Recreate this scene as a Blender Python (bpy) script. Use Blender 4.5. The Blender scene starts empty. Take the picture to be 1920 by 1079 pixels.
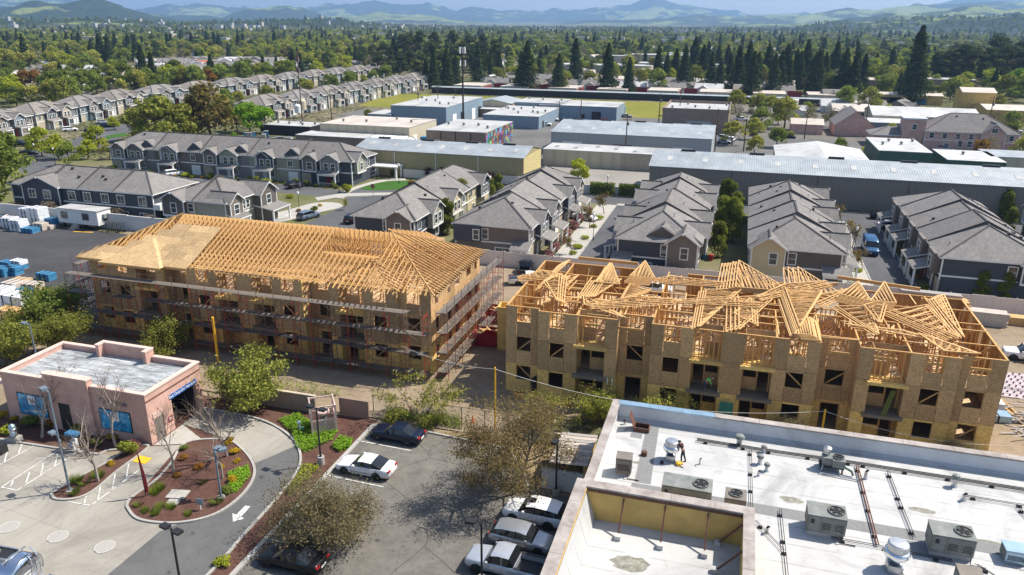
import bpy, math, random
import numpy as np
from mathutils import Vector, Matrix
rad = math.radians
SC = bpy.context.scene
COL = SC.collection
PI = math.pi

# ---------------------------------------------------------------- camera, sky, sun, exposure
cam = bpy.data.cameras.new('camera'); camo = bpy.data.objects.new('camera', cam); COL.objects.link(camo)
camo.location = (0, 0, 35); camo.rotation_euler = (rad(70.6355), rad(-0.3627), rad(16.5973))
cam.sensor_width = 36; cam.lens = 36 * 1424.4 / 1920; cam.clip_start = 0.5; cam.clip_end = 60000
SC.camera = camo
SUN_EL, SUN_AZ = rad(53), rad(33)          # where the light comes from: elevation, angle from +X towards +Y
W = bpy.data.worlds.new('World'); SC.world = W; W.use_nodes = True
wn = W.node_tree.nodes; bg = wn['Background']
sky = wn.new('ShaderNodeTexSky'); sky.sky_type = 'NISHITA'; sky.sun_disc = False
sky.sun_elevation = SUN_EL; sky.sun_rotation = PI / 2 - SUN_AZ
sky.altitude = 60; sky.air_density = 1.0; sky.dust_density = 1.4; sky.ozone_density = 1.3
W.node_tree.links.new(sky.outputs[0], bg.inputs[0]); bg.inputs[1].default_value = 0.112
sl = bpy.data.lights.new('sun', 'SUN'); slo = bpy.data.objects.new('sun', sl); COL.objects.link(slo)
sl.energy = 5.0; sl.angle = rad(0.53); sl.color = (1.0, 0.935, 0.83)
sd = Vector((math.cos(SUN_EL) * math.cos(SUN_AZ), math.cos(SUN_EL) * math.sin(SUN_AZ), math.sin(SUN_EL)))
slo.rotation_euler = sd.to_track_quat('Z', 'Y').to_euler(); slo.location = (60, 60, 120)
SC.view_settings.view_transform = 'Standard'; SC.view_settings.look = 'None'
SC.view_settings.exposure = 0.55; SC.view_settings.gamma = 1; SC.view_settings.use_curve_mapping = False
SC.render.engine = 'CYCLES'
SC.cycles.max_bounces = 6; SC.cycles.diffuse_bounces = 3; SC.cycles.glossy_bounces = 2; SC.cycles.transparent_max_bounces = 6
SC.cycles.volume_bounces = 1; SC.cycles.caustics_reflective = False; SC.cycles.caustics_refractive = False

# ---------------------------------------------------------------- mesh helper
class MB:
    def __init__(s): s.v = []; s.f = []; s.i = []; s.k = 0
    def add(s, vs, fs):
        n = len(s.v); s.v += [tuple(p) for p in vs]; s.f += [tuple(a + n for a in f) for f in fs]; s.i += [s.k] * len(fs)
        return s
    def box(s, x0, y0, z0, x1, y1, z1):
        return s.add([(x0,y0,z0),(x1,y0,z0),(x1,y1,z0),(x0,y1,z0),(x0,y0,z1),(x1,y0,z1),(x1,y1,z1),(x0,y1,z1)],
                     [(0,3,2,1),(4,5,6,7),(0,1,5,4),(1,2,6,5),(2,3,7,6),(3,0,4,7)])
    def beam(s, p, q, w, h, up=(0,0,1)):
        p = Vector(p); q = Vector(q); d = q - p
        if d.length < 1e-6: return s
        d.normalize(); a = d.cross(Vector(up))
        if a.length < 1e-3: a = d.cross(Vector((0,1,0)))
        a.normalize(); b = a.cross(d); a = a * (w/2); b = b * (h/2)
        return s.add([p-a-b,p+a-b,p+a+b,p-a+b,q-a-b,q+a-b,q+a+b,q-a+b],
                     [(0,1,2,3),(4,7,6,5),(0,4,5,1),(1,5,6,2),(2,6,7,3),(3,7,4,0)])
    def poly(s, pts): return s.add(pts, [tuple(range(len(pts)))])
    def prism(s, pts, z0, z1):
        n = len(pts); vs = [(p[0],p[1],z0) for p in pts] + [(p[0],p[1],z1) for p in pts]
        fs = [tuple(range(n-1,-1,-1)), tuple(range(n,2*n))] + [(i,(i+1)%n,(i+1)%n+n,i+n) for i in range(n)]
        return s.add(vs, fs)
    def slab(s, pts, t):                      # a 3-D polygon given thickness straight down
        n = len(pts); vs = [tuple(p) for p in pts] + [(p[0],p[1],p[2]-t) for p in pts]
        fs = [tuple(range(n)), tuple(range(2*n-1,n-1,-1))] + [(i,i+n,(i+1)%n+n,(i+1)%n) for i in range(n)]
        return s.add(vs, fs)
    def tube(s, pts, rs, n=6, cap=True):
        pts = [Vector(p) for p in pts]
        if not hasattr(rs, '__len__'): rs = [rs]*len(pts)
        vs = []; m = len(pts)
        for j, p in enumerate(pts):
            d = (pts[min(j+1,m-1)] - pts[max(j-1,0)])
            d = d.normalized() if d.length > 1e-9 else Vector((0,0,1))
            a = d.cross(Vector((0.31,0.17,0.93)) if abs(d.z) < .95 else Vector((1,0,0))); a.normalize(); b = d.cross(a)
            for k in range(n):
                t = 2*PI*k/n; vs.append(p + a*(rs[j]*math.cos(t)) + b*(rs[j]*math.sin(t)))
        fs = [(j*n+k, j*n+(k+1)%n, (j+1)*n+(k+1)%n, (j+1)*n+k) for j in range(m-1) for k in range(n)]
        if cap: fs += [tuple(range(n-1,-1,-1)), tuple(range((m-1)*n, m*n))]
        return s.add(vs, fs)
    def lathe(s, prof, n=12, c=(0,0,0)):      # profile of (r, z)
        vs = []; m = len(prof)
        for r, z in prof:
            for k in range(n):
                t = 2*PI*k/n; vs.append((c[0]+r*math.cos(t), c[1]+r*math.sin(t), c[2]+z))
        fs = [(j*n+k, j*n+(k+1)%n, (j+1)*n+(k+1)%n, (j+1)*n+k) for j in range(m-1) for k in range(n)]
        fs += [tuple(range(n-1,-1,-1)), tuple(range((m-1)*n, m*n))]
        return s.add(vs, fs)
    def mesh(s, name, mats, smooth=False):
        me = bpy.data.meshes.new(name); me.from_pydata(s.v, [], s.f)
        for m in (mats if isinstance(mats, (list, tuple)) else [mats]): me.materials.append(m)
        if any(s.i): me.polygons.foreach_set('material_index', s.i)
        if smooth: me.polygons.foreach_set('use_smooth', [True]*len(me.polygons))
        me.update(); return me

def obj(name, me, mats=None, parent=None, loc=(0,0,0), rz=0.0, smooth=False, label=None, stuff=False):
    if isinstance(me, MB): me = me.mesh(name, mats, smooth)
    o = bpy.data.objects.new(name, me); COL.objects.link(o); o.location = loc
    if rz: o.rotation_euler = (0,0,rz)
    if parent: o.parent = parent
    if label: o['label'] = label
    if stuff: o['kind'] = 'stuff'
    return o
def tag(o, label, cat, group=None):
    o['label'] = label; o['category'] = cat
    if group: o['group'] = group
    return o
def thing(name, label, cat, loc=(0,0,0), rz=0.0, group=None):
    o = bpy.data.objects.new(name, None); COL.objects.link(o); o.location = loc; o.empty_display_size = .2
    if rz: o.rotation_euler = (0,0,rz)
    return tag(o, label, cat, group)
def struct(name, me, mats=None, **k):
    o = obj(name, me, mats, **k); o['kind'] = 'structure'; return o
def stuff(name, me, mats=None, label=None, **k):
    o = obj(name, me, mats, **k); o['kind'] = 'stuff'
    if label: o['label'] = label
    return o
def dup(root, loc, rz=None, label=None, group=None, scale=None):
    r = root.copy(); COL.objects.link(r); r.location = (*loc, 0)[:3]
    if rz is not None: r.rotation_euler = (0,0,rz)
    if scale is not None: r.scale = (scale if hasattr(scale,'__len__') else (scale,)*3)
    if label: r['label'] = label
    if group: r['group'] = group
    for ch in list(root.children):
        c = ch.copy(); COL.objects.link(c); c.parent = r
        for g in ch.children:
            d = g.copy(); COL.objects.link(d); d.parent = c
    return r

# ---------------------------------------------------------------- materials
def node(t, typ, props=None, **ins):
    n = t.nodes.new(typ)
    for k, v in (props or {}).items(): setattr(n, k, v)
    for k, v in ins.items():
        key = int(k[1:]) if k[0] == '_' else k.replace('_', ' ')
        s = n.inputs[key]
        if isinstance(v, bpy.types.NodeSocket): t.links.new(v, s)
        else: s.default_value = v
    return n
def c4(c, k=1.0): return (min(c[0]*k,1), min(c[1]*k,1), min(c[2]*k,1), 1)
def newmat(name):
    m = bpy.data.materials.new(name); m.use_nodes = True; t = m.node_tree
    b = t.nodes['Principled BSDF']; return m, t, b
def ramp(t, fac, stops):
    n = t.nodes.new('ShaderNodeValToRGB'); t.links.new(fac, n.inputs[0]); e = n.color_ramp.elements
    while len(e) < len(stops): e.new(0.5)
    for el, (p, c) in zip(e, stops): el.position = p; el.color = c if len(c) == 4 else (*c, 1)
    return n.outputs[0]
def mix(t, fac, a, b, mode='MIX'):
    n = t.nodes.new('ShaderNodeMix'); n.data_type = 'RGBA'; n.blend_type = mode
    for s, v in ((n.inputs[0], fac), (n.inputs[6], a), (n.inputs[7], b)):
        if isinstance(v, bpy.types.NodeSocket): t.links.new(v, s)
        elif hasattr(v, '__len__'): s.default_value = v if len(v) == 4 else (*v, 1)
        else: s.default_value = v
    return n.outputs[2]
def objco(t): return node(t, 'ShaderNodeTexCoord').outputs['Object']
def noise(t, co, scale, detail=4, rough=.6, dist=0):
    return node(t, 'ShaderNodeTexNoise', None, Vector=co, Scale=scale, Detail=detail, Roughness=rough, Distortion=dist).outputs[0]
def bump(t, b, h, strength, dist=.02):
    n = node(t, 'ShaderNodeBump', None, Height=h, Strength=strength, Distance=dist); t.links.new(n.outputs[0], b.inputs['Normal'])
def mat(name, c, rough=.8, var=.14, sc=1.5, metal=0.0, bmp=0.0, bsc=20, c2=None, rnd=0.0, spec=.3, lo=.35, hi=.65, coat=0.0):
    m, t, b = newmat(name); co = objco(t)
    f = noise(t, co, sc, 5, .65)
    col = ramp(t, f, [(lo, c4(c, 1-var)), (hi, c4(c2, 1) if c2 else c4(c, 1+var))])
    if rnd:
        r = node(t, 'ShaderNodeObjectInfo').outputs['Random']
        k = node(t, 'ShaderNodeMapRange', None, Value=r, To_Min=1-rnd, To_Max=1+rnd).outputs[0]
        col = mix(t, 1.0, col, k, 'MULTIPLY')
    t.links.new(col, b.inputs['Base Color']); b.inputs['Roughness'].default_value = rough
    b.inputs['Metallic'].default_value = metal; b.inputs['Specular IOR Level'].default_value = spec
    b.inputs['Coat Weight'].default_value = coat
    if bmp: bump(t, b, noise(t, co, bsc, 3), bmp)
    return m
def leafmat(name, c, c2, trans=.32, rnd=.2):
    m = bpy.data.materials.new(name); m.use_nodes = True; t = m.node_tree; t.nodes.clear()
    isl = node(t, 'ShaderNodeNewGeometry').outputs['Random Per Island']
    col = ramp(t, isl, [(0, c4(c)), (1, c4(c2))])
    r = node(t, 'ShaderNodeObjectInfo').outputs['Random']
    k = node(t, 'ShaderNodeMapRange', None, Value=r, To_Min=1-rnd, To_Max=1+rnd).outputs[0]
    col = mix(t, 1.0, col, k, 'MULTIPLY')
    d = node(t, 'ShaderNodeBsdfDiffuse', None, Color=col); tr = node(t, 'ShaderNodeBsdfTranslucent', None, Color=mix(t, .35, col, (.25,.35,.03,1)))
    mx = node(t, 'ShaderNodeMixShader', None, _0=trans, _1=d.outputs[0], _2=tr.outputs[0])
    o = node(t, 'ShaderNodeOutputMaterial', None, Surface=mx.outputs[0]); return m

def asphalt(name, c, crack=.5, patch=1.0, light=(.12,.115,.105)):
    m, t, b = newmat(name); co = objco(t)
    big = noise(t, co, .07, 6, .65, .4); mid = noise(t, co, .9, 5, .7); fine = noise(t, co, 18, 2)
    col = ramp(t, big, [(.36, c4(c, .82)), (.66, c4(light))])
    col = mix(t, .35*patch, col, ramp(t, mid, [(.35, c4(c,.6)), (.7, c4(light,1.15))]))
    col = mix(t, .25, col, ramp(t, fine, [(.3, c4(c,.5)), (.7, c4(light,1.3))]))
    if crack:
        wv = node(t, 'ShaderNodeTexNoise', None, Vector=co, Scale=.5, Detail=4.0).outputs['Color']
        w = mix(t, .25, co, wv, 'ADD')
        v = node(t, 'ShaderNodeTexVoronoi', {'feature': 'DISTANCE_TO_EDGE'}, Vector=w, Scale=.2).outputs['Distance']
        v2 = node(t, 'ShaderNodeTexVoronoi', {'feature': 'DISTANCE_TO_EDGE'}, Vector=w, Scale=.55).outputs['Distance']
        l = ramp(t, v, [(.0, (1,1,1)), (.011, (0,0,0))]); l2 = ramp(t, v2, [(.0, (1,1,1)), (.014, (0,0,0))])
        msk = ramp(t, noise(t, co, .11, 3), [(.45, (0,0,0)), (.6, (1,1,1))])
        l = mix(t, 1.0, l, mix(t, 1.0, l2, msk, 'MULTIPLY'), 'ADD')
        k = node(t, 'ShaderNodeMath', {'operation': 'MULTIPLY'}, _0=l, _1=crack).outputs[0]
        col = mix(t, k, col, c4(c, .35))
    col = mix(t, ramp(t, noise(t, co, 1.3, 3, .5), [(.66,(0,0,0)),(.74,(.75,.75,.75))]), col, c4(c, .45))
    t.links.new(col, b.inputs['Base Color']); b.inputs['Roughness'].default_value = .9; b.inputs['Specular IOR Level'].default_value = .2
    bump(t, b, fine, .25, .01); return m
def concrete(name, c, joint=0.0, stain=.5, ang=0.0):
    m, t, b = newmat(name); co = objco(t)
    big = noise(t, co, .13, 6, .7, .6); fine = noise(t, co, 6, 4)
    col = ramp(t, big, [(.38, c4(c, 1-.45*stain)), (.55, c4(c, .95)), (.72, c4(c, 1.12))])
    col = mix(t, .25, col, ramp(t, fine, [(.3, c4(c,.75)), (.7, c4(c,1.15))]))
    if joint:
        mp = node(t, 'ShaderNodeMapping', None, Vector=co, Rotation=(0,0,ang)).outputs[0]
        br = node(t, 'ShaderNodeTexBrick', {'offset': 0.0}, Vector=mp, Scale=1.0, Color1=(0,0,0,1), Color2=(0,0,0,1), Mortar=(1,1,1,1), Mortar_Size=.03, Brick_Width=joint, Row_Height=joint).outputs[0]
        col = mix(t, mix(t, .5, (0,0,0,1), br), col, c4(c, .45))
    t.links.new(col, b.inputs['Base Color']); b.inputs['Roughness'].default_value = .85
    return m
def osb(name, c):
    m, t, b = newmat(name); co = objco(t)
    v = node(t, 'ShaderNodeTexVoronoi', None, Vector=node(t,'ShaderNodeMapping',None,Vector=co,Scale=(1,1,1.6)).outputs[0], Scale=9.0, Randomness=1.0).outputs['Color']
    s = node(t, 'ShaderNodeSeparateColor', None, Color=v).outputs[0]
    col = ramp(t, s, [(0, c4(c,.6)), (.5, c4(c)), (1, c4(c,1.4))])
    col = mix(t, .4, col, ramp(t, noise(t, co, .8, 4), [(.35, c4(c,.8)), (.65, c4(c,1.2))]))
    r = node(t, 'ShaderNodeObjectInfo').outputs['Random']
    k = node(t, 'ShaderNodeMapRange', None, Value=r, To_Min=.74, To_Max=1.18).outputs[0]
    t.links.new(mix(t, 1.0, col, k, 'MULTIPLY'), b.inputs['Base Color']); b.inputs['Roughness'].default_value = .75; return m
def wood(name, c, rnd=.2, sc=(2,2,.3)):
    m, t, b = newmat(name); co = objco(t)
    mp = node(t, 'ShaderNodeMapping', None, Vector=co, Scale=sc).outputs[0]
    isl = node(t, 'ShaderNodeNewGeometry').outputs['Random Per Island']
    col = ramp(t, isl, [(0, c4(c,1-rnd)), (1, c4(c,1+rnd))])
    col = mix(t, .3, col, ramp(t, noise(t, mp, 4, 4), [(.35, c4(c,.75)), (.65, c4(c,1.2))]))
    t.links.new(col, b.inputs['Base Color']); b.inputs['Roughness'].default_value = .7; return m
def shingle(name, c):
    m, t, b = newmat(name); co = objco(t)
    br = node(t, 'ShaderNodeTexBrick', {'offset': .5}, Vector=node(t,'ShaderNodeMapping',None,Vector=co,Rotation=(.35,.2,0)).outputs[0], Scale=1.0, Color1=c4(c,.75), Color2=c4(c,1.3), Mortar=c4(c,.6), Mortar_Size=.015, Brick_Width=.5, Row_Height=.25).outputs[0]
    col = mix(t, .5, br, ramp(t, noise(t, co, .35, 6, .7), [(.35, c4(c,.85)), (.65, c4(c,1.18))]))
    r = node(t, 'ShaderNodeObjectInfo').outputs['Random']
    k = node(t, 'ShaderNodeMapRange', None, Value=r, To_Min=.9, To_Max=1.1).outputs[0]
    t.links.new(mix(t, 1.0, col, k, 'MULTIPLY'), b.inputs['Base Color']); b.inputs['Roughness'].default_value = .9; b.inputs['Specular IOR Level'].default_value = .15
    bump(t, b, noise(t, co, 9, 3), .4, .03); return m
def ribbed(name, c, period=.3, axis=0, rough=.45, metal=.2, var=.1, c2=None, depth=.04):
    m, t, b = newmat(name); co = objco(t)
    sep = node(t, 'ShaderNodeSeparateXYZ', None, Vector=co)
    w = node(t, 'ShaderNodeMath', {'operation': 'PINGPONG'}, _0=sep.outputs[axis], _1=period/2).outputs[0]
    k = node(t, 'ShaderNodeMapRange', None, Value=w, From_Max=period/2).outputs[0]
    col = ramp(t, noise(t, node(t,'ShaderNodeMapping',None,Vector=co,Scale=(1,1,1)).outputs[0], .25, 6, .7), [(.35, c4(c,1-var)), (.65, c4(c2 or c,1+var))])
    col = mix(t, .35, col, ramp(t, k, [(.1, c4(c,.7)), (.5, c4(c,1.1))]))
    t.links.new(col, b.inputs['Base Color']); b.inputs['Roughness'].default_value = rough; b.inputs['Metallic'].default_value = metal
    bump(t, b, k, .6, depth); return m
def siding(name, c):
    m, t, b = newmat(name); co = objco(t)
    z = node(t, 'ShaderNodeSeparateXYZ', None, Vector=co).outputs[2]
    w = node(t, 'ShaderNodeMath', {'operation': 'WRAP'}, _0=z, _1=.18, _2=0.0).outputs[0]
    k = node(t, 'ShaderNodeMapRange', None, Value=w, From_Max=.18).outputs[0]
    col = mix(t, .3, ramp(t, noise(t, co, .6, 4), [(.35, c4(c,.92)), (.65, c4(c,1.08))]), ramp(t, k, [(.0, c4(c,.6)), (.2, c4(c,1.05))]))
    t.links.new(col, b.inputs['Base Color']); b.inputs['Roughness'].default_value = .7; bump(t, b, k, .4, .02); return m
def paint(name, c, rough=.25, metal=0.0, flake=.0):
    m, t, b = newmat(name); b.inputs['Base Color'].default_value = c4(c); b.inputs['Roughness'].default_value = rough
    b.inputs['Metallic'].default_value = metal; b.inputs['Coat Weight'].default_value = .3; b.inputs['Specular IOR Level'].default_value = .3; b.inputs['Coat Roughness'].default_value = .05
    f = noise(t, objco(t), 3, 3)
    t.links.new(ramp(t, f, [(.3, c4(c,.93)), (.7, c4(c,1.05))]), b.inputs['Base Color'])
    return m
def membrane(name, c, dirty=.6):
    m, t, b = newmat(name); co = objco(t)
    big = noise(t, co, .16, 7, .72, .8); mid = noise(t, co, .9, 5, .7, .5)
    col = ramp(t, big, [(.33, c4(c, 1-.45*min(dirty,1))), (.5, c4(c,.93)), (.66, c4(c,1.06))])
    spots = ramp(t, mid, [(.56, (0,0,0)), (.76, (1,1,1))]); col = mix(t, mix(t, .5*dirty, (0,0,0,1), spots), col, (c[0]*.55,c[1]*.5,c[2]*.42,1))
    sep = node(t, 'ShaderNodeSeparateXYZ', None, Vector=mix(t, .04, co, node(t,'ShaderNodeTexNoise',None,Vector=co,Scale=.8).outputs['Color'], 'ADD'))
    w = node(t, 'ShaderNodeMath', {'operation': 'WRAP'}, _0=sep.outputs[1], _1=1.85, _2=0.0).outputs[0]
    l = ramp(t, w, [(.0, (1,1,1)), (.09, (1,1,1)), (.13, (0,0,0))]); brk = ramp(t, noise(t, co, .7, 4), [(.4, (0,0,0)), (.55, (1,1,1))])
    col = mix(t, mix(t, .6, (0,0,0,1), mix(t,1.0,l,brk,'MULTIPLY')), col, (c[0]*.55,c[1]*.53,c[2]*.5,1))
    t.links.new(col, b.inputs['Base Color']); b.inputs['Roughness'].default_value = .6; bump(t, b, mid, .15, .03); return m
def weathered():
    m, t, b = newmat('weathered roof'); co = objco(t)
    st = noise(t, node(t,'ShaderNodeMapping',None,Vector=co,Scale=(.35,1.6,1)).outputs[0], 1.1, 7, .75, .6)
    col = ramp(t, st, [(.36,(.13,.14,.145)),(.48,(.3,.32,.33)),(.62,(.5,.52,.53))])
    br = node(t, 'ShaderNodeTexBrick', {'offset': .5}, Vector=node(t,'ShaderNodeMapping',None,Vector=mix(t,.06,co,node(t,'ShaderNodeTexNoise',None,Vector=co,Scale=2.0).outputs['Color'],'ADD')).outputs[0], Scale=1.0, Color1=(0,0,0,1), Color2=(0,0,0,1), Mortar=(1,1,1,1), Mortar_Size=.035, Brick_Width=1.7, Row_Height=.9).outputs[0]
    t.links.new(mix(t, mix(t, .7, (0,0,0,1), br), col, (.1,.1,.1,1)), b.inputs['Base Color']); b.inputs['Roughness'].default_value = .7; return m
def mulch(name, c, c2):
    m, t, b = newmat(name); co = objco(t)
    v = node(t, 'ShaderNodeTexVoronoi', None, Vector=co, Scale=14.0).outputs['Color']
    s = node(t, 'ShaderNodeSeparateColor', None, Color=v).outputs[0]
    col = mix(t, .45, ramp(t, s, [(0, c4(c,.45)), (1, c4(c,1.6))]), ramp(t, noise(t, co, .6, 5), [(.38, c4(c)), (.66, c4(c2))]))
    t.links.new(col, b.inputs['Base Color']); b.inputs['Roughness'].default_value = .95; b.inputs['Specular IOR Level'].default_value = .1
    bump(t, b, s, .6, .05); return m
def groundmat(name, stops, s1=.02, s2=.4, mixk=.4, bmp=.3):
    m, t, b = newmat(name); co = objco(t)
    a = ramp(t, noise(t, co, s1, 7, .7, .7), stops); d = ramp(t, noise(t, co, s2, 6, .75), stops)
    t.links.new(mix(t, mixk, a, d), b.inputs['Base Color']); b.inputs['Roughness'].default_value = .95; b.inputs['Specular IOR Level'].default_value = .1
    bump(t, b, noise(t, co, 3, 4), bmp, .1); return m
def glass(name, c=(.03,.045,.05), rough=.06):
    m, t, b = newmat(name); b.inputs['Roughness'].default_value = rough; b.inputs['Specular IOR Level'].default_value = .8
    f = noise(t, objco(t), .8, 2); t.links.new(ramp(t, f, [(.35, c4(c,.7)), (.65, c4(c,1.5))]), b.inputs['Base Color']); return m

ORD = 'first second third fourth fifth sixth seventh eighth ninth tenth eleventh twelfth thirteenth fourteenth fifteenth sixteenth seventeenth eighteenth nineteenth twentieth'.split(); ORD += ['twenty-'+w for w in ORD[:9]]+['thirtieth']
M = {}
M['lot'] = asphalt('lot asphalt', (.1,.094,.084), .7, 1.3, (.2,.188,.163))
M['drive'] = asphalt('drive asphalt', (.105,.106,.107), .12, .7, (.155,.154,.15))
M['road'] = asphalt('road asphalt', (.085,.088,.095), .15, .5, (.13,.132,.138))
M['yard'] = asphalt('yard asphalt', (.1,.098,.095), .3, .9, (.19,.185,.175))
M['newasphalt'] = asphalt('new asphalt', (.05,.05,.053), 0, .7, (.085,.085,.09))
M['conc'] = concrete('pale concrete', (.42,.40,.36), 1.5, .35)
M['pad'] = concrete('forecourt concrete', (.34,.315,.27), 4.2, 1.0, .12)
M['kerb'] = concrete('kerb concrete', (.4,.385,.35), 0, .5)
M['white'] = mat('white paint', (.78,.78,.76), .6, .06)
M['line'] = mat('road paint', (.33,.33,.31), .7, .2, 3, c2=(.66,.66,.63), lo=.36, hi=.5)
M['yellow'] = mat('yellow paint', (.75,.42,.03), .6, .12)
M['dirt'] = groundmat('bare dirt', [(.3,(.17,.125,.085)),(.5,(.27,.21,.145)),(.72,(.36,.29,.21))], .06, .8, .5, .6)
M['mulch'] = mulch('red bark mulch', (.095,.047,.037), (.155,.095,.07))
M['lawn'] = groundmat('lawn grass', [(.3,(.03,.085,.015)),(.7,(.06,.14,.025))], .3, 6, .5)
M['field'] = groundmat('field grass', [(.3,(.1,.13,.02)),(.5,(.19,.19,.03)),(.7,(.25,.21,.07))], .05, .5, .5, .8)
M['land'] = groundmat('land', [(.3,(.05,.065,.03)),(.45,(.12,.13,.05)),(.6,(.2,.175,.11)),(.75,(.1,.1,.08))], .012, .11, .5, .6)
M['osb'] = osb('oriented strand board', (.5,.315,.145))
M['osbroof'] = osb('roof sheathing board', (.54,.365,.18))
M['ply'] = osb('yellow plywood', (.78,.51,.16)); M['scafplank'] = wood('scaffold plank', (.14,.12,.1), .4); M['balc'] = wood('balcony boards', (.2,.165,.12), .3)
M['lumber'] = wood('new lumber', (.57,.345,.135), .34)
M['stud'] = wood('stud lumber', (.58,.32,.1), .3)
M['oldwood'] = wood('grey weathered plank', (.34,.31,.28), .25)
M['deck'] = osb('floor deck board', (.52,.37,.22))
M['shingle'] = shingle('grey shingle', (.2,.188,.178))
M['shingle2'] = shingle('brown grey shingle', (.215,.195,.175))
M['cap'] = mat('ridge cap', (.075,.072,.072), .9)
M['trim'] = mat('white trim', (.74,.74,.72), .6, .05)
M['sid_taupe'] = siding('taupe siding', (.17,.145,.125)); M['sid_navy'] = siding('navy siding', (.05,.06,.078))
M['sid_cream'] = siding('cream siding', (.52,.44,.27)); M['sid_sage'] = siding('sage siding', (.3,.3,.24))
M['sid_grey'] = siding('grey siding', (.2,.2,.195)); M['sid_blue'] = siding('dusty blue siding', (.15,.2,.23)); M['sid_brown'] = siding('brown siding', (.11,.095,.085))
M['sid_tan'] = siding('tan siding', (.4,.35,.26)); M['sid_white'] = siding('white siding', (.62,.61,.58))
M['glass'] = glass('window glass'); M['carglass'] = glass('car glass', (.012,.014,.016), .03)
M['green_glass'] = glass('pale blind glass', (.1,.15,.15), .15)
M['black'] = mat('black rubber', (.02,.02,.021), .7); M['dark'] = mat('dark metal', (.035,.035,.038), .5, metal=.3)
M['steel'] = mat('galvanised steel', (.5,.51,.52), .4, .12, 3, metal=.8)
M['bright'] = mat('polished steel', (.75,.77,.8), .13, .04, 2, metal=1.0)
M['rust'] = mat('rusty steel', (.13,.06,.04), .8, .3, 4)
M['redsteel'] = mat('red scaffold steel', (.36,.04,.03), .5, .2); M['greysteel'] = mat('grey scaffold steel', (.2,.135,.115), .5, .15, metal=.4)
M['hvac'] = mat('hvac casing', (.17,.185,.17), .55, .12, 1.2, c2=(.25,.26,.245)); M['hvac2'] = mat('brown hvac casing', (.19,.165,.14), .6, .15, 1.5)
M['roofwhite'] = membrane('white roof membrane', (.475,.475,.465), 1.0); M['roofgrey'] = mat('walkway pad', (.21,.21,.21), .9, .1, 4)
M['parwall'] = membrane('parapet lining', (.66,.67,.68), .7)
M['cope'] = mat('brown coping', (.3,.25,.225), .8, .18, .8, c2=(.42,.38,.35)); M['copeblue'] = mat('bare metal coping', (.36,.5,.6), .35, .12, 1, metal=.6)
M['stucco_y'] = mat('ochre stucco', (.53,.36,.12), .9, .14, .5); M['stucco_t'] = mat('tan stucco', (.5,.43,.33), .9, .1, .6)
M['pink'] = mat('pink stucco', (.56,.34,.275), .9, .13, .7, c2=(.63,.4,.325)); M['pinktrim'] = mat('pale pink trim', (.66,.48,.41), .85, .07, .8)
M['oldroof'] = weathered()
M['fence'] = ribbed('pale fence panel', (.68,.62,.57), .3, 0, .7, 0, .06); M['wallwhite'] = mat('white block wall', (.6,.59,.57), .9, .07, .4)
M['metalroof'] = ribbed('ribbed steel roof', (.3,.335,.355), .45, 0, .5, .15, .2, (.37,.4,.41)); M['whY'] = ribbed('ochre ribbed wall', (.36,.30,.15), .6, 0, .6, 0, .05)
M['whT'] = ribbed('taupe ribbed wall', (.2,.18,.155), .6, 0, .6, 0, .05); M['whG'] = ribbed('grey ribbed wall', (.33,.35,.36), .6, 0, .6, 0, .05)
M['whC'] = ribbed('cream wall', (.5,.44,.32), 3, 0, .8, 0, .06); M['whB'] = ribbed('blue grey wall', (.2,.27,.33), .6, 0, .6, 0, .06)
M['flatwhite'] = membrane('white flat roof', (.46,.46,.445), 1); M['flatgrey'] = membrane('grey flat roof', (.5,.5,.49), .8); M['flattan'] = membrane('tan flat roof', (.56,.49,.42), .6)
M['green'] = ribbed('dark green wall', (.035,.1,.07), .5, 0, .6, 0, .08); M['redwall'] = mat('dark red wall', (.26,.03,.035), .7); M['brick'] = mat('brown block wall', (.27,.2,.155), .9, .1, .4)
M['blueplastic'] = mat('blue wrap', (.05,.2,.36), .45, .3, 2); M['whitewrap'] = mat('white wrap', (.66,.68,.7), .4, .14, 2.5); M['redmetal'] = mat('red steel', (.33,.02,.03), .5, .15, 2)
M['skin'] = mat('skin', (.5,.3,.21), .6); M['cloth_dark'] = mat('dark cloth', (.04,.04,.045), .9); M['cloth_red'] = mat('maroon cloth', (.15,.04,.04), .9)
M['cloth_green'] = mat('lime vest', (.2,.75,.12), .8); M['denim'] = mat('denim', (.045,.07,.13), .9); M['helmet'] = mat('white helmet', (.8,.8,.8), .3)
M['bark'] = mat('brown bark', (.11,.075,.05), .95, .3, 6); M['bluesteel'] = mat('blue grey lamp steel', (.15,.19,.23), .5, .1); M['birch'] = mat('pale bark', (.34,.29,.245), .9, .2, 6); M['twig'] = mat('grey twig', (.2,.155,.12), .95, .2, 6); M['pinkbark'] = mat('dark bark', (.07,.05,.04), .95, .3, 6)
L = {}
L['olive'] = leafmat('olive leaf', (.14,.165,.03), (.31,.3,.07)); L['oak'] = leafmat('dark green leaf', (.09,.13,.025), (.22,.25,.06)); L['oakb'] = leafmat('bronze leaf', (.085,.065,.022), (.22,.16,.055))
L['lime'] = leafmat('spring leaf', (.25,.31,.025), (.5,.5,.06), .35); L['redwood'] = leafmat('redwood needle', (.026,.046,.02), (.08,.105,.042), .1); L['pine'] = leafmat('pine needle', (.045,.068,.03), (.115,.14,.06), .12)
L['brown'] = leafmat('dry brown leaf', (.165,.11,.05), (.3,.21,.1)); L['greybush'] = leafmat('grey green leaf', (.13,.105,.055), (.25,.2,.105)); L['purple'] = leafmat('purple leaf', (.05,.012,.02), (.11,.03,.04))
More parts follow.
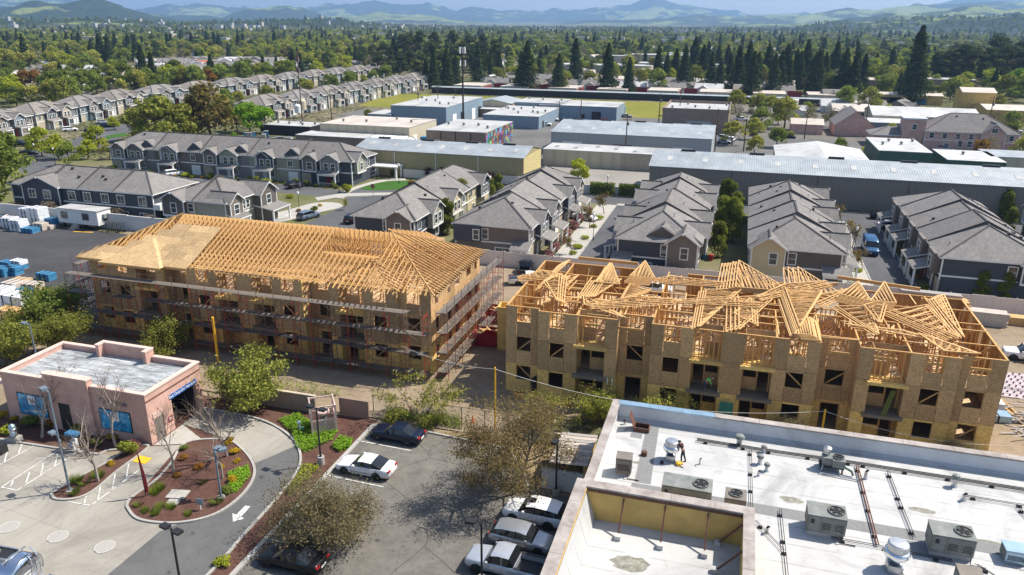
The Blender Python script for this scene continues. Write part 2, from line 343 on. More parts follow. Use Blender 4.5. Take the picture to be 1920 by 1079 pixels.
L['pinkb'] = leafmat('pink blossom', (.25,.1,.12), (.5,.25,.26)); L['gold'] = leafmat('golden leaf', (.42,.26,.015), (.62,.43,.04)); L['bright'] = leafmat('bright green leaf', (.12,.25,.018), (.26,.42,.04), .3)
L['green'] = leafmat('mid green leaf', (.14,.195,.035), (.3,.34,.075)); L['willow'] = leafmat('willow leaf', (.25,.25,.045), (.43,.4,.09), .3); L['rust'] = leafmat('rust leaf', (.2,.08,.02), (.34,.17,.04)); L['grass'] = leafmat('grass blade', (.1,.15,.015), (.22,.26,.05))
L['greytwig'] = leafmat('twig haze', (.14,.11,.085), (.25,.2,.16)); L['column'] = leafmat('glossy leaf', (.1,.14,.02), (.28,.28,.05))
# ---------------------------------------------------------------- ground, hills
HEAD = rad(106.6)
def prof(pts):                                  # (bearing from view axis in degrees, height in metres)
    xs = np.array([p[0] for p in pts]); ys = np.array([p[1] for p in pts])
    return lambda a: np.interp(a, xs, ys)
RIDGES = [  # distance, width, skyline height against bearing (degrees to the right of the view axis)
    (12500, 1500, prof([(-41.9,123),(-32.2,290),(-28.0,254),(-27.4,160),(-25.7,123),(-22.8,214),(-20.9,220),(-19.4,195),(-18.2,205),(-17.5,140),(-15.5,144),(-14.1,207),(-11.9,265),(-9.7,277),(-8.2,265),(-6.0,269),(-3.8,188),(-2.3,229),(-0.0,170),(3.2,205),(5.6,216),(8.2,303),(9.9,379),(11.2,335),(12.6,252),(14.6,231),(16.5,135),(19.6,152),(22.9,176),(26.0,233),(28.3,328),(30.3,391),(43.3,367)])),
    (8200, 1100, prof([(-41.9,74),(-32.4,65),(-29.5,122),(-25.1,93),(-22.6,59),(-20.3,62),(-19.7,44),(-18.9,92),(-17.5,152),(-16.5,149),(-15.5,160),(-14.4,118),(-12.7,70),(-7.5,96),(-4.2,49),(0.0,-19),(3.4,14),(5.7,47),(9.8,61),(13.0,93),(16.2,86),(19.5,112),(21.6,137),(22.9,165),(26.0,183),(28.9,218),(43.4,216)])),
    (5200, 800, prof([(-41.8,89),(-32.3,87),(-30.6,114),(-27.7,126),(-26.3,117),(-24.8,72),(-22.6,26),(-19.7,34),(-16.3,8),(-9.8,5),(-3.8,-2),(0.0,-13),(5.3,4),(12.7,9),(18.0,25),(21.0,39),(24.2,70),(27.8,100),(32.3,127),(43.4,141)])),
    (3000, 520, prof([(-42.0,24),(-32.4,33),(-29.1,31),(-25.2,22),(-22.4,16),(-18.7,33),(-13.4,33),(-8.3,16),(-4.2,2),(0.0,-4),(9.1,3),(14.5,8),(19.1,8),(22.0,48),(24.9,47),(27.9,53),(30.5,60),(32.3,76),(43.5,82)])),
]
def hterr(az, r, x, y):
    h = np.zeros_like(r)
    for d, w, p in RIDGES:
        top = p(az)
        n = np.zeros_like(r)
        g = np.exp(-((r - d) / w) ** 2)
        h = np.maximum(h, top * g)
    n = 0
    for k, (s, amp) in enumerate(((.0011, .5), (.0026, .3), (.006, .17))):
        n = n + amp * np.sin(x*s + 1.7*k + 1.3*np.sin(y*s*.7+k)) * np.sin(y*s*1.1 + 2.1*k + 1.1*np.sin(x*s*.9))
    up = np.clip((r-1500)/1500, 0, 1)
    q = 0
    for k, (s, amp) in enumerate(((.0045, 1.0), (.009, .55), (.019, .3))):
        u = x*s+.8*np.sin(y*s*.6+k)+2.3*k; v = y*s*.8+.9*np.sin(x*s*.5+2*k)
        q = q + amp*(np.abs(np.sin(u+.6*np.sin(v)))+np.abs(np.sin(v+.7*np.sin(u*.7)))-1.27)
    return up * h * (1 + .08*n) - up * np.clip(h, 0, 110) * .3 * (q+.5)
def ground():
    az = np.concatenate([np.arange(-180, -48, 6.0), np.arange(-48, 48, .3), np.arange(48, 180, 6.0)])
    rr = np.concatenate([[40, 120, 300, 600, 1000, 1500], np.geomspace(1700, 15500, 150)])
    A, Rr = np.meshgrid(az, rr); th = HEAD - np.radians(A)
    X = Rr*np.cos(th); Y = Rr*np.sin(th); Z = hterr(A, Rr, X, Y)
    na, nr = len(az), len(rr)
    vs = np.concatenate([[[0, 0, 0]], np.stack([X, Y, Z], -1).reshape(-1, 3)])
    fs = [(0, 1+(j+1) % na, 1+j) for j in range(na)]
    fs += [(1+i*na+j, 1+i*na+(j+1) % na, 1+(i+1)*na+(j+1) % na, 1+(i+1)*na+j) for i in range(nr-1) for j in range(na)]
    me = bpy.data.meshes.new('ground'); me.from_pydata(vs.tolist(), [], [f[::-1] for f in fs])
    me.polygons.foreach_set('use_smooth', [True]*len(me.polygons))
    # valley floor, wooded hills and green meadows, told apart by height and noise
    m, t, b = newmat('valley and hills'); co = objco(t)
    base = ramp(t, noise(t, co, .012, 7, .7, .7), [(.3,(.05,.062,.03)),(.45,(.12,.125,.055)),(.6,(.2,.175,.115)),(.75,(.11,.105,.09))])
    low = noise(t, co, .0009, 6, .62, .8); mid = noise(t, co, .006, 6, .7, .6); fine = noise(t, co, .035, 5, .75)
    sm = node(t, 'ShaderNodeMath', {'operation': 'MULTIPLY_ADD'}, _0=mid, _1=.45, _2=low).outputs[0]
    wood_ = mix(t, ramp(t, fine, [(.35,(0,0,0)),(.62,(1,1,1))]), (.014,.028,.017,1), (.05,.07,.034,1))
    mead = mix(t, ramp(t, mid, [(.35,(0,0,0)),(.65,(1,1,1))]), (.15,.21,.05,1), (.27,.29,.1,1))
    rx = node(t, 'ShaderNodeMapRange', None, Value=node(t, 'ShaderNodeSeparateXYZ', None, Vector=co).outputs[0], From_Min=100.0, From_Max=1300.0, To_Max=.1).outputs[0]
    sm = node(t, 'ShaderNodeMath', {'operation': 'ADD'}, _0=sm, _1=rx).outputs[0]
    hill = mix(t, ramp(t, sm, [(.76,(0,0,0)),(.82,(1,1,1))]), wood_, mead)
    z = node(t, 'ShaderNodeSeparateXYZ', None, Vector=co).outputs[2]
    k = node(t, 'ShaderNodeMapRange', None, Value=z, From_Min=1.0, From_Max=18.0).outputs[0]
    t.links.new(mix(t, k, base, hill), b.inputs['Base Color']); b.inputs['Roughness'].default_value = 1; b.inputs['Specular IOR Level'].default_value = .05
    bump(t, b, node(t, 'ShaderNodeMath', {'operation': 'MULTIPLY_ADD'}, _0=mid, _1=2.0, _2=fine).outputs[0], .8, 22.0)
    return struct('ground', me_mat(me, m))
def me_mat(me, m): me.materials.append(m); return me
ground()
# the air: one closed box of even, thin haze round everything below the sky
def haze(dens=.00009, col=(.36,.58,.95)):
    b = MB(); b.box(-15600, -15600, -1.5, 15600, 15600, 760)
    m = bpy.data.materials.new('haze'); m.use_nodes = True; t = m.node_tree; t.nodes.clear()
    v = node(t, 'ShaderNodeVolumePrincipled', None, Color=(*col, 1), Density=dens, Anisotropy=.25)
    node(t, 'ShaderNodeOutputMaterial', None, Volume=v.outputs[0])
    o = obj('haze', b, m); o['kind'] = 'stuff'
haze()

LAYER = [0]
def sheet(name, pts, m, z=None, kind='structure'):
    if z is None: LAYER[0] += 1; z = .004*LAYER[0]
    b = MB(); b.poly([(p[0], p[1], z) for p in pts]); o = obj(name, b, m); o['kind'] = kind; return o
def rect(x0, y0, x1, y1): return [(x0,y0),(x1,y0),(x1,y1),(x0,y1)]
def arc(pts, n=6):                              # Catmull-Rom through the points
    out = []; P = [Vector((*p[:2], 0)) for p in pts]
    for i in range(len(P)-1):
        a, b_, c, d = P[max(i-1,0)], P[i], P[i+1], P[min(i+2,len(P)-1)]
        for k in range(n):
            t = k/n; q = .5*((2*b_) + (c-a)*t + (2*a-5*b_+4*c-d)*t*t + (3*b_-a-3*c+d)*t**3); out.append((q.x, q.y))
    out.append((P[-1].x, P[-1].y)); return out
def kerb(pts, w=.2, h=.14, name='kerb', m=None, piece=3.0):
    """kerb stones laid along a line, one mesh of short pieces with open joints"""
    b = MB()
    for p, q in zip(pts, pts[1:]):
        L = math.hypot(q[0]-p[0], q[1]-p[1]); n = max(1, int(L/piece))
        for k in range(n):
            t0, t1 = k/n, (k+1)/n - .012/max(L/n,.1)
            b.beam((p[0]+(q[0]-p[0])*t0, p[1]+(q[1]-p[1])*t0, h/2), (p[0]+(q[0]-p[0])*t1, p[1]+(q[1]-p[1])*t1, h/2), w, h)
    o = obj(name, b, m or M['kerb']); o['kind'] = 'structure'; return o

# --- middle distance ground
sheet('industrial_yard', rect(-112, 181, 46, 262) , M['yard'])
sheet('industrial_yard', [(-150,262),(-95,262),(-95,296),(-150,290)], M['yard'])
sheet('car_park', [(-95,262),(-3,262),(-3,300),(-95,300)], M['yard'])
sheet('street', [(8,181),(18,181),(22,330),(12,330)], M['yard'])
sheet('car_park', [(40,205),(112,205),(130,300),(40,262)], M['yard'])
sheet('field', [(-158,300),(-26,299),(-6,318),(-4,362),(-165,360),(-165,330)], M['field'])
sheet('gravel_yard', rect(-4, 262, 46, 366), asphalt('gravel yard', (.1,.095,.085), 0, 1.2, (.22,.2,.17)))
sheet('side_yard', rect(-45.5, 163.5, -17.5, 188.5), concrete('yard concrete', (.27,.25,.22), 5, .5))
# townhouse streets
sheet('verge', rect(-300, 105, 80, 158.8), M['land'])
sheet('street', [(-75,150.2),(60,150.2),(60,157.6),(-75,157.6)], M['road'])
sheet('street', [(-60.5,106),(-60.5,157.6),(-80,157.6),(-80,141),(-74,134),(-74,118),(-70,106)], M['road'])
sheet('street', arc([(-75,137),(-95,139),(-150,138.5),(-168,141),(-180,152),(-187,172),(-200,196),(-216,222),(-232,260)])+arc([(-222,264),(-205,228),(-189,202),(-176,178),(-170,158),(-158,149.5),(-95,146.5),(-75,144)]), M['road'])
sheet('alley', rect(-22.3, 105, -16.2, 150.2), M['road']); sheet('alley', rect(20.2, 105, 25.8, 150.2), M['road'])
sheet('footpath', rect(-26.2, 106, -22.5, 149.6), M['conc']); sheet('footpath', rect(15.8, 106, 20, 149.6), M['conc'])
kerb([(-22.4,105),(-22.4,149.6)]); kerb([(20.1,105),(20.1,149.6)]); kerb([(25.9,105),(25.9,149.6)]); kerb([(-31,157.7),(55,157.7)])
sheet('crossing', rect(-22.4, 149.6, -16, 151.2), M['conc'])
sheet('lawn', arc([(-80.16,149.15),(-79.6,153.6),(-76.3,157.9),(-70.0,158.7),(-68.2,153.1),(-70.95,149.25),(-76.19,146.94),(-80.16,149.15)], 5), M['lawn'])
sheet('footpath', arc([(-79.12,138.23),(-80.82,145.98),(-79.8,154.2),(-77.7,159.4),(-73.9,161.4)],5)+arc([(-72.6,159.2),(-76.3,157.3),(-78.4,152.2),(-78.95,144.88),(-77.07,137.85)],5), M['conc'])
sheet('footpath', [(-83.30,136.85),(-80.08,142.25),(-67.63,147.48),(-66.76,145.54),(-78.57,139.47),(-81.16,134.44)], M['conc'])
sheet('footpath', arc([(-85.21,117.36),(-82.60,125.71),(-80.78,132.55),(-76.52,133.94),(-73.90,130.90),(-76.15,124.64),(-78.04,118.45)],4)+[(-80.26,111.75)], M['conc'])
sheet('lawn', [(-185.3,188.9),(-185.1,197.4),(-190.1,202.1),(-190.7,194.2)], M['lawn'])
kerb([(-78.08,138.57),(-66.33,144.58)]); 
# asphalt lot and construction dirt
sheet('construction_ground', [(-100,56.5),(-17,56.4),(-17,62),(70,62),(70,104),(-100,104)], M['dirt'])
sheet('staging_lot', [(-150,68),(-78.2,68),(-76.5,84),(-80,101.6),(-150,101.6)], M['newasphalt'])
sheet('staging_lot', [(-150,58),(-81,58),(-79,66.8),(-150,66.8)], M['conc'])
kerb([(-100.97,82.44),(-98.30,82.21),(-85.07,82.53)], .8, .05)
# ground in front: parking lot, drive, forecourt, planting beds
LAYER[0] = 0
sheet('service_yard', rect(-75, 20, 60, 56.3), M['dirt'])
sheet('parking_lot', [(-29.4,20),(-7.2,20),(-7.2,49.6),(-13.4,49.8),(-14.4,52),(-16.4,54.7),(-24,55.3),(-29.4,55.2)], M['lot'])
sheet('planting_bed', [(-46,46),(-29.45,20),(-29.45,56.2),(-46.2,55.6),(-60,56),(-60,53)], M['mulch'])
outer = arc([(-31.0,18),(-31.0,34),(-31.25,38),(-31.5,43),(-32.2,47.2),(-34.4,50.3),(-37.6,52.3),(-41,53.2),(-46.2,53.3)])
inner = arc([(-37.4,18),(-37.4,32),(-37.3,36.8),(-36.6,38.0),(-34.8,39.4),(-34.2,41.6),(-34.5,44),(-35.6,46),(-37.9,48),(-40.6,49.2),(-46.2,50.2)])
sheet('drive', outer + inner[::-1], M['drive'])
sheet('forecourt', [(-75,20),(-37.4,20),(-37.4,32),(-37.3,36.8),(-36.6,38.0)] + [(-39.7,37.5),(-41.7,38.4),(-43.9,47.2),(-46.2,46.2),(-46.2,44.2),(-62,43.4),(-75,43)], M['pad'])
sheet('planting_bed', [(-75,43.2),(-57.8,43.4),(-49.3,43.9),(-49.2,44.6),(-47.0,46.0),(-46.3,46.4),(-75,46.4)], M['mulch'])
sheet('drive_apron', [(-46.2,50.3),(-40.8,49.3),(-37.9,48.1),(-36.0,46.6),(-34.2,50.1),(-37.6,52.2),(-41,53.1),(-46.2,53.2)], M['pad'])
isle = arc([(-41.7,38.5),(-39.7,37.5),(-36.9,37.9),(-34.9,39.4),(-34.3,41.6),(-34.6,44),(-35.7,46),(-38,47.9),(-40.6,49.0),(-43.6,47.6),(-42.6,44.4),(-42.1,42),(-42.2,39.5),(-41.7,38.5)])
sheet('planting_island', isle, M['mulch'], .07); kerb(isle)
isl2 = arc([(-48.6,38.2),(-47.6,37.7),(-46.2,38.2),(-45.7,39.5),(-46.0,42),(-46.1,45),(-46.4,46.2),(-47.6,45.6),(-47.8,43),(-48.3,40.5),(-48.6,38.2)])
sheet('planting_island', isl2, M['mulch'], .07); kerb(isl2)
sheet('footpath', [(-46.1,46.4),(-44,47.3),(-42.9,48.6),(-46.1,50.2)], M['conc'])
kerb(outer); kerb([(-29.45,55.3),(-29.45,46),(-29.45,34)], .35, .14); kerb([(-24.2,55.5),(-16.4,54.9),(-14.3,52.1),(-13.3,49.9)]); kerb([(-75,43.1),(-57.8,43.3),(-49.4,43.8),(-49.2,44.5),(-47.7,45.3)])
sheet('dry_verge', [(-24.2,55.6),(-16.3,55.0),(-14.2,52.2),(-13.2,50),(-9.3,50),(-8,56),(-20,57)], groundmat('dry leaf litter', [(.3,(.12,.08,.04)),(.6,(.3,.23,.13)),(.75,(.36,.28,.17))], .3, 4, .5))
# painted lines
import itertools
ZC = itertools.count(0, .0003)
def stripe(p, q, w=.1, name='painted_line', m=None, z=None):
    p = Vector((*p[:2],0)); q = Vector((*q[:2],0)); d = (q-p).normalized(); a = Vector((-d.y, d.x, 0))*w/2
    return sheet(name, [p-a, q-a, q+a, p+a], m or M['line'], z if z else .004*(LAYER[0]+1)+next(ZC))
for y in (52.35, 49.55, 46.75, 43.95, 41.15, 38.35): stripe((-29.2,y), (-24.3,y-.15))
for y in (44.5, 41.6, 38.9): stripe((-14.3,y), (-9.5,y))
for a, b_ in (((-53.02,37.72),(-53.27,43.87)),((-53.02,37.72),(-51.48,37.74)),((-51.48,37.74),(-51.47,43.89)),((-55.98,40.15),(-55.82,43.53)),((-57.81,41.74),(-58.68,43.39)),((-52.40,37.99),(-52.91,38.68)),((-51.68,38.74),(-52.76,40.08)),((-51.50,39.98),(-52.88,41.53)),((-51.53,41.36),(-52.87,42.92)),((-55.86,40.44),(-57.21,41.93)),((-56.01,41.95),(-57.08,43.24)),
              ((-46.48,37.74),(-44.43,37.81)),((-44.43,37.81),(-44.47,42.96)),((-45.10,37.88),(-45.82,38.82)),((-44.52,38.63),(-45.86,40.31)),((-44.65,40.22),(-45.99,42.00)),((-44.59,41.63),(-46.12,43.62))): stripe(a, b_, .1)
sheet('tactile_paving', [(-46.11,43.79),(-44.62,43.75),(-44.67,44.67),(-46.22,44.71)], M['yellow'], .004*(LAYER[0]+5))
ar = [(-32.93,39.30),(-33.60,40.17),(-33.21,40.09),(-33.24,41.25),(-32.82,41.31),(-32.72,39.97),(-32.37,39.87)]
sheet('painted_arrow', ar, M['line'], .004*(LAYER[0]+2))
for px in ((-48.02,34.01), (-43.77,34.18), (-39.74,34.26)):    # tank covers in the forecourt
    b = MB(); b.lathe([(.62,.0),(.62,.02),(.0,.02)], 20, (0,0,.004*LAYER[0])); o = obj('tank_cover', b, [M['kerb']], loc=(px[0],px[1],0)); tag(o, 'round steel tank cover ringed in white paint, set in the concrete forecourt', 'manhole cover', 'tank covers in the forecourt')
    r = MB(); n = 24
    for k in range(n):
        a0, a1 = 2*PI*k/n, 2*PI*(k+1)/n; z = .004*LAYER[0]+.03
        r.poly([(.68*math.cos(a0),.68*math.sin(a0),z),(.68*math.cos(a1),.68*math.sin(a1),z),(.63*math.cos(a1),.63*math.sin(a1),z),(.63*math.cos(a0),.63*math.sin(a0),z)])
    obj('painted_ring', r, M['line'], o)
for k, (x, y) in enumerate(((-17.38,132.91)[:2], (-21.43,120.04)[:2], (21.8,119), (-19,139))):
    sheet('utility_cover', rect(x-.45,y-.3,x+.45,y+.3), M['conc'], .004*(LAYER[0]+2))
# ---------------------------------------------------------------- the two timber apartment blocks
FL = (0.1, 3.2, 6.25); WT = 9.2
SEG = [  # x0, x1, y, openings (kind, x0, x1)
    (0, 3.35, 0, [('w',1.04,2.54)]), (3.35, 10.9, -.6, [('w',4.44,5.94),('b',7.1,9.8)]), (10.9, 14.0, 1.1, [('e',11.6,13.2)]),
    (14.0, 28.4, -.6, [('w',15.12,16.65),('b',17.75,20.25),('b',22.2,24.7),('w',25.82,27.36)]), (28.4, 31.5, 1.1, [('e',29.2,30.85)]),
    (31.5, 39.2, -.6, [('b',32.6,35.35),('w',36.5,38.03)]), (39.2, 42.7, 0, [('w',40.0,41.53)])]
BX, BY = 42.7, 15.2
rng = random.Random(5)
def panel(par, x0, x1, y, z0, z1, m, g=.014, t=.02):
    if x1-x0 < .05 or z1-z0 < .05: return
    n = max(1, round((x1-x0)/1.9))
    for k in range(n):
        a, b_ = x0+(x1-x0)*k/n, x0+(x1-x0)*(k+1)/n
        b = MB(); b.box(a+g, y-t, z0+g, b_-g, y, z1-g); obj('osb_panel', b, m, par)
def panel_y(par, y0, y1, x, z0, z1, m, g=.008, t=.02):
    if abs(y1-y0) < .05: return
    b = MB(); b.box(x-t, y0+g, z0+g, x+t, y1-g, z1-g); obj('osb_panel', b, m, par)
def stud_wall(par, p, q, z0, z1, gap=None, xb=0, step=.42, mt='stud'):
    """bottom plate, double top plate, studs and let-in braces of one framed wall"""
    p = Vector((*p,0)); q = Vector((*q,0)); d = q-p; Ln = d.length; d.normalize(); b = MB()
    def at_(s, z): return (p.x+d.x*s, p.y+d.y*s, z)
    b.beam(at_(0,z0+.03), at_(Ln,z0+.03), .12, .06); b.beam(at_(0,z1-.05), at_(Ln,z1-.05), .13, .1)
    s = .06
    while s < Ln:
        if not gap or not any(a < s < c for a, c in gap): b.beam(at_(s,z0+.06), at_(s,z1-.1), .06, .11, (d.x,d.y,0))
        s += step
    for a, c in gap or []: b.beam(at_(a,z0+2.15), at_(c,z0+2.15), .1, .22)
    if xb:
        s = rng.uniform(.2, 1)
        while s+2.2 < Ln:
            a, c = (z0+.2, z1-.3) if rng.random() < .5 else (z1-.3, z0+.2); off = Vector((-d.y, d.x, 0))*.09
            b.beam(Vector(at_(s,a))+off, Vector(at_(s+2.2,c))+off, .1, .04); s += rng.uniform(2.5, 5)*(2-xb)
    obj('stud_wall', b, M[mt], par)
def block(name, label, x, y, top_open):
    R_ = thing(name, label, 'building', (x, y, 0)); par = R_
    for fi, z0 in enumerate(FL):
        z1 = FL[fi+1] if fi < 2 else WT
        m = M['ply'] if fi == 0 else M['osb']
        for (a, b_, yy, ops) in SEG:
            cur = a
            for (k, o0, o1) in ops:
                panel(par, cur, o0, yy, z0, z1, m)
                if k == 'w' or (k == 'e' and fi):
                    panel(par, o0, o1, yy, z0, z0+1.4, m); panel(par, o0, o1, yy, z0+2.88, z1, m)
                    j = MB(); j.beam((o0+.03,yy+.06,z0+1.4), (o0+.03,yy+.06,z0+2.88), .06, .12); j.beam((o1-.03,yy+.06,z0+1.4), (o1-.03,yy+.06,z0+2.88), .06, .12); j.beam((o0,yy+.06,z0+1.37), (o1,yy+.06,z0+1.37), .14, .06); j.beam((o0,yy+.06,z0+2.91), (o1,yy+.06,z0+2.91), .14, .06)
                    obj('window_frame', j, M['lumber'], par)
                    if fi < 2 and rng.random() < .75:
                        s = rng.random() < .6; br = MB(); br.beam((o0,yy+.3,z0+(1.2 if s else 2.9)), (o1,yy+.3,z0+(2.6 if s else 1.5)), .04, .11); obj('brace', br, M['lumber'], par)
                elif k == 'e':
                    panel(par, o0, o1, yy, z0+2.8, z1, m); j = MB()
                    for xx in (o0+.04, o1-.04): j.beam((xx,yy+.06,z0), (xx,yy+.06,z0+2.8), .08, .14)
                    j.beam((o0-.4,yy-.03,z0+2.92), (o1+.4,yy-.03,z0+2.92), .16, .3); obj('door_frame', j, M['lumber'], par)
                else:                                         # balcony recess 1.5 m deep
                    hd = z0+2.75; yb = yy+1.5
                    if not (top_open and fi == 2): panel(par, o0, o1, yy, hd, z1, m)
                    panel_y(par, yy, yb, o0, z0, z1, m); panel_y(par, yy, yb, o1, z0, z1, m)
                    fl = rng.random() < .5; mid = o0+1.15 if fl else o1-1.15
                    (d0, d1), (w0, w1) = ((o0+.15, mid-.1), (mid+.05, o1-.15)) if fl else ((mid+.1, o1-.15), (o0+.15, mid-.05))
                    panel(par, w0, w1, yb, z0, z0+1.3, m); panel(par, o0, o1, yb, z0+2.3, z1, m)
                    j = MB()
                    for xx in (o0+.08, mid, o1-.08): j.beam((xx,yb,z0), (xx,yb,z0+2.3), .14, .1)
                    j.beam((o0+.05,yb,z0+2.34), (o1-.05,yb,z0+2.34), .1, .1)
                    obj('door_frame', j, M['lumber'], par)
                    if fi:
                        s = MB(); s.box(o0-.25, yy-.4, z0-.02, o1+.25, yb-.02, z0+.03); s.box(o0-.25, yy-.4, z0-.26, o1+.25, yy-.3, z0-.02); s.box(o0-.25, yy-.3, z0-.2, o0-.15, yy-.02, z0-.02); s.box(o1+.15, yy-.3, z0-.2, o1+.25, yy-.02, z0-.02)
                        obj('balcony', s, M['ply'] if fi == 2 else M['balc'], par)
                cur = o1
            panel(par, cur, b_, yy, z0, z1, m)
        for i in range(len(SEG)-1):                          # returns where the front steps
            y0, y1 = sorted((SEG[i][2], SEG[i+1][2]))
            if not (fi == 0 and False): panel_y(par, y0, y1, SEG[i][1], z0, z1, m)
        # side and back walls
        so = [(1.2,2.0),(4.7,5.5),(6.9,8.3),(10.6,12.0),(13.4,14.2)]
        for xx in (0, BX):
            cur = 0
            for a, b_ in so+[(BY,BY)]:
                panel_y(par, cur, a, xx, z0, z1, M['osb'] if fi else m)
                if b_ > a: panel_y(par, a, b_, xx, z0, z0+1.1, m); panel_y(par, a, b_, xx, z0+2.7, z1, m)
                cur = b_
        for k in range(8):
            a, b_ = BX*k/8, BX*(k+1)/8
            if k in (2, 5) and fi == 2 and top_open: continue
            panel(par, a, a+1.7, BY, z0, z1, m); panel(par, a+1.7, a+3.3, BY, z0, z0+1.3, m); panel(par, a+1.7, a+3.3, BY, z0+2.7, z1, m); panel(par, a+3.3, b_, BY, z0, z1, m)
        # floor deck with the two entrance notches
        d = MB()
        for (a, b_, yy, ops) in SEG: d.box(a+.02, (yy if yy > 0 else 0)+.03, z0-.12, b_-.02, BY-.03, z0)
        obj('floor_deck', d, M['deck'], par)
        if fi < 2:                                            # a few dark partitions inside
            s = MB()
            for xx in (3.4, 7, 10.9, 14, 17.7, 21.2, 24.8, 28.4, 31.5, 35.5, 39.2): s.box(xx-.06, 2.6, z0, xx+.06, 14.9, z1-.14)
            s.box(.1, 6.4, z0, BX-.1, 6.5, z1-.14); obj('partition', s, M['osb'], par)
    return R_
B2 = block('apartment_building', 'open timber framed block without a roof, loose trusses lying on its bare walls', -19.9, 65.4, True)
B1 = block('apartment_building', 'timber block wrapped in scaffolding with a half finished hip roof of bare trusses', -71.0, 66.7, False)
# top-storey framing of the open block
T0, T1 = FL[2], WT
for (a, b_, yy, ops) in SEG: stud_wall(B2, (a+.06,yy+.07), (b_-.06,yy+.07), T0, T1, [(o[1],o[2]) for o in ops], .0)
for xx in (.09, BX-.09): stud_wall(B2, (xx,0), (xx,BY), T0, T1, None, .8)
for x0, x1 in ((0,10.9),(16,26.6),(32.5,BX)): stud_wall(B2, (x0,BY-.12), (x1,BY-.12), T0, T1, None, .9)
for yy in (6.5, 8.2): stud_wall(B2, (0,yy), (BX,yy), T0, T1, [(4,5),(9,10),(16,17.2),(21,22),(26,27),(33,34),(39,40)], .7)
for xx in (3.4, 7.0, 10.9, 14.0, 17.7, 21.3, 24.8, 28.4, 31.5, 35.4, 39.2):
    y0 = -.5 if 3.5 < xx < 10 or 15 < xx < 28 or 32 < xx < 39 else 1.0
    stud_wall(B2, (xx,y0), (xx,6.5), T0, T1, [(4.2,5.2)] if rng.random() < .6 else None, .9)
    stud_wall(B2, (xx,8.2), (xx,BY), T0, T1, [(1.2,2.2)] if rng.random() < .6 else None, .9)
for xa, xb_, yy in ((3.4,7,3.1),(7,10.9,3.6),(14,17.7,3.2),(17.7,21.3,2.6),(21.3,24.8,2.6),(24.8,28.4,3.2),(31.5,35.4,3.4),(35.4,39.2,3.0),(0,3.4,2.9),(39.2,BX,3.1),
                    (0,3.4,11.6),(3.4,7,11.2),(7,10.9,12),(14,17.7,11.5),(17.7,21.3,11.9),(21.3,24.8,11.3),(24.8,28.4,12),(31.5,35.4,11.7),(35.4,39.2,11.2),(39.2,BX,11.8)):
    stud_wall(B2, (xa,yy), (xb_,yy), T0, T1, [(1.0,2.0)], .6)
lt = MB()                                                      # long loose braces that steady the walls
for k in range(46):
    x0 = rng.uniform(1, 40); y0 = rng.uniform(.5, 13); a = rng.choice((0, PI/2))+rng.uniform(-.1,.1); Ln = rng.uniform(2.5, 4)
    lt.beam((x0,y0,T0+rng.uniform(0,.3)), (x0+Ln*math.cos(a),y0+Ln*math.sin(a),T1-rng.uniform(.2,1)), .05, .12)
for k in range(58):                                            # long boards tacked across the wall tops
    x0 = rng.uniform(.3, 39); y0 = rng.uniform(-.3, 12); v = rng.random() < .55; Ln = rng.uniform(2.2, 3.9); j = rng.uniform(-.25,.25)
    lt.beam((x0,y0,T1+.03+.012*(k%5)), (x0+(j if v else Ln),min(y0+(Ln if v else j),15),T1+.03+.012*(k%5)), .11, .05)
stuff('loose_brace', lt, M['lumber'], parent=B2)
bl = MB()
for k in range(130):                                           # offcuts and boards lying on the top floor
    x0 = rng.uniform(.6, 41.5); y0 = rng.uniform(.6, 14); a = rng.uniform(0, PI); Ln = rng.uniform(.5, 3)
    bl.beam((x0,y0,T0+.05), (x0+Ln*math.cos(a)*.9,min(max(y0+Ln*math.sin(a),.4),14.8),T0+.05), rng.choice((.1,.15,.3)), .05)
stuff('loose_board', bl, M['lumber'], parent=B2)

# --- trusses
def truss(b, P, ax, span, rise, nweb=6, w=.06, h=.13, apex=.5, mono=False):
    """a triangular truss in the plane of ax (along) and +Z from the point P"""
    ax = Vector(ax); P = Vector(P); Z = Vector((0,0,1))
    A, B_ = P, P+ax*span; T = P+ax*span*apex+Z*rise
    b.beam(A, B_, w, h*.8); b.beam(A, T, w, h); b.beam(B_, T, w, h)
    for k in range(1, nweb):
        s = k/nweb; q = P+ax*span*s
        zt = rise*(s/apex if s < apex else (1-s)/(1-apex))
        s2 = (k-.5)/nweb; zt2 = rise*(s2/apex if s2 < apex else (1-s2)/(1-apex))
        b.beam(q, P+ax*span*s2+Z*zt2, w*.8, h*.7); b.beam(q, q+Z*zt, w*.8, h*.6)
def flat_truss(p0, p1, apex, z, cx, cy):
    """the same truss laid flat on the plates (plan points), local to (cx, cy)"""
    b = MB(); p0, p1, a = (Vector((q[0]-cx, q[1]-cy, z)) for q in (p0, p1, apex))
    b.beam(p0, p1, .11, .06); b.beam(p0, a, .11, .06); b.beam(p1, a, .11, .06)
    n = 7
    for k in range(1, n):
        q = p0.lerp(p1, k/n); s2 = (k-.5)/n
        f = (a-p0).dot(p1-p0)/(p1-p0).length_squared; f = min(max(f,.02),.98)
        def up(s): return p0.lerp(a, s/f) if s < f else p1.lerp(a, (1-s)/(1-f))
        b.beam(q, up(s2), .07, .045); b.beam(q, up(k/n), .06, .045)
    return b
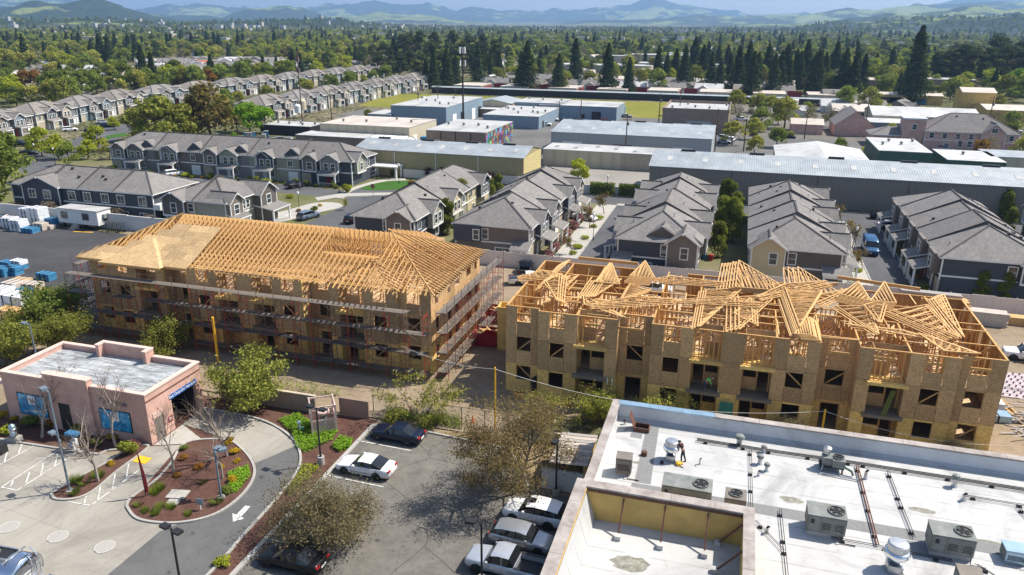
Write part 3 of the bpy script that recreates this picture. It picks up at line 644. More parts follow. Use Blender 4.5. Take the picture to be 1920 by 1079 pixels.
BUN = [(((-18.31,69.71,9.3),(-17.45,80.75,9.3),(-17.96,78.70,9.3)),4,(.16,.0),'narrow bundle of trusses at the open block\'s far corner by the alley'),
 (((-16.51,66.59,9.3),(-15.40,75.79,9.3),(-16.23,75.33,9.3)),3,(.2,.05),'slim trusses lying just inside the open block\'s corner nearest the alley'),
 (((-13.73,69.03,9.3),(-11.96,75.21,9.3),(-13.59,74.52,9.3)),7,(.28,-.05),'fan of trusses behind the first balcony bay of the open block'),
 (((-12.99,74.35,9.3),(-10.65,74.38,9.3),(-12.63,81.44,9.3)),8,(.06,-.2),'steep triangular stack of trusses by the back wall nearest the alley'),
 (((-10.04,75.11,9.3),(-7.44,75.05,9.3),(-9.20,80.89,9.3)),8,(.07,.14),'triangular stack of trusses beside the gap in the back wall'),
 (((-9.66,69.22,9.3),(-7.25,73.05,9.3),(-9.54,74.03,9.3)),3,(.1,.3),'broad truss lying across the first entrance bay of the open block'),
 (((-15.47,69.12,9.3),(-8.11,69.25,9.3),(-11.80,69.48,9.3)),2,(.0,-.3),'long flat truss laid lengthwise over the rooms of the first bay'),
 (((-0.73,75.62,9.3),(4.65,76.16,9.3),(-0.53,85.11,9.3)),7,(.3,.05),'widest fan of trusses, leaning against the back wall in mid building'),
 (((5.93,76.40,9.3),(10.24,76.63,9.3),(6.05,85.56,9.3)),4,(.5,.04),'pair of spread trusses by the back wall beside the widest fan'),
 (((-2.42,64.28,9.3),(1.09,76.03,9.3),(-2.41,74.59,9.3)),4,(.24,.1),'trusses pointing at the front wall above the worker\'s balcony'),
 (((0.59,64.71,9.3),(4.07,75.32,9.3),(0.43,73.52,9.3)),4,(.35,.06),'trusses pointing at the front wall over the green sheet'),
 (((5.13,75.33,9.3),(5.94,65.14,9.3),(8.64,75.80,9.3)),9,(.1,.16),'largest stacked pile of trusses, in the open block\'s middle'),
 (((7.05,64.76,9.3),(8.44,64.95,9.3),(8.40,69.68,9.3)),6,(-.16,.05),'short fan of trusses on the front wall right of the middle bay'),
 (((10.41,75.89,9.3),(13.02,74.72,9.3),(12.59,80.72,9.3)),8,(.1,.1),'tall triangular stack next to the second gap in the back wall'),
 (((13.27,74.80,9.3),(15.53,74.92,9.3),(15.50,81.64,9.3)),8,(.06,.12),'triangular stack standing right of its taller twin by the back wall'),
 (((10.08,73.79,9.3),(13.00,67.61,9.3),(13.12,74.75,9.3)),3,(.2,.1),'crossed trusses over the second entrance bay'),
 (((14.28,73.64,9.3),(18.46,68.10,9.3),(17.54,76.15,9.3)),6,(.25,.06),'long leaning trusses in the last bay of the open block'),
 (((10.68,69.86,9.3),(18.55,68.13,9.3),(15.48,69.78,9.3)),2,(.0,-.3),'longest truss, lying lengthwise over the last bay'),
 (((19.22,78.68,9.3),(19.65,68.84,9.3),(20.48,80.52,9.3)),4,(.2,.02),'slender trusses by the open block\'s end wall')]
for (p0, p1, ap), n, (dx, dy), lb in BUN:
    cx, cy = (p0[0]+p1[0])/2, (p0[1]+p1[1])/2
    t = thing('truss_bundle', lb, 'roof trusses', (cx,cy,9.23), 0, 'loose trusses on the open block')
    for k in range(n):
        j = rng.uniform(-.05,.05)
        o = obj('roof_truss', flat_truss(*[(q[0]+dx*k+j, q[1]+dy*k) for q in (p0,p1,ap)], .06+.075*k+.0*j, cx, cy), M['lumber'], t)
        o.rotation_euler = (rng.uniform(-.01,.01), rng.uniform(-.01,.01), 0)
BUN2 = random.Random(17)
for k in range(11):                                            # more of the same, strewn in twos and threes
    cx, cy = -18.5+k*3.7+BUN2.uniform(-.6,.6), BUN2.choice((67.6,70.5,73.4,76.4,78.4)); a = BUN2.choice((0,PI/2,.6,2.4,1.2))+BUN2.uniform(-.25,.25); Ln = BUN2.uniform(3.2,5.0); u = Vector((math.cos(a),math.sin(a),0)); v = Vector((-u.y,u.x,0)); f = BUN2.uniform(.2,.8)
    x0 = cx-abs(u.x)*Ln; x1 = cx+abs(u.x)*Ln
    if x0 < -20 or x1 > 23 or cy-abs(u.y)*Ln < 64.6 or cy+abs(u.y)*Ln > 81.2: Ln *= .55
    t = thing('truss_bundle', 'loose trusses strewn over the open block, %s pile counted from the alley end' % ORD[k], 'roof trusses', (cx,cy,9.26+.28*(k%2)), 0, 'trusses strewn over the open block')
    for j in range(BUN2.choice((2,3,4))):
        p0 = Vector((cx,cy,0))-u*Ln+v*.22*j; p1 = Vector((cx,cy,0))+u*Ln+v*.26*j
        o = obj('roof_truss', flat_truss(p0, p1, p0.lerp(p1,f)+v*BUN2.uniform(1.2,1.9), .06+.08*j, cx, cy), M['lumber'], t); o.rotation_euler = (BUN2.uniform(-.012,.012), BUN2.uniform(-.012,.012), 0)
for k, (p, q) in enumerate((((-16.23,81.66,9.4),(-9.47,81.50,9.4)),((11.44,83.28,9.4),(19.12,81.63,9.4)),((4.70,76.72,9.4),(11.21,80.85,9.4)))):   # glulam beams across the gaps at the back
    b = MB(); b.beam((p[0],p[1],0), (q[0],q[1],0), .16, .34); tag(obj('header_beam', b, M['lumber'], loc=(0,0,9.5)), ['deep beam spanning the back of the open block near the alley','deep beam over the back wall towards the lumber stacks','slanted beam across the middle of the back wall'][k], 'beam', 'beams on the open block')

# --- roof of the scaffolded block (local to B1)
PIT = .45; OH = .8; ZE = 9.24; RY = 7.6
def zr(y): return ZE + PIT*y
cm = MB(); truss(cm, (0,-OH,ZE-PIT*OH+.1), (0,1,0), BY+2*OH, PIT*(RY+OH), 12, .07, .15)
cme = cm.mesh('roof_truss', M['lumber'])
x = 8.0
lm = MB(); truss(lm, (0,-OH,ZE-PIT*OH+.1), (0,1,0), 9.2, PIT*4.6, 7, .07, .15); lme = lm.mesh('roof_truss', M['lumber'])
hm = MB(); hm.beam((0,BY+OH,zr(-OH)+.1),(0,RY,zr(RY)+.1),.07,.15); hm.beam((0,RY,ZE),(0,RY,zr(RY)),.07,.13); hm.beam((0,RY,ZE),(0,BY,ZE),.07,.1)
for q in (2,4,6): hm.beam((0,RY+q,ZE),(0,RY+q-1,zr(RY-q+1)),.06,.09); hm.beam((0,RY+q,ZE),(0,RY+q,zr(RY-q)),.06,.08)
hme = hm.mesh('roof_truss', M['lumber'])
while x < 35.2:
    if x < 28.2: obj('roof_truss', cme, parent=B1, loc=(x,0,0))
    else: obj('roof_truss', lme, parent=B1, loc=(x,0,0)); obj('roof_truss', hme, parent=B1, loc=(x,0,0))
    x += .61
def jack(P, d, n_, rise, ln):
    b = MB(); P = Vector(P); d = Vector(d); Z = Vector((0,0,1)); q = P+d*ln; t = q+Z*rise
    b.beam(P, t, .07, .15); b.beam(P+Z*.0, q, .07, .11); k = 1.2
    while k < ln: b.beam(P+d*k, P+d*k+Z*(rise*k/ln), .06, .08); k += 1.5
    obj('jack_truss', b, M['lumber'], B1)
k = .3
while k < RY:
    for x0, s in ((BX,-1), (0,1)):
        xx = x0+s*k                                                       # jacks in the long slopes beside each hip
        jack((xx,-OH,ZE-PIT*OH+.1), (0,1,0), 0, PIT*(k+OH), k+OH); jack((xx,BY+OH,ZE-PIT*OH+.1), (0,-1,0), 0, PIT*(k+OH), k+OH)
        for yy in (k, BY-k): jack((x0-s*OH,yy,ZE-PIT*OH+.1), (s,0,0), 0, PIT*(k+OH), k+OH)
    k += .61
hp = MB()
for x0, s in ((BX,-1),(0,1)):
    for y0, q in ((-OH,1),(BY+OH,-1)): hp.beam((x0-s*OH,y0,zr(-OH)+.14), (x0+s*RY,RY,zr(RY)+.14), .08, .18)
obj('hip_rafter', hp, M['lumber'], B1)
for (xa, xb_, sh) in ((2.9,11.3,True),(31.1,39.6,False)):                 # small hips over the projecting bays
    hw = (xb_-xa)/2; y0 = -1.5; zb = zr(-OH)+.12; xm = (xa+xb_)/2; ap = (xm,y0+hw,zb+PIT*hw); back = (xm,y0+hw+1.0,zb+PIT*hw)
    if sh:
        for pts in ([(xa,y0,zb),(xb_,y0,zb),ap], [(xb_,y0,zb),(xb_,-OH+.05,zb),back,ap], [(xa,-OH+.05,zb),(xa,y0,zb),ap,back]):
            b = MB(); b.slab(pts, .03); obj('roof_panel', b, M['osbroof'], B1)
        f = MB(); f.box(xa,y0-.03,zb-.28,xb_,y0,zb); obj('fascia', f, M['lumber'], B1)
    else:
        b = MB(); s = .2
        while s < 2*hw:
            r_ = min(s, 2*hw-s); b.beam((xa+s,y0,zb), (xa+s,y0+r_,zb+PIT*r_), .07, .15); s += .61
        s = .3
        while s < hw:
            for e, sg in ((xa,1),(xb_,-1)): b.beam((e,y0+s,zb), (e+sg*s,y0+s,zb+PIT*s), .07, .15)
            s += .61
        s = .0
        while s < 3.4:
            for sg in (1,-1): b.beam((xm,y0+hw+s*.3,zb+PIT*hw), (xm+sg*(hw-s),y0+hw+s,zb+PIT*s), .07, .13)
            s += .61
        stuff('bay_rafter', b, M['lumber'], parent=B1)
# sheathing on the near-left end: sheets of board, two missing areas
stp = 1.11
for j in range(8):
    ya, yb = -OH+j*stp, min(-OH+(j+1)*stp, RY-.05); xa, xb_ = max(ya,-OH), max(yb,-OH)
    if j == 0: xb_ = yb
    xs = xa; q = 14.0 - (1.2 if j % 2 else 0)
    cuts = [q-2.44*i for i in range(0, 8)]; cuts = [14.25]+cuts
    for c0, c1 in zip(cuts, cuts[1:]):
        if c0 <= xa+.05 or (2 <= j <= 6 and c1 <= xa+1.9): break
        if (j >= 6 and c0 > 9.6) or (j == 7 and c0 < 9) or c0-c1 < .1: continue
        l0, l1 = max(c1, xa), max(c1, xb_)
        b = MB(); g = .012; zz = .19
        b.slab([(l0+g,ya+g,zr(ya)+zz),(c0-g,ya+g,zr(ya)+zz),(c0-g,yb-g,zr(yb)+zz),(min(l1+g,c0-g),yb-g,zr(yb)+zz)], .025); obj('roof_panel', b, M['osbroof'], B1)
for j in range(7):                                                       # left hip slope, its middle still open
    xa, xb_ = -OH+j*stp, -OH+(j+1)*stp
    y = xa
    while y < BY-xa-.1:
        y1 = min(y+2.44, BY-xa); open_ = (1 <= j <= 5 and 3.4 < y < 11.5) or (j > 3 and y > 5.5)
        if not open_:
            b = MB(); zz = .19; u0, u1 = max(y, xb_), min(y1, BY-xb_)
            if u1 > u0: b.slab([(xa,y1-.01,zr(xa)+zz),(xa,y+.01,zr(xa)+zz),(xb_,u0+.01,zr(xb_)+zz),(xb_,u1-.01,zr(xb_)+zz)], .025); obj('roof_panel', b, M['osbroof'], B1)
        y = y1
fa = MB(); fa.box(-OH,-OH-.04,zr(-OH)-.1,14.2,-OH,zr(-OH)+.16); fa.box(-OH-.04,-OH,zr(-OH)-.1,-OH,BY+OH,zr(-OH)+.16); obj('fascia', fa, M['lumber'], B1)
st = MB()                                                                # top storey studs seen through the window holes
for xx in np.arange(.3, BX, 1.3): st.beam((xx,3.2,T0), (xx+rng.uniform(-.8,.8),3.2,T1), .06, .12); st.beam((xx,1.6,T0), (xx,1.6,T1), .06, .1)
stuff('interior_stud', st, M['stud'], parent=B1)
for k in range(9):                                                      # back wing of the same roof
    jack((31+k*.61,BY+4.2,ZE-.2), (0,-1,0), 0, 1.9, 4.3)
pg = MB(); pg.box(30.7,BY+.05,T0,36.8,BY+4.0,WT); obj('rear_bay', pg, M['osb'], B1)
# bright new studs in the two uprights at the balcony corners
for xx in (10.9, 14.0, 28.4): panel_y(B1, -.75, -.5, xx, .1, WT-.1, M['ply'], .005, .05)

# --- scaffolding
LV = (1.0, 3.15, 5.3, 7.45)
def frame_mesh(m):
    b = MB()
    for y in (0, 1.2): b.beam((0,y,0), (0,y,2.15), .05, .05)
    for z in (.5, 1.1, 1.9): b.beam((0,0,z), (0,1.2,z), .03, .03)
    b.beam((0,0,2.08), (0,1.2,2.08), .05, .05); b.beam((0,.35,1.1), (0,.35,1.9), .035, .035); return b.mesh('frame', m)
FR = frame_mesh(M['redsteel']); FG = frame_mesh(M['greysteel'])
bb = MB(); bb.beam((0,0,.25), (2.1,0,1.6), .03, .03); bb.beam((0,0,1.6), (2.1,0,.25), .03, .03); XB = bb.mesh('cross_brace', M['greysteel'])
bb = MB(); bb.beam((0,0,.55), (2.1,0,.55), .028, .028); bb.beam((0,0,1.05), (2.1,0,1.05), .028, .028); GR = bb.mesh('guard_rail', M['greysteel'])
PK = []
for v in range(3):
    b = MB()
    for i in range(4): b.box(-.1+rng.uniform(-.1,.05), .12+i*.25, 0, 2.2+rng.uniform(-.05,.15), .35+i*.25, .05)
    PK.append(b.mesh('plank', M['scafplank']))
b = MB(); b.box(-.12,-.12,0,.12,.12,.03); b.beam((0,0,.03),(0,0,.5),.04,.04); BP = b.mesh('base_plate', M['greysteel'])
def scaffold(label, loc, rz, n, lv=LV):
    t = thing('scaffold', label, 'scaffold', loc, rz, 'scaffolding round the trussed block')
    for i in range(n+1):
        for y in (0, 1.2): obj('base_plate', BP, parent=t, loc=(i*2.1,y,0))
        for k, z in enumerate((-.0,)+lv[:-1]):
            obj('frame', FR if rng.random() < .75 else FG, parent=t, loc=(i*2.1,0,z if k else -1.1))
        p = MB(); p.beam((0,0,0),(0,0,1.2),.045,.045); p.beam((0,1.2,0),(0,1.2,.2),.045,.045); obj('guard_post', p, M['greysteel'], t, loc=(i*2.1,0,lv[-1]))
        if i == n: break
        for k, z in enumerate(lv):
            if rng.random() < .93: obj('plank', rng.choice(PK), parent=t, loc=(i*2.1,rng.uniform(-.03,.03),z))
            obj('guard_rail', GR, parent=t, loc=(i*2.1,0,z))
            if rng.random() < .8: obj('cross_brace', XB, parent=t, loc=(i*2.1,0 if rng.random() < .7 else 1.2,z-2.1 if k else -.3))
    return t
scaffold('long shaded scaffold in front of the trussed block', (-72.2,64.15,0), 0, 21)
scaffold('sunlit scaffold along the alley side of the trussed block', (-26.1,65.6,0), PI/2, 9)
scaffold('short scaffold at the asphalt lot end of the trussed block', (-74.5,84.5,0), -PI/2, 8)
# ---------------------------------------------------------------- townhouses
WCACHE = {}
def window_meshes(w, h, fm='trim', pm='glass'):
    k = (round(w,2), round(h,2), fm, pm)
    if k not in WCACHE:
        f = MB(); t = .13
        f.add([(-w/2-t,-.07,-t),(w/2+t,-.07,-t),(w/2+t,-.07,h+t),(-w/2-t,-.07,h+t),(-w/2,-.07,0),(w/2,-.07,0),(w/2,-.07,h),(-w/2,-.07,h),
               (-w/2-t,0,-t),(w/2+t,0,-t),(w/2+t,0,h+t),(-w/2-t,0,h+t),(-w/2,-.01,0),(w/2,-.01,0),(w/2,-.01,h),(-w/2,-.01,h)],
              [(0,1,5,4),(1,2,6,5),(2,3,7,6),(3,0,4,7),(0,8,9,1),(1,9,10,2),(2,10,11,3),(3,11,8,0),(4,5,13,12),(5,6,14,13),(6,7,15,14),(7,4,12,15)])
        g = MB(); g.box(-w/2,-.03,0,w/2,-.012,h)
        b = MB()
        if w > h*.9: b.box(-.03,-.05,0,.03,-.032,h)
        else: b.box(-w/2,-.05,h/2-.03,w/2,-.032,h/2+.03)
        WCACHE[k] = (f.mesh('window', M[fm]), g.mesh('pane', M[pm]), b.mesh('glazing_bar', M[fm]))
    return WCACHE[k]
SIDE_RZ = {'S': 0, 'N': PI, 'W': -PI/2, 'E': PI/2}
def spt(L, D, side, u, v, z): return {'S': (u,-v,z), 'N': (u,D+v,z), 'W': (-v,u,z), 'E': (L+v,u,z)}[side]
def window(par, L, D, side, u, z, w=1.0, h=1.4, v=0, bar=True, fm='trim', pm='glass', name='window'):
    f, g, b = window_meshes(w, h, fm, pm)
    o = obj(name, f, parent=par, loc=spt(L,D,side,u,v+.004,z), rz=SIDE_RZ[side]); obj('pane', g, parent=o)
    if bar: obj('glazing_bar', b, parent=o)
    return o
def hip_roof(par, x0, x1, y0, y1, ze, zr_, hw=1, he=1, oh=.55, m='shingle', yr=None, caps=True):
    """closed hip or gable roof with its ridge along x"""
    yr = (y0+y1)/2 if yr is None else yr; hd = (y1-y0)/2; sl = (zr_-ze)/hd; z = ze-sl*oh*.6
    X0, X1, Y0, Y1 = x0-(oh if hw >= 0 else 0), x1+(oh if he >= 0 else 0), y0-oh, y1+oh
    r0, r1 = X0+(hd+oh)*max(hw,0), X1-(hd+oh)*max(he,0)
    if r0 > r1: r0 = r1 = (r0+r1)/2
    b = MB(); B0 = [(X0,Y0),(X1,Y0),(X1,Y1),(X0,Y1)]
    vs = [(p[0],p[1],z-.2) for p in B0]+[(p[0],p[1],z) for p in B0]+[(r0,yr,zr_),(r1,yr,zr_)]
    b.add(vs, [(3,2,1,0)]); b.k = 1
    b.add(vs, [(0,1,5,4),(1,2,6,5),(2,3,7,6),(3,0,4,7)]); b.k = 0
    b.add(vs, [(4,5,9,8),(6,7,8,9),(7,4,8),(5,6,9)])
    me = bpy.data.meshes.new('roof'); me.from_pydata(vs, [], [(3,2,1,0),(0,1,5,4),(1,2,6,5),(2,3,7,6),(3,0,4,7),(4,5,9,8),(6,7,8,9),(7,4,8),(5,6,9)])
    me.materials.append(M[m]); me.materials.append(M['trim']); me.polygons.foreach_set('material_index', [1,1,1,1,1,0,0,0,0]); me.update()
    o = obj('roof', me, parent=par)
    if caps:
        for p, q in [((r0,yr,zr_),(r1,yr,zr_))]+([((X0,Y0,z),(r0,yr,zr_)),((X0,Y1,z),(r0,yr,zr_))] if hw > 0 else [])+([((X1,Y0,z),(r1,yr,zr_)),((X1,Y1,z),(r1,yr,zr_))] if he > 0 else []):
            if (Vector(p)-Vector(q)).length > .5:
                c = MB(); c.beam((p[0],p[1],p[2]+.03),(q[0],q[1],q[2]+.03),.26,.07); obj('ridge_cap', c, M['cap'], o)
    return o
def gable(par, L, D, side, u, w, out, ze, rise, back, m='sid_taupe', rm='shingle', z0=0, win=None, oh=.4, wall=True):
    """projecting bay with its own gable roof running back into the main roof"""
    def P(uu, v, z): return spt(L, D, side, uu, v, z)
    if wall:
        b = MB(); prof = [(u-w/2,z0),(u+w/2,z0),(u+w/2,ze),(u,ze+rise-.1),(u-w/2,ze)]
        vs = [P(a,out,c) for a, c in prof]+[P(a,-.5 if z0 < .1 else -.3,c) for a, c in prof]
        b.add(vs, [(0,1,2,3,4),(9,8,7,6,5)]+[(i,i+5,(i+1)%5+5,(i+1)%5) for i in range(5)]); wl = obj('bay', b, M[m], par)
        for uu in (u-w/2, u+w/2):
            c = MB(); a = P(uu,out+.02,z0+.02); e = P(uu,out+.02,ze-.02); c.beam(a, e, .16, .16, (1,0,0)); obj('corner_board', c, M['trim'], par)
        if z0 > .5:
            c = MB(); c.beam(P(u-w/2-.05,out+.03,z0+.1),P(u+w/2+.05,out+.03,z0+.1),.1,.3); obj('belt_board', c, M['trim'], par)
    hw = w/2+oh; sl = rise/(w/2); zE = ze-sl*oh*.8; t = .17
    out_ = [(u-hw,zE),(u,ze+rise+.05),(u+hw,zE)]; inn = [(u+hw,zE-t),(u,ze+rise+.05-t),(u-hw,zE-t)]
    pr = out_+inn; n = 6
    vs = [P(a,out+.45,c) for a, c in pr]+[P(a,-back,c) for a, c in pr]
    me = bpy.data.meshes.new('gable_roof'); fs = [(0,1,4,5),(1,2,3,4),(11,10,7,6),(10,9,8,7),(0,6,7,1),(1,7,8,2),(2,8,9,3),(3,9,10,4),(4,10,11,5),(5,11,6,0)]
    me.from_pydata(vs, [], fs); me.materials.append(M[rm]); me.materials.append(M['trim']); me.polygons.foreach_set('material_index', [1,1,0,0,0,0,1,0,0,1]); me.update()
    o = obj('gable_roof', me, parent=par)
    c = MB(); c.beam(P(u,out+.4,ze+rise+.09),P(u,-back,ze+rise+.09),.24,.06); obj('ridge_cap', c, M['cap'], o)
    k = MB(); a = P(u,out+.46,ze+rise-.1); k.box(a[0]-.14,a[1]-.14,a[2]-.25,a[0]+.14,a[1]+.14,a[2]+.06); obj('bracket', k, M['trim'], o)
    if win:
        for du in win: window(par, L, D, side, u+du, 3.35, 1.0, 1.5, out)
def porch(par, L, D, side, u0, u1, out, z=2.75, rise=.75, rm='shingle', posts=True, v0=0):
    def P(uu, v, zz): return spt(L, D, side, uu, v, zz)
    b = MB(); pts = [P(u0,v0+out,z),P(u1,v0+out,z),P(u1,v0+.0,z+rise),P(u0,v0+.0,z+rise)]; vs = pts+[(p[0],p[1],p[2]-.18) for p in pts]
    me = bpy.data.meshes.new('porch_roof'); me.from_pydata(vs, [], [(0,1,2,3),(7,6,5,4),(0,4,5,1),(1,5,6,2),(2,6,7,3),(3,7,4,0)])
    me.materials.append(M[rm]); me.materials.append(M['trim']); me.polygons.foreach_set('material_index', [0,1,1,1,1,1]); me.update(); obj('porch_roof', me, parent=par)
    if posts:
        for uu in (u0+.25, u1-.25):
            c = MB(); a = P(uu,v0+out-.25,0); c.box(a[0]-.13,a[1]-.13,0,a[0]+.13,a[1]+.13,z-.19); obj('post', c, M['trim'], par)
        c = MB(); c.beam(P(u0+.25,v0+out-.25,z-.32),P(u1-.25,v0+out-.25,z-.32),.14,.24); obj('porch_beam', c, M['trim'], par)
        c = MB(); c.beam(P(u0+.4,v0+out-.25,.85),P(u1-.4,v0+out-.25,.85),.06,.08)
        for uu in np.arange(u0+.5, u1-.4, .3): c.beam(P(uu,v0+out-.25,.1),P(uu,v0+out-.25,.85),.04,.04)
        obj('railing', c, M['trim'], par)
vb = MB(); vb.box(-.18,-.18,-.2,.18,.18,.28); VENT = vb.mesh('roof_vent', M['dark'])
vb = MB(); vb.tube([(0,0,-.2),(0,0,.45)], .06, 5); PIPE = vb.mesh('vent_pipe', M['hvac'])
def townhouse(label, loc, rz, L, D, n, cols, zE=5.7, zR=8.4, porch_side=None, gable_side=None, front=None, hipW=1, hipE=1, seed=1, rm='shingle', group='townhouses', win_sides='SN', name='townhouse', deep=1.9, split=True):
    r = random.Random(seed); t = thing(name, label, 'house', loc, rz, group); ul = L/n
    for i in range(n):
        w = MB(); w.box(i*ul+(.0 if i == 0 else .0), r.choice((0,0,.15)), 0, (i+1)*ul, D-r.choice((0,0,.15)), zE-.12); obj('wall', w, M[cols[i%len(cols)]], t)
    base = MB(); base.box(-.03,-.03,2.72,L+.03,D+.03,2.95); obj('belt_board', base, M['trim'], t)
    for uu, vv in ((0,0),(L,0),(L,D),(0,D)):
        c = MB(); c.box(uu-.09,vv-.09,0,uu+.09,vv+.09,zE-.3); obj('corner_board', c, M['trim'], t)
    for i in range(n):
        j = (i % 2)*.32*(1 if split else 0); yr = D/2+(r.uniform(-.35,.35) if split else 0)
        a, b_ = i*ul, (i+1)*ul
        hip_roof(t, a, b_, 0, D, zE, zR+j, hipW if i == 0 else -1, hipE if i == n-1 else -1, m=rm, yr=yr)
        if i:                                     # step between neighbouring roofs
            for y0, y1 in ((-.5, yr), (D+.5, yr)):
                c = MB(); sl = (zR+.32-zE)/(D/2); c.beam((a,y0,zE-sl*.35+.1),(a,y1,zR+.34),.16,.2); obj('roof_flashing', c, M['cap'], t)
        sl = (zR-zE)/(D/2)
        for k in range(4):
            yy = D/2+r.choice((-1,1))*r.uniform(.8, D/2-1); xx = r.uniform(a+1.2, b_-1.2)
            if (i == 0 and xx < min(3,ul*.4)) or (i == n-1 and xx > L-3): continue
            obj('roof_vent' if k < 2 else 'vent_pipe', VENT if k < 2 else PIPE, parent=t, loc=(xx,yy,zE+sl*(D/2-abs(yy-D/2))+.1))
    sl = (zR-zE)/(D/2)
    for sd in win_sides:
        for i in range(n):
            a = i*ul
            gs = gable_side and sd in gable_side; ps = porch_side and sd in porch_side
            cu = a+ul*(.36 if i%2 else .62)
            if gs:
                gw = min(4.4, ul*.5); rise = gw/2*.62
                gable(t, L, D, sd, cu, gw, .9, zE-.05, rise, rise/sl+.2, cols[(i+1)%len(cols)], rm, 2.75 if ps else 2.75, (-.85,.85) if gw > 3.6 else (0,))
                ou = a+ul*(.82 if i%2 else .16)
                window(t, L, D, sd, ou, 3.5, 1.2, 1.2)
            else:
                for k in range(max(2, round(ul/3.4))): window(t, L, D, sd, a+ul*(k+.5)/max(2, round(ul/3.4)), 3.45, 1.15, 1.35)
            if ps:
                pw = min(4.6, ul*.55); porch(t, L, D, sd, cu-pw/2, cu+pw/2, deep+.9, 2.8, .8, rm)
                dr = MB(); p = spt(L,D,sd,cu-.9,.03,0); q = (.5,.06) if sd in 'SN' else (.06,.5); dr.box(p[0]-q[0],p[1]-q[1],0,p[0]+q[0],p[1]+q[1],2.1); obj('door', dr, M['redwall'] if i%3 == 1 else M['trim'], t)
                window(t, L, D, sd, cu+1.0, .9, 1.1, 1.2)
                gr_ = MB(); p = spt(L,D,sd,a+ul*(.86 if i%2 else .12),.02,0); q = (1.2,.05) if sd in 'SN' else (.05,1.2); gr_.box(p[0]-q[0],p[1]-q[1],0,p[0]+q[0],p[1]+q[1],2.3); obj('garage_door', gr_, M['trim'] if i%2 else M['sid_tan'], t)
            else:
                for k in range(2): window(t, L, D, sd, a+ul*(k+.5)/2, .8, 1.2, 1.2)
    for f in front or []:
        k = f[0]
        if k == 'gable': gable(t, L, D, *f[1:5], zE-.05, f[5], f[6], f[7], rm, f[8] if len(f) > 8 else 0)
        elif k == 'win': window(t, L, D, *f[1:])
        elif k == 'porch': porch(t, L, D, *f[1:], rm=rm)
        elif k == 'box':
            b = MB(); s_, u0, u1, out, z0, z1, mm = f[1:]; p = spt(L,D,s_,u0,out,0); q = spt(L,D,s_,u1,-.2,0)
            b.box(min(p[0],q[0]),min(p[1],q[1]),z0,max(p[0],q[0]),max(p[1],q[1]),z1); obj('bay', b, M[mm], t)
    return t
Q = PI/2
# rows running away from the camera (local x = away, S = east side, N = west side, W = end facing the camera)
townhouse('grey and cream townhouse row beyond the trussed roof, its shaded end navy', (-47.6,106.6,0), Q, 37, 10.4, 3, ['sid_navy','sid_sage','sid_cream'], gable_side='S', seed=3,
          front=[('gable','W',2.4,4.2,.7,1.35,3.4,'sid_taupe',2.6),('win','W',2.5,3.3,.9,1.5,.7),('win','W',4.9,3.4,.8,1.4)])
townhouse('brown townhouse row with stepped hip roofs beside the alley of pink blossom', (-29.0,107,0), Q, 39, 11.8, 4, ['sid_taupe','sid_navy','sid_brown','sid_navy'], porch_side='S', gable_side='S', seed=4, zR=8.6,
          front=[('box','W',7.6,11.9,.8,2.9,5.5,'sid_navy'),('win','W',8.2,3.3,.85,1.5,.8),('win','W',7.0,3.3,.85,1.5),('win','W',4.2,.6,2.2,1.4),('porch','W',-.6,2.4,2.4)])
townhouse('townhouse row with a navy gabled end between the alley and the tall hedge trees', (-4.0,106.2,0), Q, 42, 11.4, 4, ['sid_navy','sid_taupe','sid_brown','sid_taupe'], porch_side='N', gable_side='SN', seed=6, zR=8.5,
          front=[('gable','W',2.2,4.2,.8,1.5,3.8,'sid_taupe',0),('win','W',1.9,3.3,.95,1.55,.8),('win','W',4.7,3.3,.95,1.55),('gable','W',5.2,5.6,-1.2,1.9,3,'sid_brown',5.0),('win','W',7.3,.5,1.7,1.5),('porch','W',9.2,12.2,1.6)])
townhouse('townhouse row with a cream gabled end facing the open timber block', (15.0,107.6,0), Q, 41, 11.9, 5, ['sid_brown','sid_tan','sid_taupe','sid_sage'], porch_side='S', gable_side='S', seed=8, zR=8.5,
          front=[('gable','W',9.6,4.4,.8,1.55,3.6,'sid_cream',0),('win','W',8.9,3.3,.95,1.55,.8),('win','W',6.4,3.3,.95,1.55),('porch','W',-1.2,2.4,2.2)])
townhouse('townhouse row with white railed porches along the alley where the blue van stands', (40.8,110,0), Q, 37.5, 13, 5, ['sid_navy','sid_taupe','sid_grey','sid_taupe'], porch_side='N', gable_side='', seed=9, zR=8.7,
          front=[('gable','W',1.6,4.2,.9,1.4,3.6,'sid_brown',2.7),('win','W',1.6,3.3,1.0,1.5,.9),('win','W',4.6,3.3,1.0,1.5)]+
          [f for i in range(5) for f in (('box','N',i*7.5+1.0,i*7.5+4.8,.9,2.8,5.6,'sid_taupe'),('win','N',i*7.5+2.9,3.35,1.3,1.5,.9))])
townhouse('townhouse at the right edge of the picture beyond the porch row', (58.5,119,0), Q, 30, 9.5, 3, ['sid_blue','sid_taupe','sid_navy'], gable_side='N', seed=10)
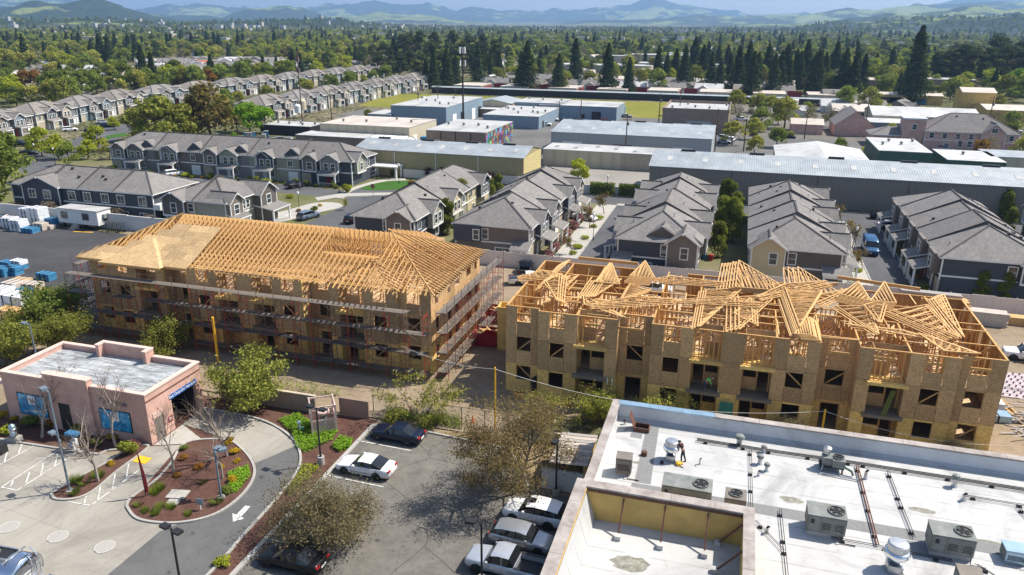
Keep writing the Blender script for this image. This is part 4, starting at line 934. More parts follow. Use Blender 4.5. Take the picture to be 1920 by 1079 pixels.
# rows running across
townhouse('long navy townhouse row behind the white wall on the left', (-131,109,0), 0, 32, 11.5, 4, ['sid_navy'], seed=11, split=False, win_sides='N', zR=8.3,
          front=[('gable','S',7.5,8.5,.7,1.7,4.4,'sid_navy',0)]+[('win','S',u,3.3,1.5,1.5,v) for u, v in ((5.5,.7),(9,.7),(14,0),(17.5,0),(21.5,0),(25,0),(29.7,0))]+[('win','S',u,.5,1.4,1.3) for u in (14,21,25.5,29.5)]+[('box','E',0,3.2,1.3,2.6,3.6,'trim')])
townhouse('cream and brown townhouse with many gables nearest the trussed roof', (-94.8,107.2,0), 0, 12.2, 13.5, 2, ['sid_tan','sid_sage'], seed=12, split=False, win_sides='', zR=8.4,
          front=[('gable','S',2.2,4.3,.8,1.3,4.2,'sid_brown',2.6),('win','S',2.3,3.3,1.0,1.6,.8),('win','S',5.2,3.5,1.0,1.3),('gable','E',1.8,3.4,.9,1.3,4,'sid_taupe',2.6),('win','E',1.8,3.3,1.2,1.6,.9),('win','E',5,3.4,.8,1.3),('win','E',6.2,3.4,.8,1.3),('gable','E',10.3,4.8,1.6,1.7,4.4,'sid_brown',0),('win','E',10.3,3.4,1.2,1.6,1.6),('porch','E',7.6,13.2,4.2),('win','S',8.4,.5,1.6,1.3),('porch','E',0,4,2.2)])
townhouse('long townhouse row of five gabled porches across the street behind', (-146.5,150,0), 0, 65, 11.5, 5, ['sid_grey','sid_taupe','sid_grey','sid_sage','sid_navy'], porch_side='S', gable_side='S', seed=13, zE=5.7, zR=8.7, split=False,
          front=[('gable','S',i*13+ (10.5 if i%2 == 0 else 11), 4.8,-1.0,2.0,2.6,'sid_navy',5.2) for i in range(4)]+[('gable','S',i*13+3.0+(i%2)*.8,3.4,.8,1.2,2.6,'sid_taupe',2.75) for i in range(5)]+[('win','S',i*13+3.0+(i%2)*.8,3.35,1.3,1.5,.8) for i in range(5)]+[('gable','E',3.0,4,.9,1.5,4,'sid_sage',2.6),('win','E',3,3.3,1.0,1.5,.9),('win','E',8,3.3,.9,1.4)])
# the far groups on the left: two kinds of block, repeated
far1 = townhouse('', (0,0,0), 0, 21, 13, 2, ['sid_blue','sid_taupe'], porch_side='S', gable_side='S', seed=21, win_sides='S', front=[('win','W',3,3.3,1.2,1.5),('win','W',9,3.3,1.2,1.5),('gable','W',4,4.4,.9,1.5,4,'sid_tan',2.7),('win','W',4,3.3,1.0,1.5,.9),('win','W',3,.7,1.4,1.4)], split=False)
far2 = townhouse('', (0,0,0), 0, 21, 13, 2, ['sid_tan','sid_navy'], porch_side='S', gable_side='S', seed=22, win_sides='S', front=[('win','W',3.5,3.3,1.2,1.5),('gable','W',8.5,4.4,.9,1.5,4,'sid_cream',2.7),('win','W',8.5,3.3,1.0,1.5,.9),('win','W',8,.7,1.4,1.4)], split=False, rm='shingle2')
FARS = []
for i in range(13):                       # outer row, bending away from the street
    y = 172+i*23.5; x = -213-(y-172)*.24 if y < 260 else -234+(y-260)*.05
    FARS.append((x, y, Q+(.2 if y < 255 else -.04), i%2, 'outer'))
for i in range(7): FARS.append((-166+i*.2, 244+i*22.5, Q, (i+1)%2, 'inner'))
seen = [False, False]
cnt = {}
for x, y, r_, k, row in FARS:
    cnt[row] = cnt.get(row, -1)+1; lb = ('%s townhouse block from the near end of the far %s row' % (ORD[cnt[row]], row))
    src = (far1, far2)[k]
    if not seen[k]: o = src; o.location = (x,y,0); o.rotation_euler = (0,0,r_); seen[k] = True; o['label'] = lb; o['group'] = 'far townhouse blocks'
    else: o = dup(src, (x,y,0), r_, lb, 'far townhouse blocks')

# ---------------------------------------------------------------- warehouses and shops
FP = [(36,78,248,268)]
def ware(name, label, x0, x1, y0, y1, h, wall, roof, rise=0, axis='x', parapet=0, cat='warehouse', lights=0, vents=0, doors=(), lightm='flatwhite', pitch_off=.5, trim=None):
    FP.append((x0,x1,y0,y1)); cx, cy = x0, y0; t = thing(name, label, cat, (cx,cy,0)); L, D = x1-x0, y1-y0
    b = MB()
    if rise and axis == 'x': prof = [(0,0),(D,0),(D,h),(D*pitch_off,h+rise),(0,h)]; b.add([(0,p[0],p[1]) for p in prof]+[(L,p[0],p[1]) for p in prof], [(0,1,2,3,4)[::-1],(5,6,7,8,9)]+[(i,i+5,(i+1)%5+5,(i+1)%5)[::-1] for i in range(5)])
    elif rise: prof = [(0,0),(L,0),(L,h),(L*pitch_off,h+rise),(0,h)]; b.add([(p[0],0,p[1]) for p in prof]+[(p[0],D,p[1]) for p in prof], [(0,1,2,3,4),(5,6,7,8,9)[::-1]]+[(i,i+5,(i+1)%5+5,(i+1)%5) for i in range(5)])
    else: b.box(0,0,0,L,D,h)
    obj('wall', b, M[wall], t); ov = .25; tk = .12
    if rise:
        q = pitch_off
        for k in range(2):
            r_ = MB()
            if axis == 'x': e = ((-ov,h-ov*rise/(D*q)),(D*q,h+rise)) if k == 0 else ((D*q,h+rise),(D+ov,h-ov*rise/(D*(1-q)))); pts = [(-ov,e[0][0],e[0][1]+tk),(L+ov,e[0][0],e[0][1]+tk),(L+ov,e[1][0],e[1][1]+tk),(-ov,e[1][0],e[1][1]+tk)]
            else: e = ((-ov,h-ov*rise/(L*q)),(L*q,h+rise)) if k == 0 else ((L*q,h+rise),(L+ov,h-ov*rise/(L*(1-q)))); pts = [(e[0][0],-ov,e[0][1]+tk),(e[1][0],-ov,e[1][1]+tk),(e[1][0],D+ov,e[1][1]+tk),(e[0][0],D+ov,e[0][1]+tk)]
            r_.slab(pts, tk-.01); obj('roof', r_, M[roof], t)
    else:
        r_ = MB(); r_.box(-.1,-.1,h,L+.1,D+.1,h+.12); obj('roof', r_, M[roof], t)
        if parapet:
            for (a0,b0,a1,b1) in ((-.15,-.15,L+.15,.15),(-.15,D-.15,L+.15,D+.15),(-.15,.15,.15,D-.15),(L-.15,.15,L+.15,D-.15)):
                p = MB(); p.box(a0,b0,h,a1,b1,h+parapet); obj('parapet', p, M[trim or wall], t)
    def zroof(u, v):
        if not rise: return h+.12
        s = (v/D if axis == 'x' else u/L); return h+tk+rise*(s/pitch_off if s < pitch_off else (1-s)/(1-pitch_off))
    sk = MB(); dv = D*.22 if axis == 'x' else 1.2
    rr = random.Random(len(label))
    for k in range(lights):
        u = L*(k+.5)/lights; v = D*(.25 if rise and axis == 'x' else rr.uniform(.25,.75)); s = MB(); w_ = .5
        p = [(u-w_,v-1.2),(u+w_,v-1.2),(u+w_,v+1.2),(u-w_,v+1.2)]; s.slab([(a,c,zroof(a,c)+.05) for a, c in p], .04); obj('skylight', s, M[lightm], t)
    for k in range(vents):
        u = L*(k+.5)/vents+rr.uniform(-1,1); v = D*pitch_off if rise else D*rr.uniform(.2,.8); s = MB(); z = zroof(u, v)
        if rise: s.box(u-1.5,v-.35,z-.1,u+1.5,v+.35,z+.3); obj('ridge_vent', s, M['dark'], t)
        else: s.lathe([(.28,0),(.28,.4),(.42,.45),(.42,.75),(.1,.95)], 8, (u,v,z-.05)); obj('roof_vent', s, M['hvac'], t)
    for (sd, u, w_, hh, mm) in doors:
        d = MB(); p = spt(L,D,sd,u,.03,0); q = (w_/2,.05) if sd in 'SN' else (.05,w_/2); d.box(p[0]-q[0],p[1]-q[1],0,p[0]+q[0],p[1]+q[1],hh); obj('door', d, M[mm], t)
    return t
wy = ware('warehouse', 'long ochre steel warehouse with a pale ribbed roof behind the townhouses', -88, -46, 163.8, 179.5, 5.9, 'whY', 'metalroof', 1.5, 'x', lights=7, vents=4, doors=[('E',9.5,3.4,4.2,'white'),('E',4,1,2.1,'trim')])
for k in range(3):
    b = MB(); b.box(10.4*(k+1),-.16,0,10.4*(k+1)+.14,-.02,5.7); obj('downpipe', b, M['white'], wy)
b = MB(); b.box(42.02,.05,0,42.1,15.6,5.8); obj('gable_wall', b, mat('pale ochre wall', (.5,.42,.2), .7), wy)
wr = ware('warehouse', 'long taupe steel warehouse with a bluish ribbed roof at the right', -17.4, 84, 160, 178, 6.5, 'whT', 'metalroof', 2.0, 'x', lights=14, vents=7)
for k in range(6):
    b = MB(); b.box(16.5*(k+1),-.12,0,16.5*(k+1)+.12,-.02,6.3); obj('downpipe', b, M['sid_brown'], wr)
wc = ware('warehouse', 'low cream walled warehouse with a white flat roof and skylights', -47.8, -12, 188.8, 199.5, 4.1, 'whC', 'flatwhite', 0, parapet=0, lights=7, lightm='hvac')
b = MB(); b.box(20,-.06,0,35.7,-.01,4); obj('painted_bay', b, mat('beige wall', (.42,.36,.28), .9), wc)
ware('warehouse', 'grey steel warehouse with a long pale blue roof by the car park', -50.2, -6.9, 207, 230, 6, 'whG', 'metalroof', 1.6, 'x', lights=6, vents=5, pitch_off=.7, doors=[('S',6,5.5,3.6,'trim'),('S',20,5,3.4,'dark'),('S',36,5,3.4,'trim')])
wm = ware('warehouse', 'white roofed workshop whose right wall carries a colourful graffiti mural', -84.6, -67, 200, 226, 5.8, 'brick', 'flatwhite', 0, vents=4, doors=[('S',3,3.6,3.4,'whC'),('S',14.5,3.6,3.4,'whC'),('S',9,3.2,1.2,'rust')])
def mural():
    m, t, b = newmat('graffiti mural'); co = objco(t)
    w = mix(t, .5, co, node(t,'ShaderNodeTexNoise',None,Vector=co,Scale=.35,Detail=3.0).outputs['Color'], 'ADD')
    v = node(t,'ShaderNodeTexVoronoi',None,Vector=w,Scale=.8).outputs['Color']; s = node(t,'ShaderNodeSeparateColor',None,Color=v)
    hue = node(t,'ShaderNodeCombineColor',{'mode':'HSV'},Red=s.outputs[0],Green=.75,Blue=node(t,'ShaderNodeMapRange',None,Value=s.outputs[1],To_Min=.08,To_Max=.6).outputs[0]).outputs[0]
    e = node(t,'ShaderNodeTexVoronoi',{'feature':'DISTANCE_TO_EDGE'},Vector=w,Scale=.8).outputs['Distance']
    t.links.new(mix(t, ramp(t,e,[(.03,(1,1,1)),(.07,(0,0,0))]), hue, (.02,.02,.025,1)), b.inputs['Base Color']); return m
b = MB(); b.box(17.62,.05,0,17.7,25.9,5.75); obj('mural', b, mural(), wm)
for k in range(1,4):
    b = MB(); b.box(17.6*k/4-.08,-.14,0,17.6*k/4+.08,-.01,5.7); obj('downpipe', b, M['dark'], wm)
ware('warehouse', 'cream flat roofed workshop with blue containers along its side', -121, -92, 205, 226, 5.5, 'whC', 'flattan', 0, vents=4, doors=[('E',4,3,3,'white')])
ware('shed', 'long low shed with a patched white metal roof in front of the workshop', -124, -92.2, 196, 204.8, 3.2, 'brick', 'flatwhite', 0, cat='shed')
ware('warehouse', 'white and blue grey workshop with roller doors at the far left yard', -117, -96.5, 246, 285, 7, 'whB', 'flatwhite', 0, vents=6, doors=[('E',8,3.6,4,'white'),('E',16,3.6,4,'dark'),('E',28,3.6,4,'white'),('E',35,3.6,4,'dark')])
ware('shed', 'small blue grey annex beside the far left workshop', -125, -116.4, 244, 258, 4, 'whB', 'flatwhite', 0, cat='shed')
ware('shed', 'hangar shed with a pale blue pitched roof by the utility poles', -101, -86, 288, 305, 4.6, 'whC', 'metalroof', 1.4, 'y', cat='shed')
ware('shed', 'lean white roofed shed in front of the hangar shed', -102, -85.5, 281, 287, 3, 'brick', 'flatgrey', 0, cat='shed')
ware('office', 'blue grey office with a white roof crowded with vents', -86, -66, 254, 285, 4.2, 'whB', 'flatwhite', 0, vents=9, cat='office', doors=[('S',10,2,2.2,'white'),('E',6,2,2.2,'dark')])
ware('warehouse', 'tall blue sided workshop behind the vent crowded office', -84, -66, 286, 304, 5.5, 'whB', 'flatwhite', 0, vents=3)
ware('warehouse', 'wide blue fronted workshop with a flat white roof by the field', -74, -44.5, 285, 305, 5, 'whB', 'flatwhite', 0, doors=[('S',22,3.5,3.2,'dark'),('S',17,1.2,2.2,'dark')])
wb = ware('warehouse', 'brown block walled shop with white roof and raised parapet', -25.5, -4.2, 262, 290, 7, 'brick', 'flatwhite', 0, parapet=1.0, vents=5, doors=[('S',12,8,4,'whG')])
ware('warehouse', 'wide low gabled warehouse with pale grey roof behind the taupe warehouse', 9, 29.8, 186.5, 214, 4.2, 'whT', 'flatgrey', 1.5, 'y', vents=0)
ware('warehouse', 'dark green flat roofed shed, the larger of two', 33.6, 45.6, 208, 232, 5, 'green', 'flatgrey', 0, vents=4)
ware('warehouse', 'dark green flat roofed shed, the smaller one at the right', 48.5, 61, 205, 222, 4, 'green', 'flatgrey', 0, vents=1)
ware('shed', 'cream walled low shed at the right edge by the taupe warehouse', 60, 85, 214, 226, 4, 'whC', 'metalroof', 0, cat='shed')
ware('shop', 'grey green hip roofed hall behind the pink gabled house', 44, 78, 296, 318, 4.5, 'whC', 'flatgrey', 2.2, 'x', cat='shop')
ware('shop', 'slate blue shop row in front of the hip roofed hall', 38, 60, 284, 295, 3.4, 'sid_blue', 'flatgrey', .8, 'x', cat='shop')
ware('house', 'tile roofed pink cottage behind the flat grey warehouse', 16, 26, 272, 281, 3.2, 'pink', 'flattan', 1.4, 'x', cat='house')
pg_ = ware('house', 'pink house with a steep street gable beside the utility pole', 29.5, 41.5, 272, 290, 3.4, 'pink', 'shingle', 4.6, 'y', cat='house')
# the big pink house with tower
v = townhouse('large pink brown house with a grey hip roof and a square side tower', (52,250,0), 0, 24, 15, 1, ['pink'], zE=5.6, zR=10, seed=40, win_sides='S', split=False, group=None, name='house',
    front=[('gable','S',17.5,6,.8,2.6,5,'pink',0),('win','S',17.5,5.6,1.4,1.2,.8),('win','S',12,1.2,1.2,1.6),('win','S',9.5,1.2,1.2,1.6)])
if 'group' in v: del v['group']
b = MB(); b.box(-6,1,0,0,7,8.2); obj('tower', b, M['pink'], v); b = MB(); b.box(-6.3,.7,8.2,.3,7.3,8.7); obj('tower_roof', b, M['flatgrey'], v)
b = MB(); b.box(-14,2,0,-6,12,3.6); obj('wing', b, M['pink'], v); hip_roof(v, -14, -6, 2, 12, 3.6, 5.6, 1, -1)
for u in (-3,): window(v, 24, 15, 'S', u, 5.5, 1.1, 1.4, -1)
ware('shop', 'orange stucco shop with a tower at the right edge', 88, 120, 330, 350, 4.5, 'stucco_y', 'flattan', 1.2, 'x', cat='shop')
ware('shop', 'square orange tower house beyond the car park on the right', 84, 96, 352, 364, 9, 'stucco_y', 'flattan', 1.5, 'x', cat='shop')
ware('shop', 'terracotta shop with a blue shopfront across the car park', 55, 86, 392, 402, 4, 'stucco_y', 'flattan', .8, 'x', cat='shop', doors=[('S',20,9,2.8,'blueplastic'),('S',6,6,2.6,'rust')])
ware('shop', 'long brown flat roofed hall half hidden behind the tall redwood', 48, 72, 460, 480, 6, 'brick', 'flattan', 0, cat='shop')
ware('shop', 'brown flat roofed hall right of the tall redwood', 92, 120, 480, 500, 6, 'brick', 'flatgrey', 0, cat='shop')
# storage units: one long front building and rows behind it
t = ware('storage_building', 'very long low storage building with a pale eave along the field', -152, 40, 368, 374, 3, 'dark', 'metalroof', .3, 'x', cat='storage')
SX = (-146, -121, -96, -71, -46, -21, 4, 29, 54)
for k, x in enumerate(SX):
    s = ware('storage_building', '%s flat roofed storage block behind the long one, red doors on its side' % ORD[k], x, x+15, 384+k, 402+k, 3, 'whC', 'flattan', 0, cat='storage')
    for i in range(5):
        b = MB(); b.box(15.02,1+i*3.4,0,15.1,3.8+i*3.4,2.5); obj('door', b, M['redwall'], s)
    b = MB(); b.box(16.5,17,0,23,17.4,3.2); obj('end_wall', b, M['redwall'], s)
# ---------------------------------------------------------------- the white roofed shop in front
ZD, ZP, ZT = 5.2, 6.5, 7.5
shop = thing('shop_building', 'large shop building with a white membrane roof and brown capped parapets', 'shop', (-7.5,54.4,0))
def sbox(name, x0, y0, z0, x1, y1, z1, m, par=shop): b = MB(); b.box(x0+7.5,y0-54.4,z0,x1+7.5,y1-54.4,z1); return obj(name, b, m, par)
sbox('roof', -7.1, 14, 4.9, 44, 54.0, ZD, M['roofwhite'])
sbox('wall', -7.42, 14, 0, -7.1, 53.98, ZP-.12, M['stucco_t']); sbox('wall', -7.42, 54.0, 0, 44, 54.34, ZP-.12, M['stucco_t'])
sbox('parapet_lining', -7.1, 41.3, ZD, -7.06, 53.98, ZP-.12, M['parwall']); sbox('parapet_lining', -7.06, 53.93, ZD, 44, 53.98, ZP-.12, M['parwall'])
cant = MB(); cant.add([(0.42,-.46,ZD+.01),(51,-.46,ZD+.01),(51,-.75,ZD+.01),(.42,-.75,ZD+.01),(51,-.46,ZD+.22),(.42,-.46,ZD+.22)], [(0,1,4,5),(3,5,4,2)]); obj('cant_strip', cant, M['roofwhite'], shop)
x = -7.06; k = 0
while x < 44:                                   # coping in lengths, the first three bare bluish metal
    e = min(x+(2.45 if k < 3 else 3.3), 44); sbox('coping_stone', x+.01, 53.82, ZP-.1, e-.01, 54.48, ZP+.02, M['copeblue'] if k < 3 else M['cope']); x = e; k += 1
y = 53.8
while y > 41.4:
    e = max(y-2.6, 41.3); sbox('coping_stone', -7.58, e+.01, ZP-.1, -6.95, y-.01, ZP+.025, M['cope']); y = e
sbox('coping_stone', -7.58, 53.81, ZP-.1, -7.07, 54.48, ZP+.025, M['cope'])
# the raised box parapet at the near corner
for (n_, x0, y0, x1, y1) in (('west',-7.75,14,-7.0,41.2),('north',-7.0,40.45,3.1,41.2),('east',2.45,14,3.1,40.45)):
    sbox('raised_wall', x0+.05, y0+.0, 0 if n_ == 'west' else 4.95, x1-.05, y1-.05, ZT-.12, M['stucco_y'] if n_ == 'north' else M['parwall'] if n_ == 'west' else M['stucco_y'])
    if n_ == 'north':
        x = x0
        while x < x1-.1: e = min(x+2.6, x1); sbox('coping_stone', x+.01, y0, ZT-.1, e-.01, y1, ZT+.03, M['cope']); x = e
    else:
        y = y1
        while y > y0+.1: e = max(y-2.5, y0); sbox('coping_stone', x0, e+.01, ZT-.1, x1, y-.01, ZT+.03, M['cope']); y = e
sbox('flashing', -7.0, 40.41, ZT-.3, 2.45, 40.45, ZT-.12, M['rust']); sbox('flashing', -7.0, 14, ZT-.2, -6.96, 40.4, ZT-.1, M['stucco_y'])
cant = MB(); cant.add([(.52,-13.97,ZD+.01),(.52,-40,ZD+.01),(1.15,-40,ZD+.01),(1.15,-13.97,ZD+.01),(.52,-13.97,ZT-.35),(.52,-40,ZT-.35)], [(3,4,5,2)]); obj('sloped_lining', cant, M['roofwhite'], shop)
for (p, q) in (((-4.63,40.42,7.1),(-4.68,38.9,ZD)),((-2.09,40.42,7.1),(-2.12,38.8,ZD)),((.46,40.42,7.1),(.46,38.8,ZD)),((2.45,39.9,7.1),(1.15,40.1,5.3)),((2.45,37.4,7.1),(1.12,37.6,5.3)),((2.45,34.5,7.1),(1.12,34.6,5.3))):
    b = MB(); b.beam((p[0]+7.5,p[1]-54.4,p[2]), (q[0]+7.5,q[1]-54.4,q[2]), .1, .1); obj('brace_post', b, M['rust'], shop); sbox('curb', q[0]-.18, q[1]-.18, ZD, q[0]+.18, q[1]+.18, ZD+.3, M['roofwhite'])
z4 = ZD+.012
for pts in ([(-4.7,53.2),(-3.75,53.25),(-3.45,45.3),(-4.55,45.3)], [(-5.7,51.9),(-4.85,51.9),(-4.85,51.2),(-5.7,51.2)], [(-4.7,45.2),(44,45.4),(44,44.1),(-4.7,44.2)], [(12.0,44.0),(14.5,44.0),(14.5,42.6),(12.3,42.6)]):
    if pts[1][0]-pts[0][0] < 2:
        n = 5 if pts[0][1]-pts[3][1] > 3 else 1
        for k in range(n):
            f0, f1 = k/n, (k+1)/n-.006
            l = lambda a, c, f: (a[0]+(c[0]-a[0])*f+7.5, a[1]+(c[1]-a[1])*f-54.4, z4)
            b = MB(); b.slab([l(pts[0],pts[3],f1), l(pts[1],pts[2],f1), l(pts[1],pts[2],f0), l(pts[0],pts[3],f0)], .008); obj('walkway_pad', b, M['roofgrey'], shop)
    else:
        n = max(1, round((pts[1][0]-pts[0][0])/2.4))
        for k in range(n):
            x0, x1 = pts[0][0]+(pts[1][0]-pts[0][0])*k/n, pts[0][0]+(pts[1][0]-pts[0][0])*(k+1)/n-.01
            b = MB(); b.box(x0+7.5, pts[2][1]-54.4, ZD+.002, x1+7.5, pts[0][1]-54.4, z4); obj('walkway_pad', b, M['roofgrey'], shop)
def blot(x, y, rx, ry, seed, m):
    r = random.Random(seed); b = MB(); n = 18; b.poly([(x+7.5+rx*math.cos(2*PI*k/n)*r.uniform(.75,1.1), y-54.4+ry*math.sin(2*PI*k/n)*r.uniform(.75,1.1), ZD+.008) for k in range(n)]); obj('dirt_stain', b, m, shop)
stain = groundmat('roof puddle dirt', [(.35,(.12,.12,.1)),(.55,(.28,.27,.22)),(.7,(.5,.5,.47))], .9, 4, .5)
blot(-3.6,36.9,1.2,.8,1,stain); blot(5.7,46.3,.75,.4,2,stain); blot(13.8,47.6,.9,.3,3,stain); blot(-1.2,47.0,.6,.25,4,stain); blot(16.9,45.2,.8,.3,5,stain); blot(-4.6,47.8,.5,.2,6,stain)

# rooftop machines
def fan_top(par, x, y, z, r):
    b = MB(); b.lathe([(r,0),(r,.1),(r*.93,.1),(r*.93,.02)], 20, (x,y,z)); obj('fan_ring', b, M['hvac'], par)
    b = MB(); b.lathe([(r*.93,.005),(0,.005)], 20, (x,y,z)); obj('fan_well', b, M['black'], par)
    for k in range(5):
        a = 2*PI*k/5; b = MB(); c, s = math.cos(a), math.sin(a); c2, s2 = math.cos(a+.6), math.sin(a+.6)
        b.slab([(x+.1*c,y+.1*s,z+.05),(x+r*.85*c,y+r*.85*s,z+.03),(x+r*.85*c2,y+r*.85*s2,z+.07),(x+.1*c2,y+.1*s2,z+.06)], .01); obj('fan_blade', b, M['dark'], par)
    b = MB()
    for k in (.35,.65): b.tube([(x+r*k*math.cos(t),y+r*k*math.sin(t),z+.11) for t in np.linspace(0,2*PI,17)], .012, 4, False)
    for k in range(6): a = PI*k/6; b.tube([(x-r*math.cos(a),y-r*math.sin(a),z+.1),(x+r*math.cos(a),y+r*math.sin(a),z+.1)], .012, 4)
    obj('fan_guard', b, M['dark'], par)
def hvac(label, x, y, w, d, h, rz=0, fan=None, m='hvac', curb=.3, panels=3, slats=True):
    t = thing('hvac_unit', label, 'rooftop unit', (x,y,ZD), rz, 'air handling units on the white roof')
    b = MB(); b.box(-w/2+.05,-d/2+.05,0,w/2-.05,d/2-.05,curb); obj('curb', b, M['roofwhite'], t)
    b = MB(); b.box(-w/2,-d/2,curb,w/2,d/2,curb+h); obj('casing', b, M[m], t)
    b = MB(); b.box(-w/2-.03,-d/2-.03,curb+h,w/2+.03,d/2+.03,curb+h+.05); obj('lid', b, M[m], t)
    for k in range(panels):
        x0, x1 = -w/2+w*k/panels+.03, -w/2+w*(k+1)/panels-.03; b = MB(); b.box(x0,-d/2-.025,curb+.06,x1,-d/2-.002,curb+h-.05); p = obj('access_panel', b, M[m], t)
        g = MB()
        if k == 0 and panels > 1: g.box(x0+.15,-d/2-.05,curb+h*.55,x0+.35,-d/2-.03,curb+h*.8)
        else:
            for j in range(5): g.box(x0+.08,-d/2-.045,curb+h*.25+j*h*.09,x1-.08,-d/2-.03,curb+h*.28+j*h*.09)
        stuff('louvre', g, M['dark'], parent=p)
    for s in (-1,1):
        b = MB()
        for j in range(9): yy = -d/2+.08+(d-.16)*j/9; b.box(s*(w/2+.015)-.012,yy,curb+.1,s*(w/2+.015)+.012,yy+(d-.16)/9-.03,curb+h-.1)
        stuff('coil_fin', b, M['hvac'], parent=t)
    if fan: fan_top(t, fan, 0, curb+h+.052, min(d*.36,.5))
    b = MB(); b.tube([(w/2-.2,-d/2-.08,curb+.25),(w/2-.2,-d/2-.3,curb+.2),(w/2-.2,-d/2-.35,.06),(w/2+.6,-d/2-.4,.06)], .035, 5); obj('conduit', b, M['dark'], t)
    return t
hvac('low square condenser with ribbed sides at the roof\'s far left', -5.45, 46.3, 1.05, .95, 1.15, .05, None, 'hvac2', .15, 1)
hvac('long grey air unit half hidden behind the raised parapet, fan on its right end', -1.0, 43.9, 3.1, 1.5, 1.25, .0, .85)
hvac('brown square condenser with a large top fan behind the raised corner', 2.05, 43.7, 1.25, 1.2, 1.2, 0, .01, 'hvac2', .2, 1)
hvac('boxy grey air unit in the middle of the white roof', 7.45, 43.5, 2.2, 1.45, 1.15, .0, .55)
hvac('boxy grey air unit nearest the right edge, longest shadow', 14.4, 43.6, 2.3, 1.45, 1.15, .0, .6)
hvac('small pale blue condenser at the right edge of the roof', 17.9, 43.9, 1.15, 1.0, .75, 0, None, 'copeblue', .1, 1)
hvac('plain brown box at the bottom edge of the roof', 14.6, 40.2, 1.2, 1.0, 1.1, 0, None, 'hvac2', .15, 1)
# bulky make-up air machine with its exposed motor
t = thing('roof_fan', 'open machine of ducts and a fan near the far parapet', 'roof fan', (8.6,51.0,ZD))
b = MB(); b.box(-.9,-.5,.35,.7,.5,.45); obj('base_frame', b, M['dark'], t)
b = MB(); b.box(-.75,-.4,.45,-.1,.4,1.05); obj('motor_box', b, M['hvac'], t); b = MB(); b.box(-.1,-.5,.45,.75,.45,1.0); obj('casing', b, M['hvac'], t); fan_top(t, .3, 0, 1.0, .38)
b = MB(); b.lathe([(.2,1.05),(.2,1.35),(.28,1.4),(.28,1.6),(.1,1.7)], 10, (-.45,.15,0)); obj('cowl', b, M['steel'], t)
for xx in (-.8,.6):
    for yy in (-.45,.45): b = MB(); b.box(xx-.05,yy-.05,0,xx+.05,yy+.05,.35); obj('leg', b, M['dark'], t)
b = MB(); b.tube([(.7,-.3,.5),(1.2,-.5,.35),(1.3,-.6,.1)], .08, 6); obj('pipe', b, M['green'], t); b = MB(); b.tube([(-.7,-.5,.5),(-.9,-.9,.12),(1.6,-1.1,.12)], .05, 6); obj('pipe', b, M['steel'], t)
def upblast(label, x, y, s=1.0):
    t = thing('exhaust_fan', label, 'exhaust fan', (x,y,ZD))
    b = MB(); b.box(-.35*s,-.35*s,0,.35*s,.35*s,.45*s); obj('curb', b, M['steel'], t)
    b = MB(); b.lathe([(.3*s,.45*s),(.3*s,.75*s),(.55*s,.85*s),(.62*s,1.0*s),(.6*s,1.2*s),(.5*s,1.28*s),(.45*s,1.25*s)], 20); obj('bowl', b, M['bright'], t, smooth=True)
    b = MB(); b.lathe([(.5*s,1.28*s),(.5*s,1.62*s),(.43*s,1.68*s),(.1*s,1.7*s)], 20); obj('cap', b, M['steel'], t)
    b = MB(); b.tube([(.3*s,-.35*s,.2*s),(.6*s,-.6*s,.05),(1.0*s,-.9*s,.03)], .03, 5); obj('cable', b, M['dark'], t)
upblast('round exhaust fan being serviced by the worker on the roof', -2.45, 48.9, .95); upblast('tall shiny exhaust stack at the bottom of the roof', 11.0, 40.8, 1.15)
def stub(label, x, y, h=.5, r=.1, cap=True):
    t = thing('vent_pipe', label, 'vent pipe', (x,y,ZD), 0, 'small vents on the white roof'); b = MB(); b.lathe([(r*1.6,0),(r,.1),(r,h)], 8); obj('pipe', b, M['steel'], t)
    if cap: b = MB(); b.lathe([(r*1.7,h*.8),(r*1.9,h*.9),(r*1.5,h*1.15),(.01,h*1.25)], 8); obj('cap', b, M['dark' if h < .45 else 'hvac'], t)
    else: b = MB(); b.tube([(0,0,h),(.02,-.05,h+.12),(.1,-.12,h+.16)], r*.7, 6); obj('elbow', b, M['dark'], t)
VN = 'short capped vent on the white roof '
stub(VN+'beside the far parapet', 2.25, 52.4, .75, .2); stub(VN+'where two pipes meet at the left', 4.0, 51.9, .5, .12); stub(VN+'by the left cross pipe, tallest of three', 3.7, 50.2, .65, .14); stub(VN+'by the left cross pipe, middle of three', 4.15, 49.4, .55, .12); stub('bent vent by the left cross pipe', 3.6, 48.6, .35, .08, False)
stub('bent vent on the bare roof before the raised corner', 4.05, 42.2, .4, .1, False); stub('bent vent right of the open fan machine', 10.7, 50.4, .6, .11, False); stub('dark capped vent beside the long pipe run at the right', 16.4, 51.2, .8, .15); stub('bent vent below the long pipe run at the right', 16.6, 49.6, .45, .12, False); stub('bent vent by the walkway pads and the worker', -.4, 48.9, .4, .06, False); stub('tiny vent in the corner by the roof hatch', -6.4, 53.0, .35, .07)
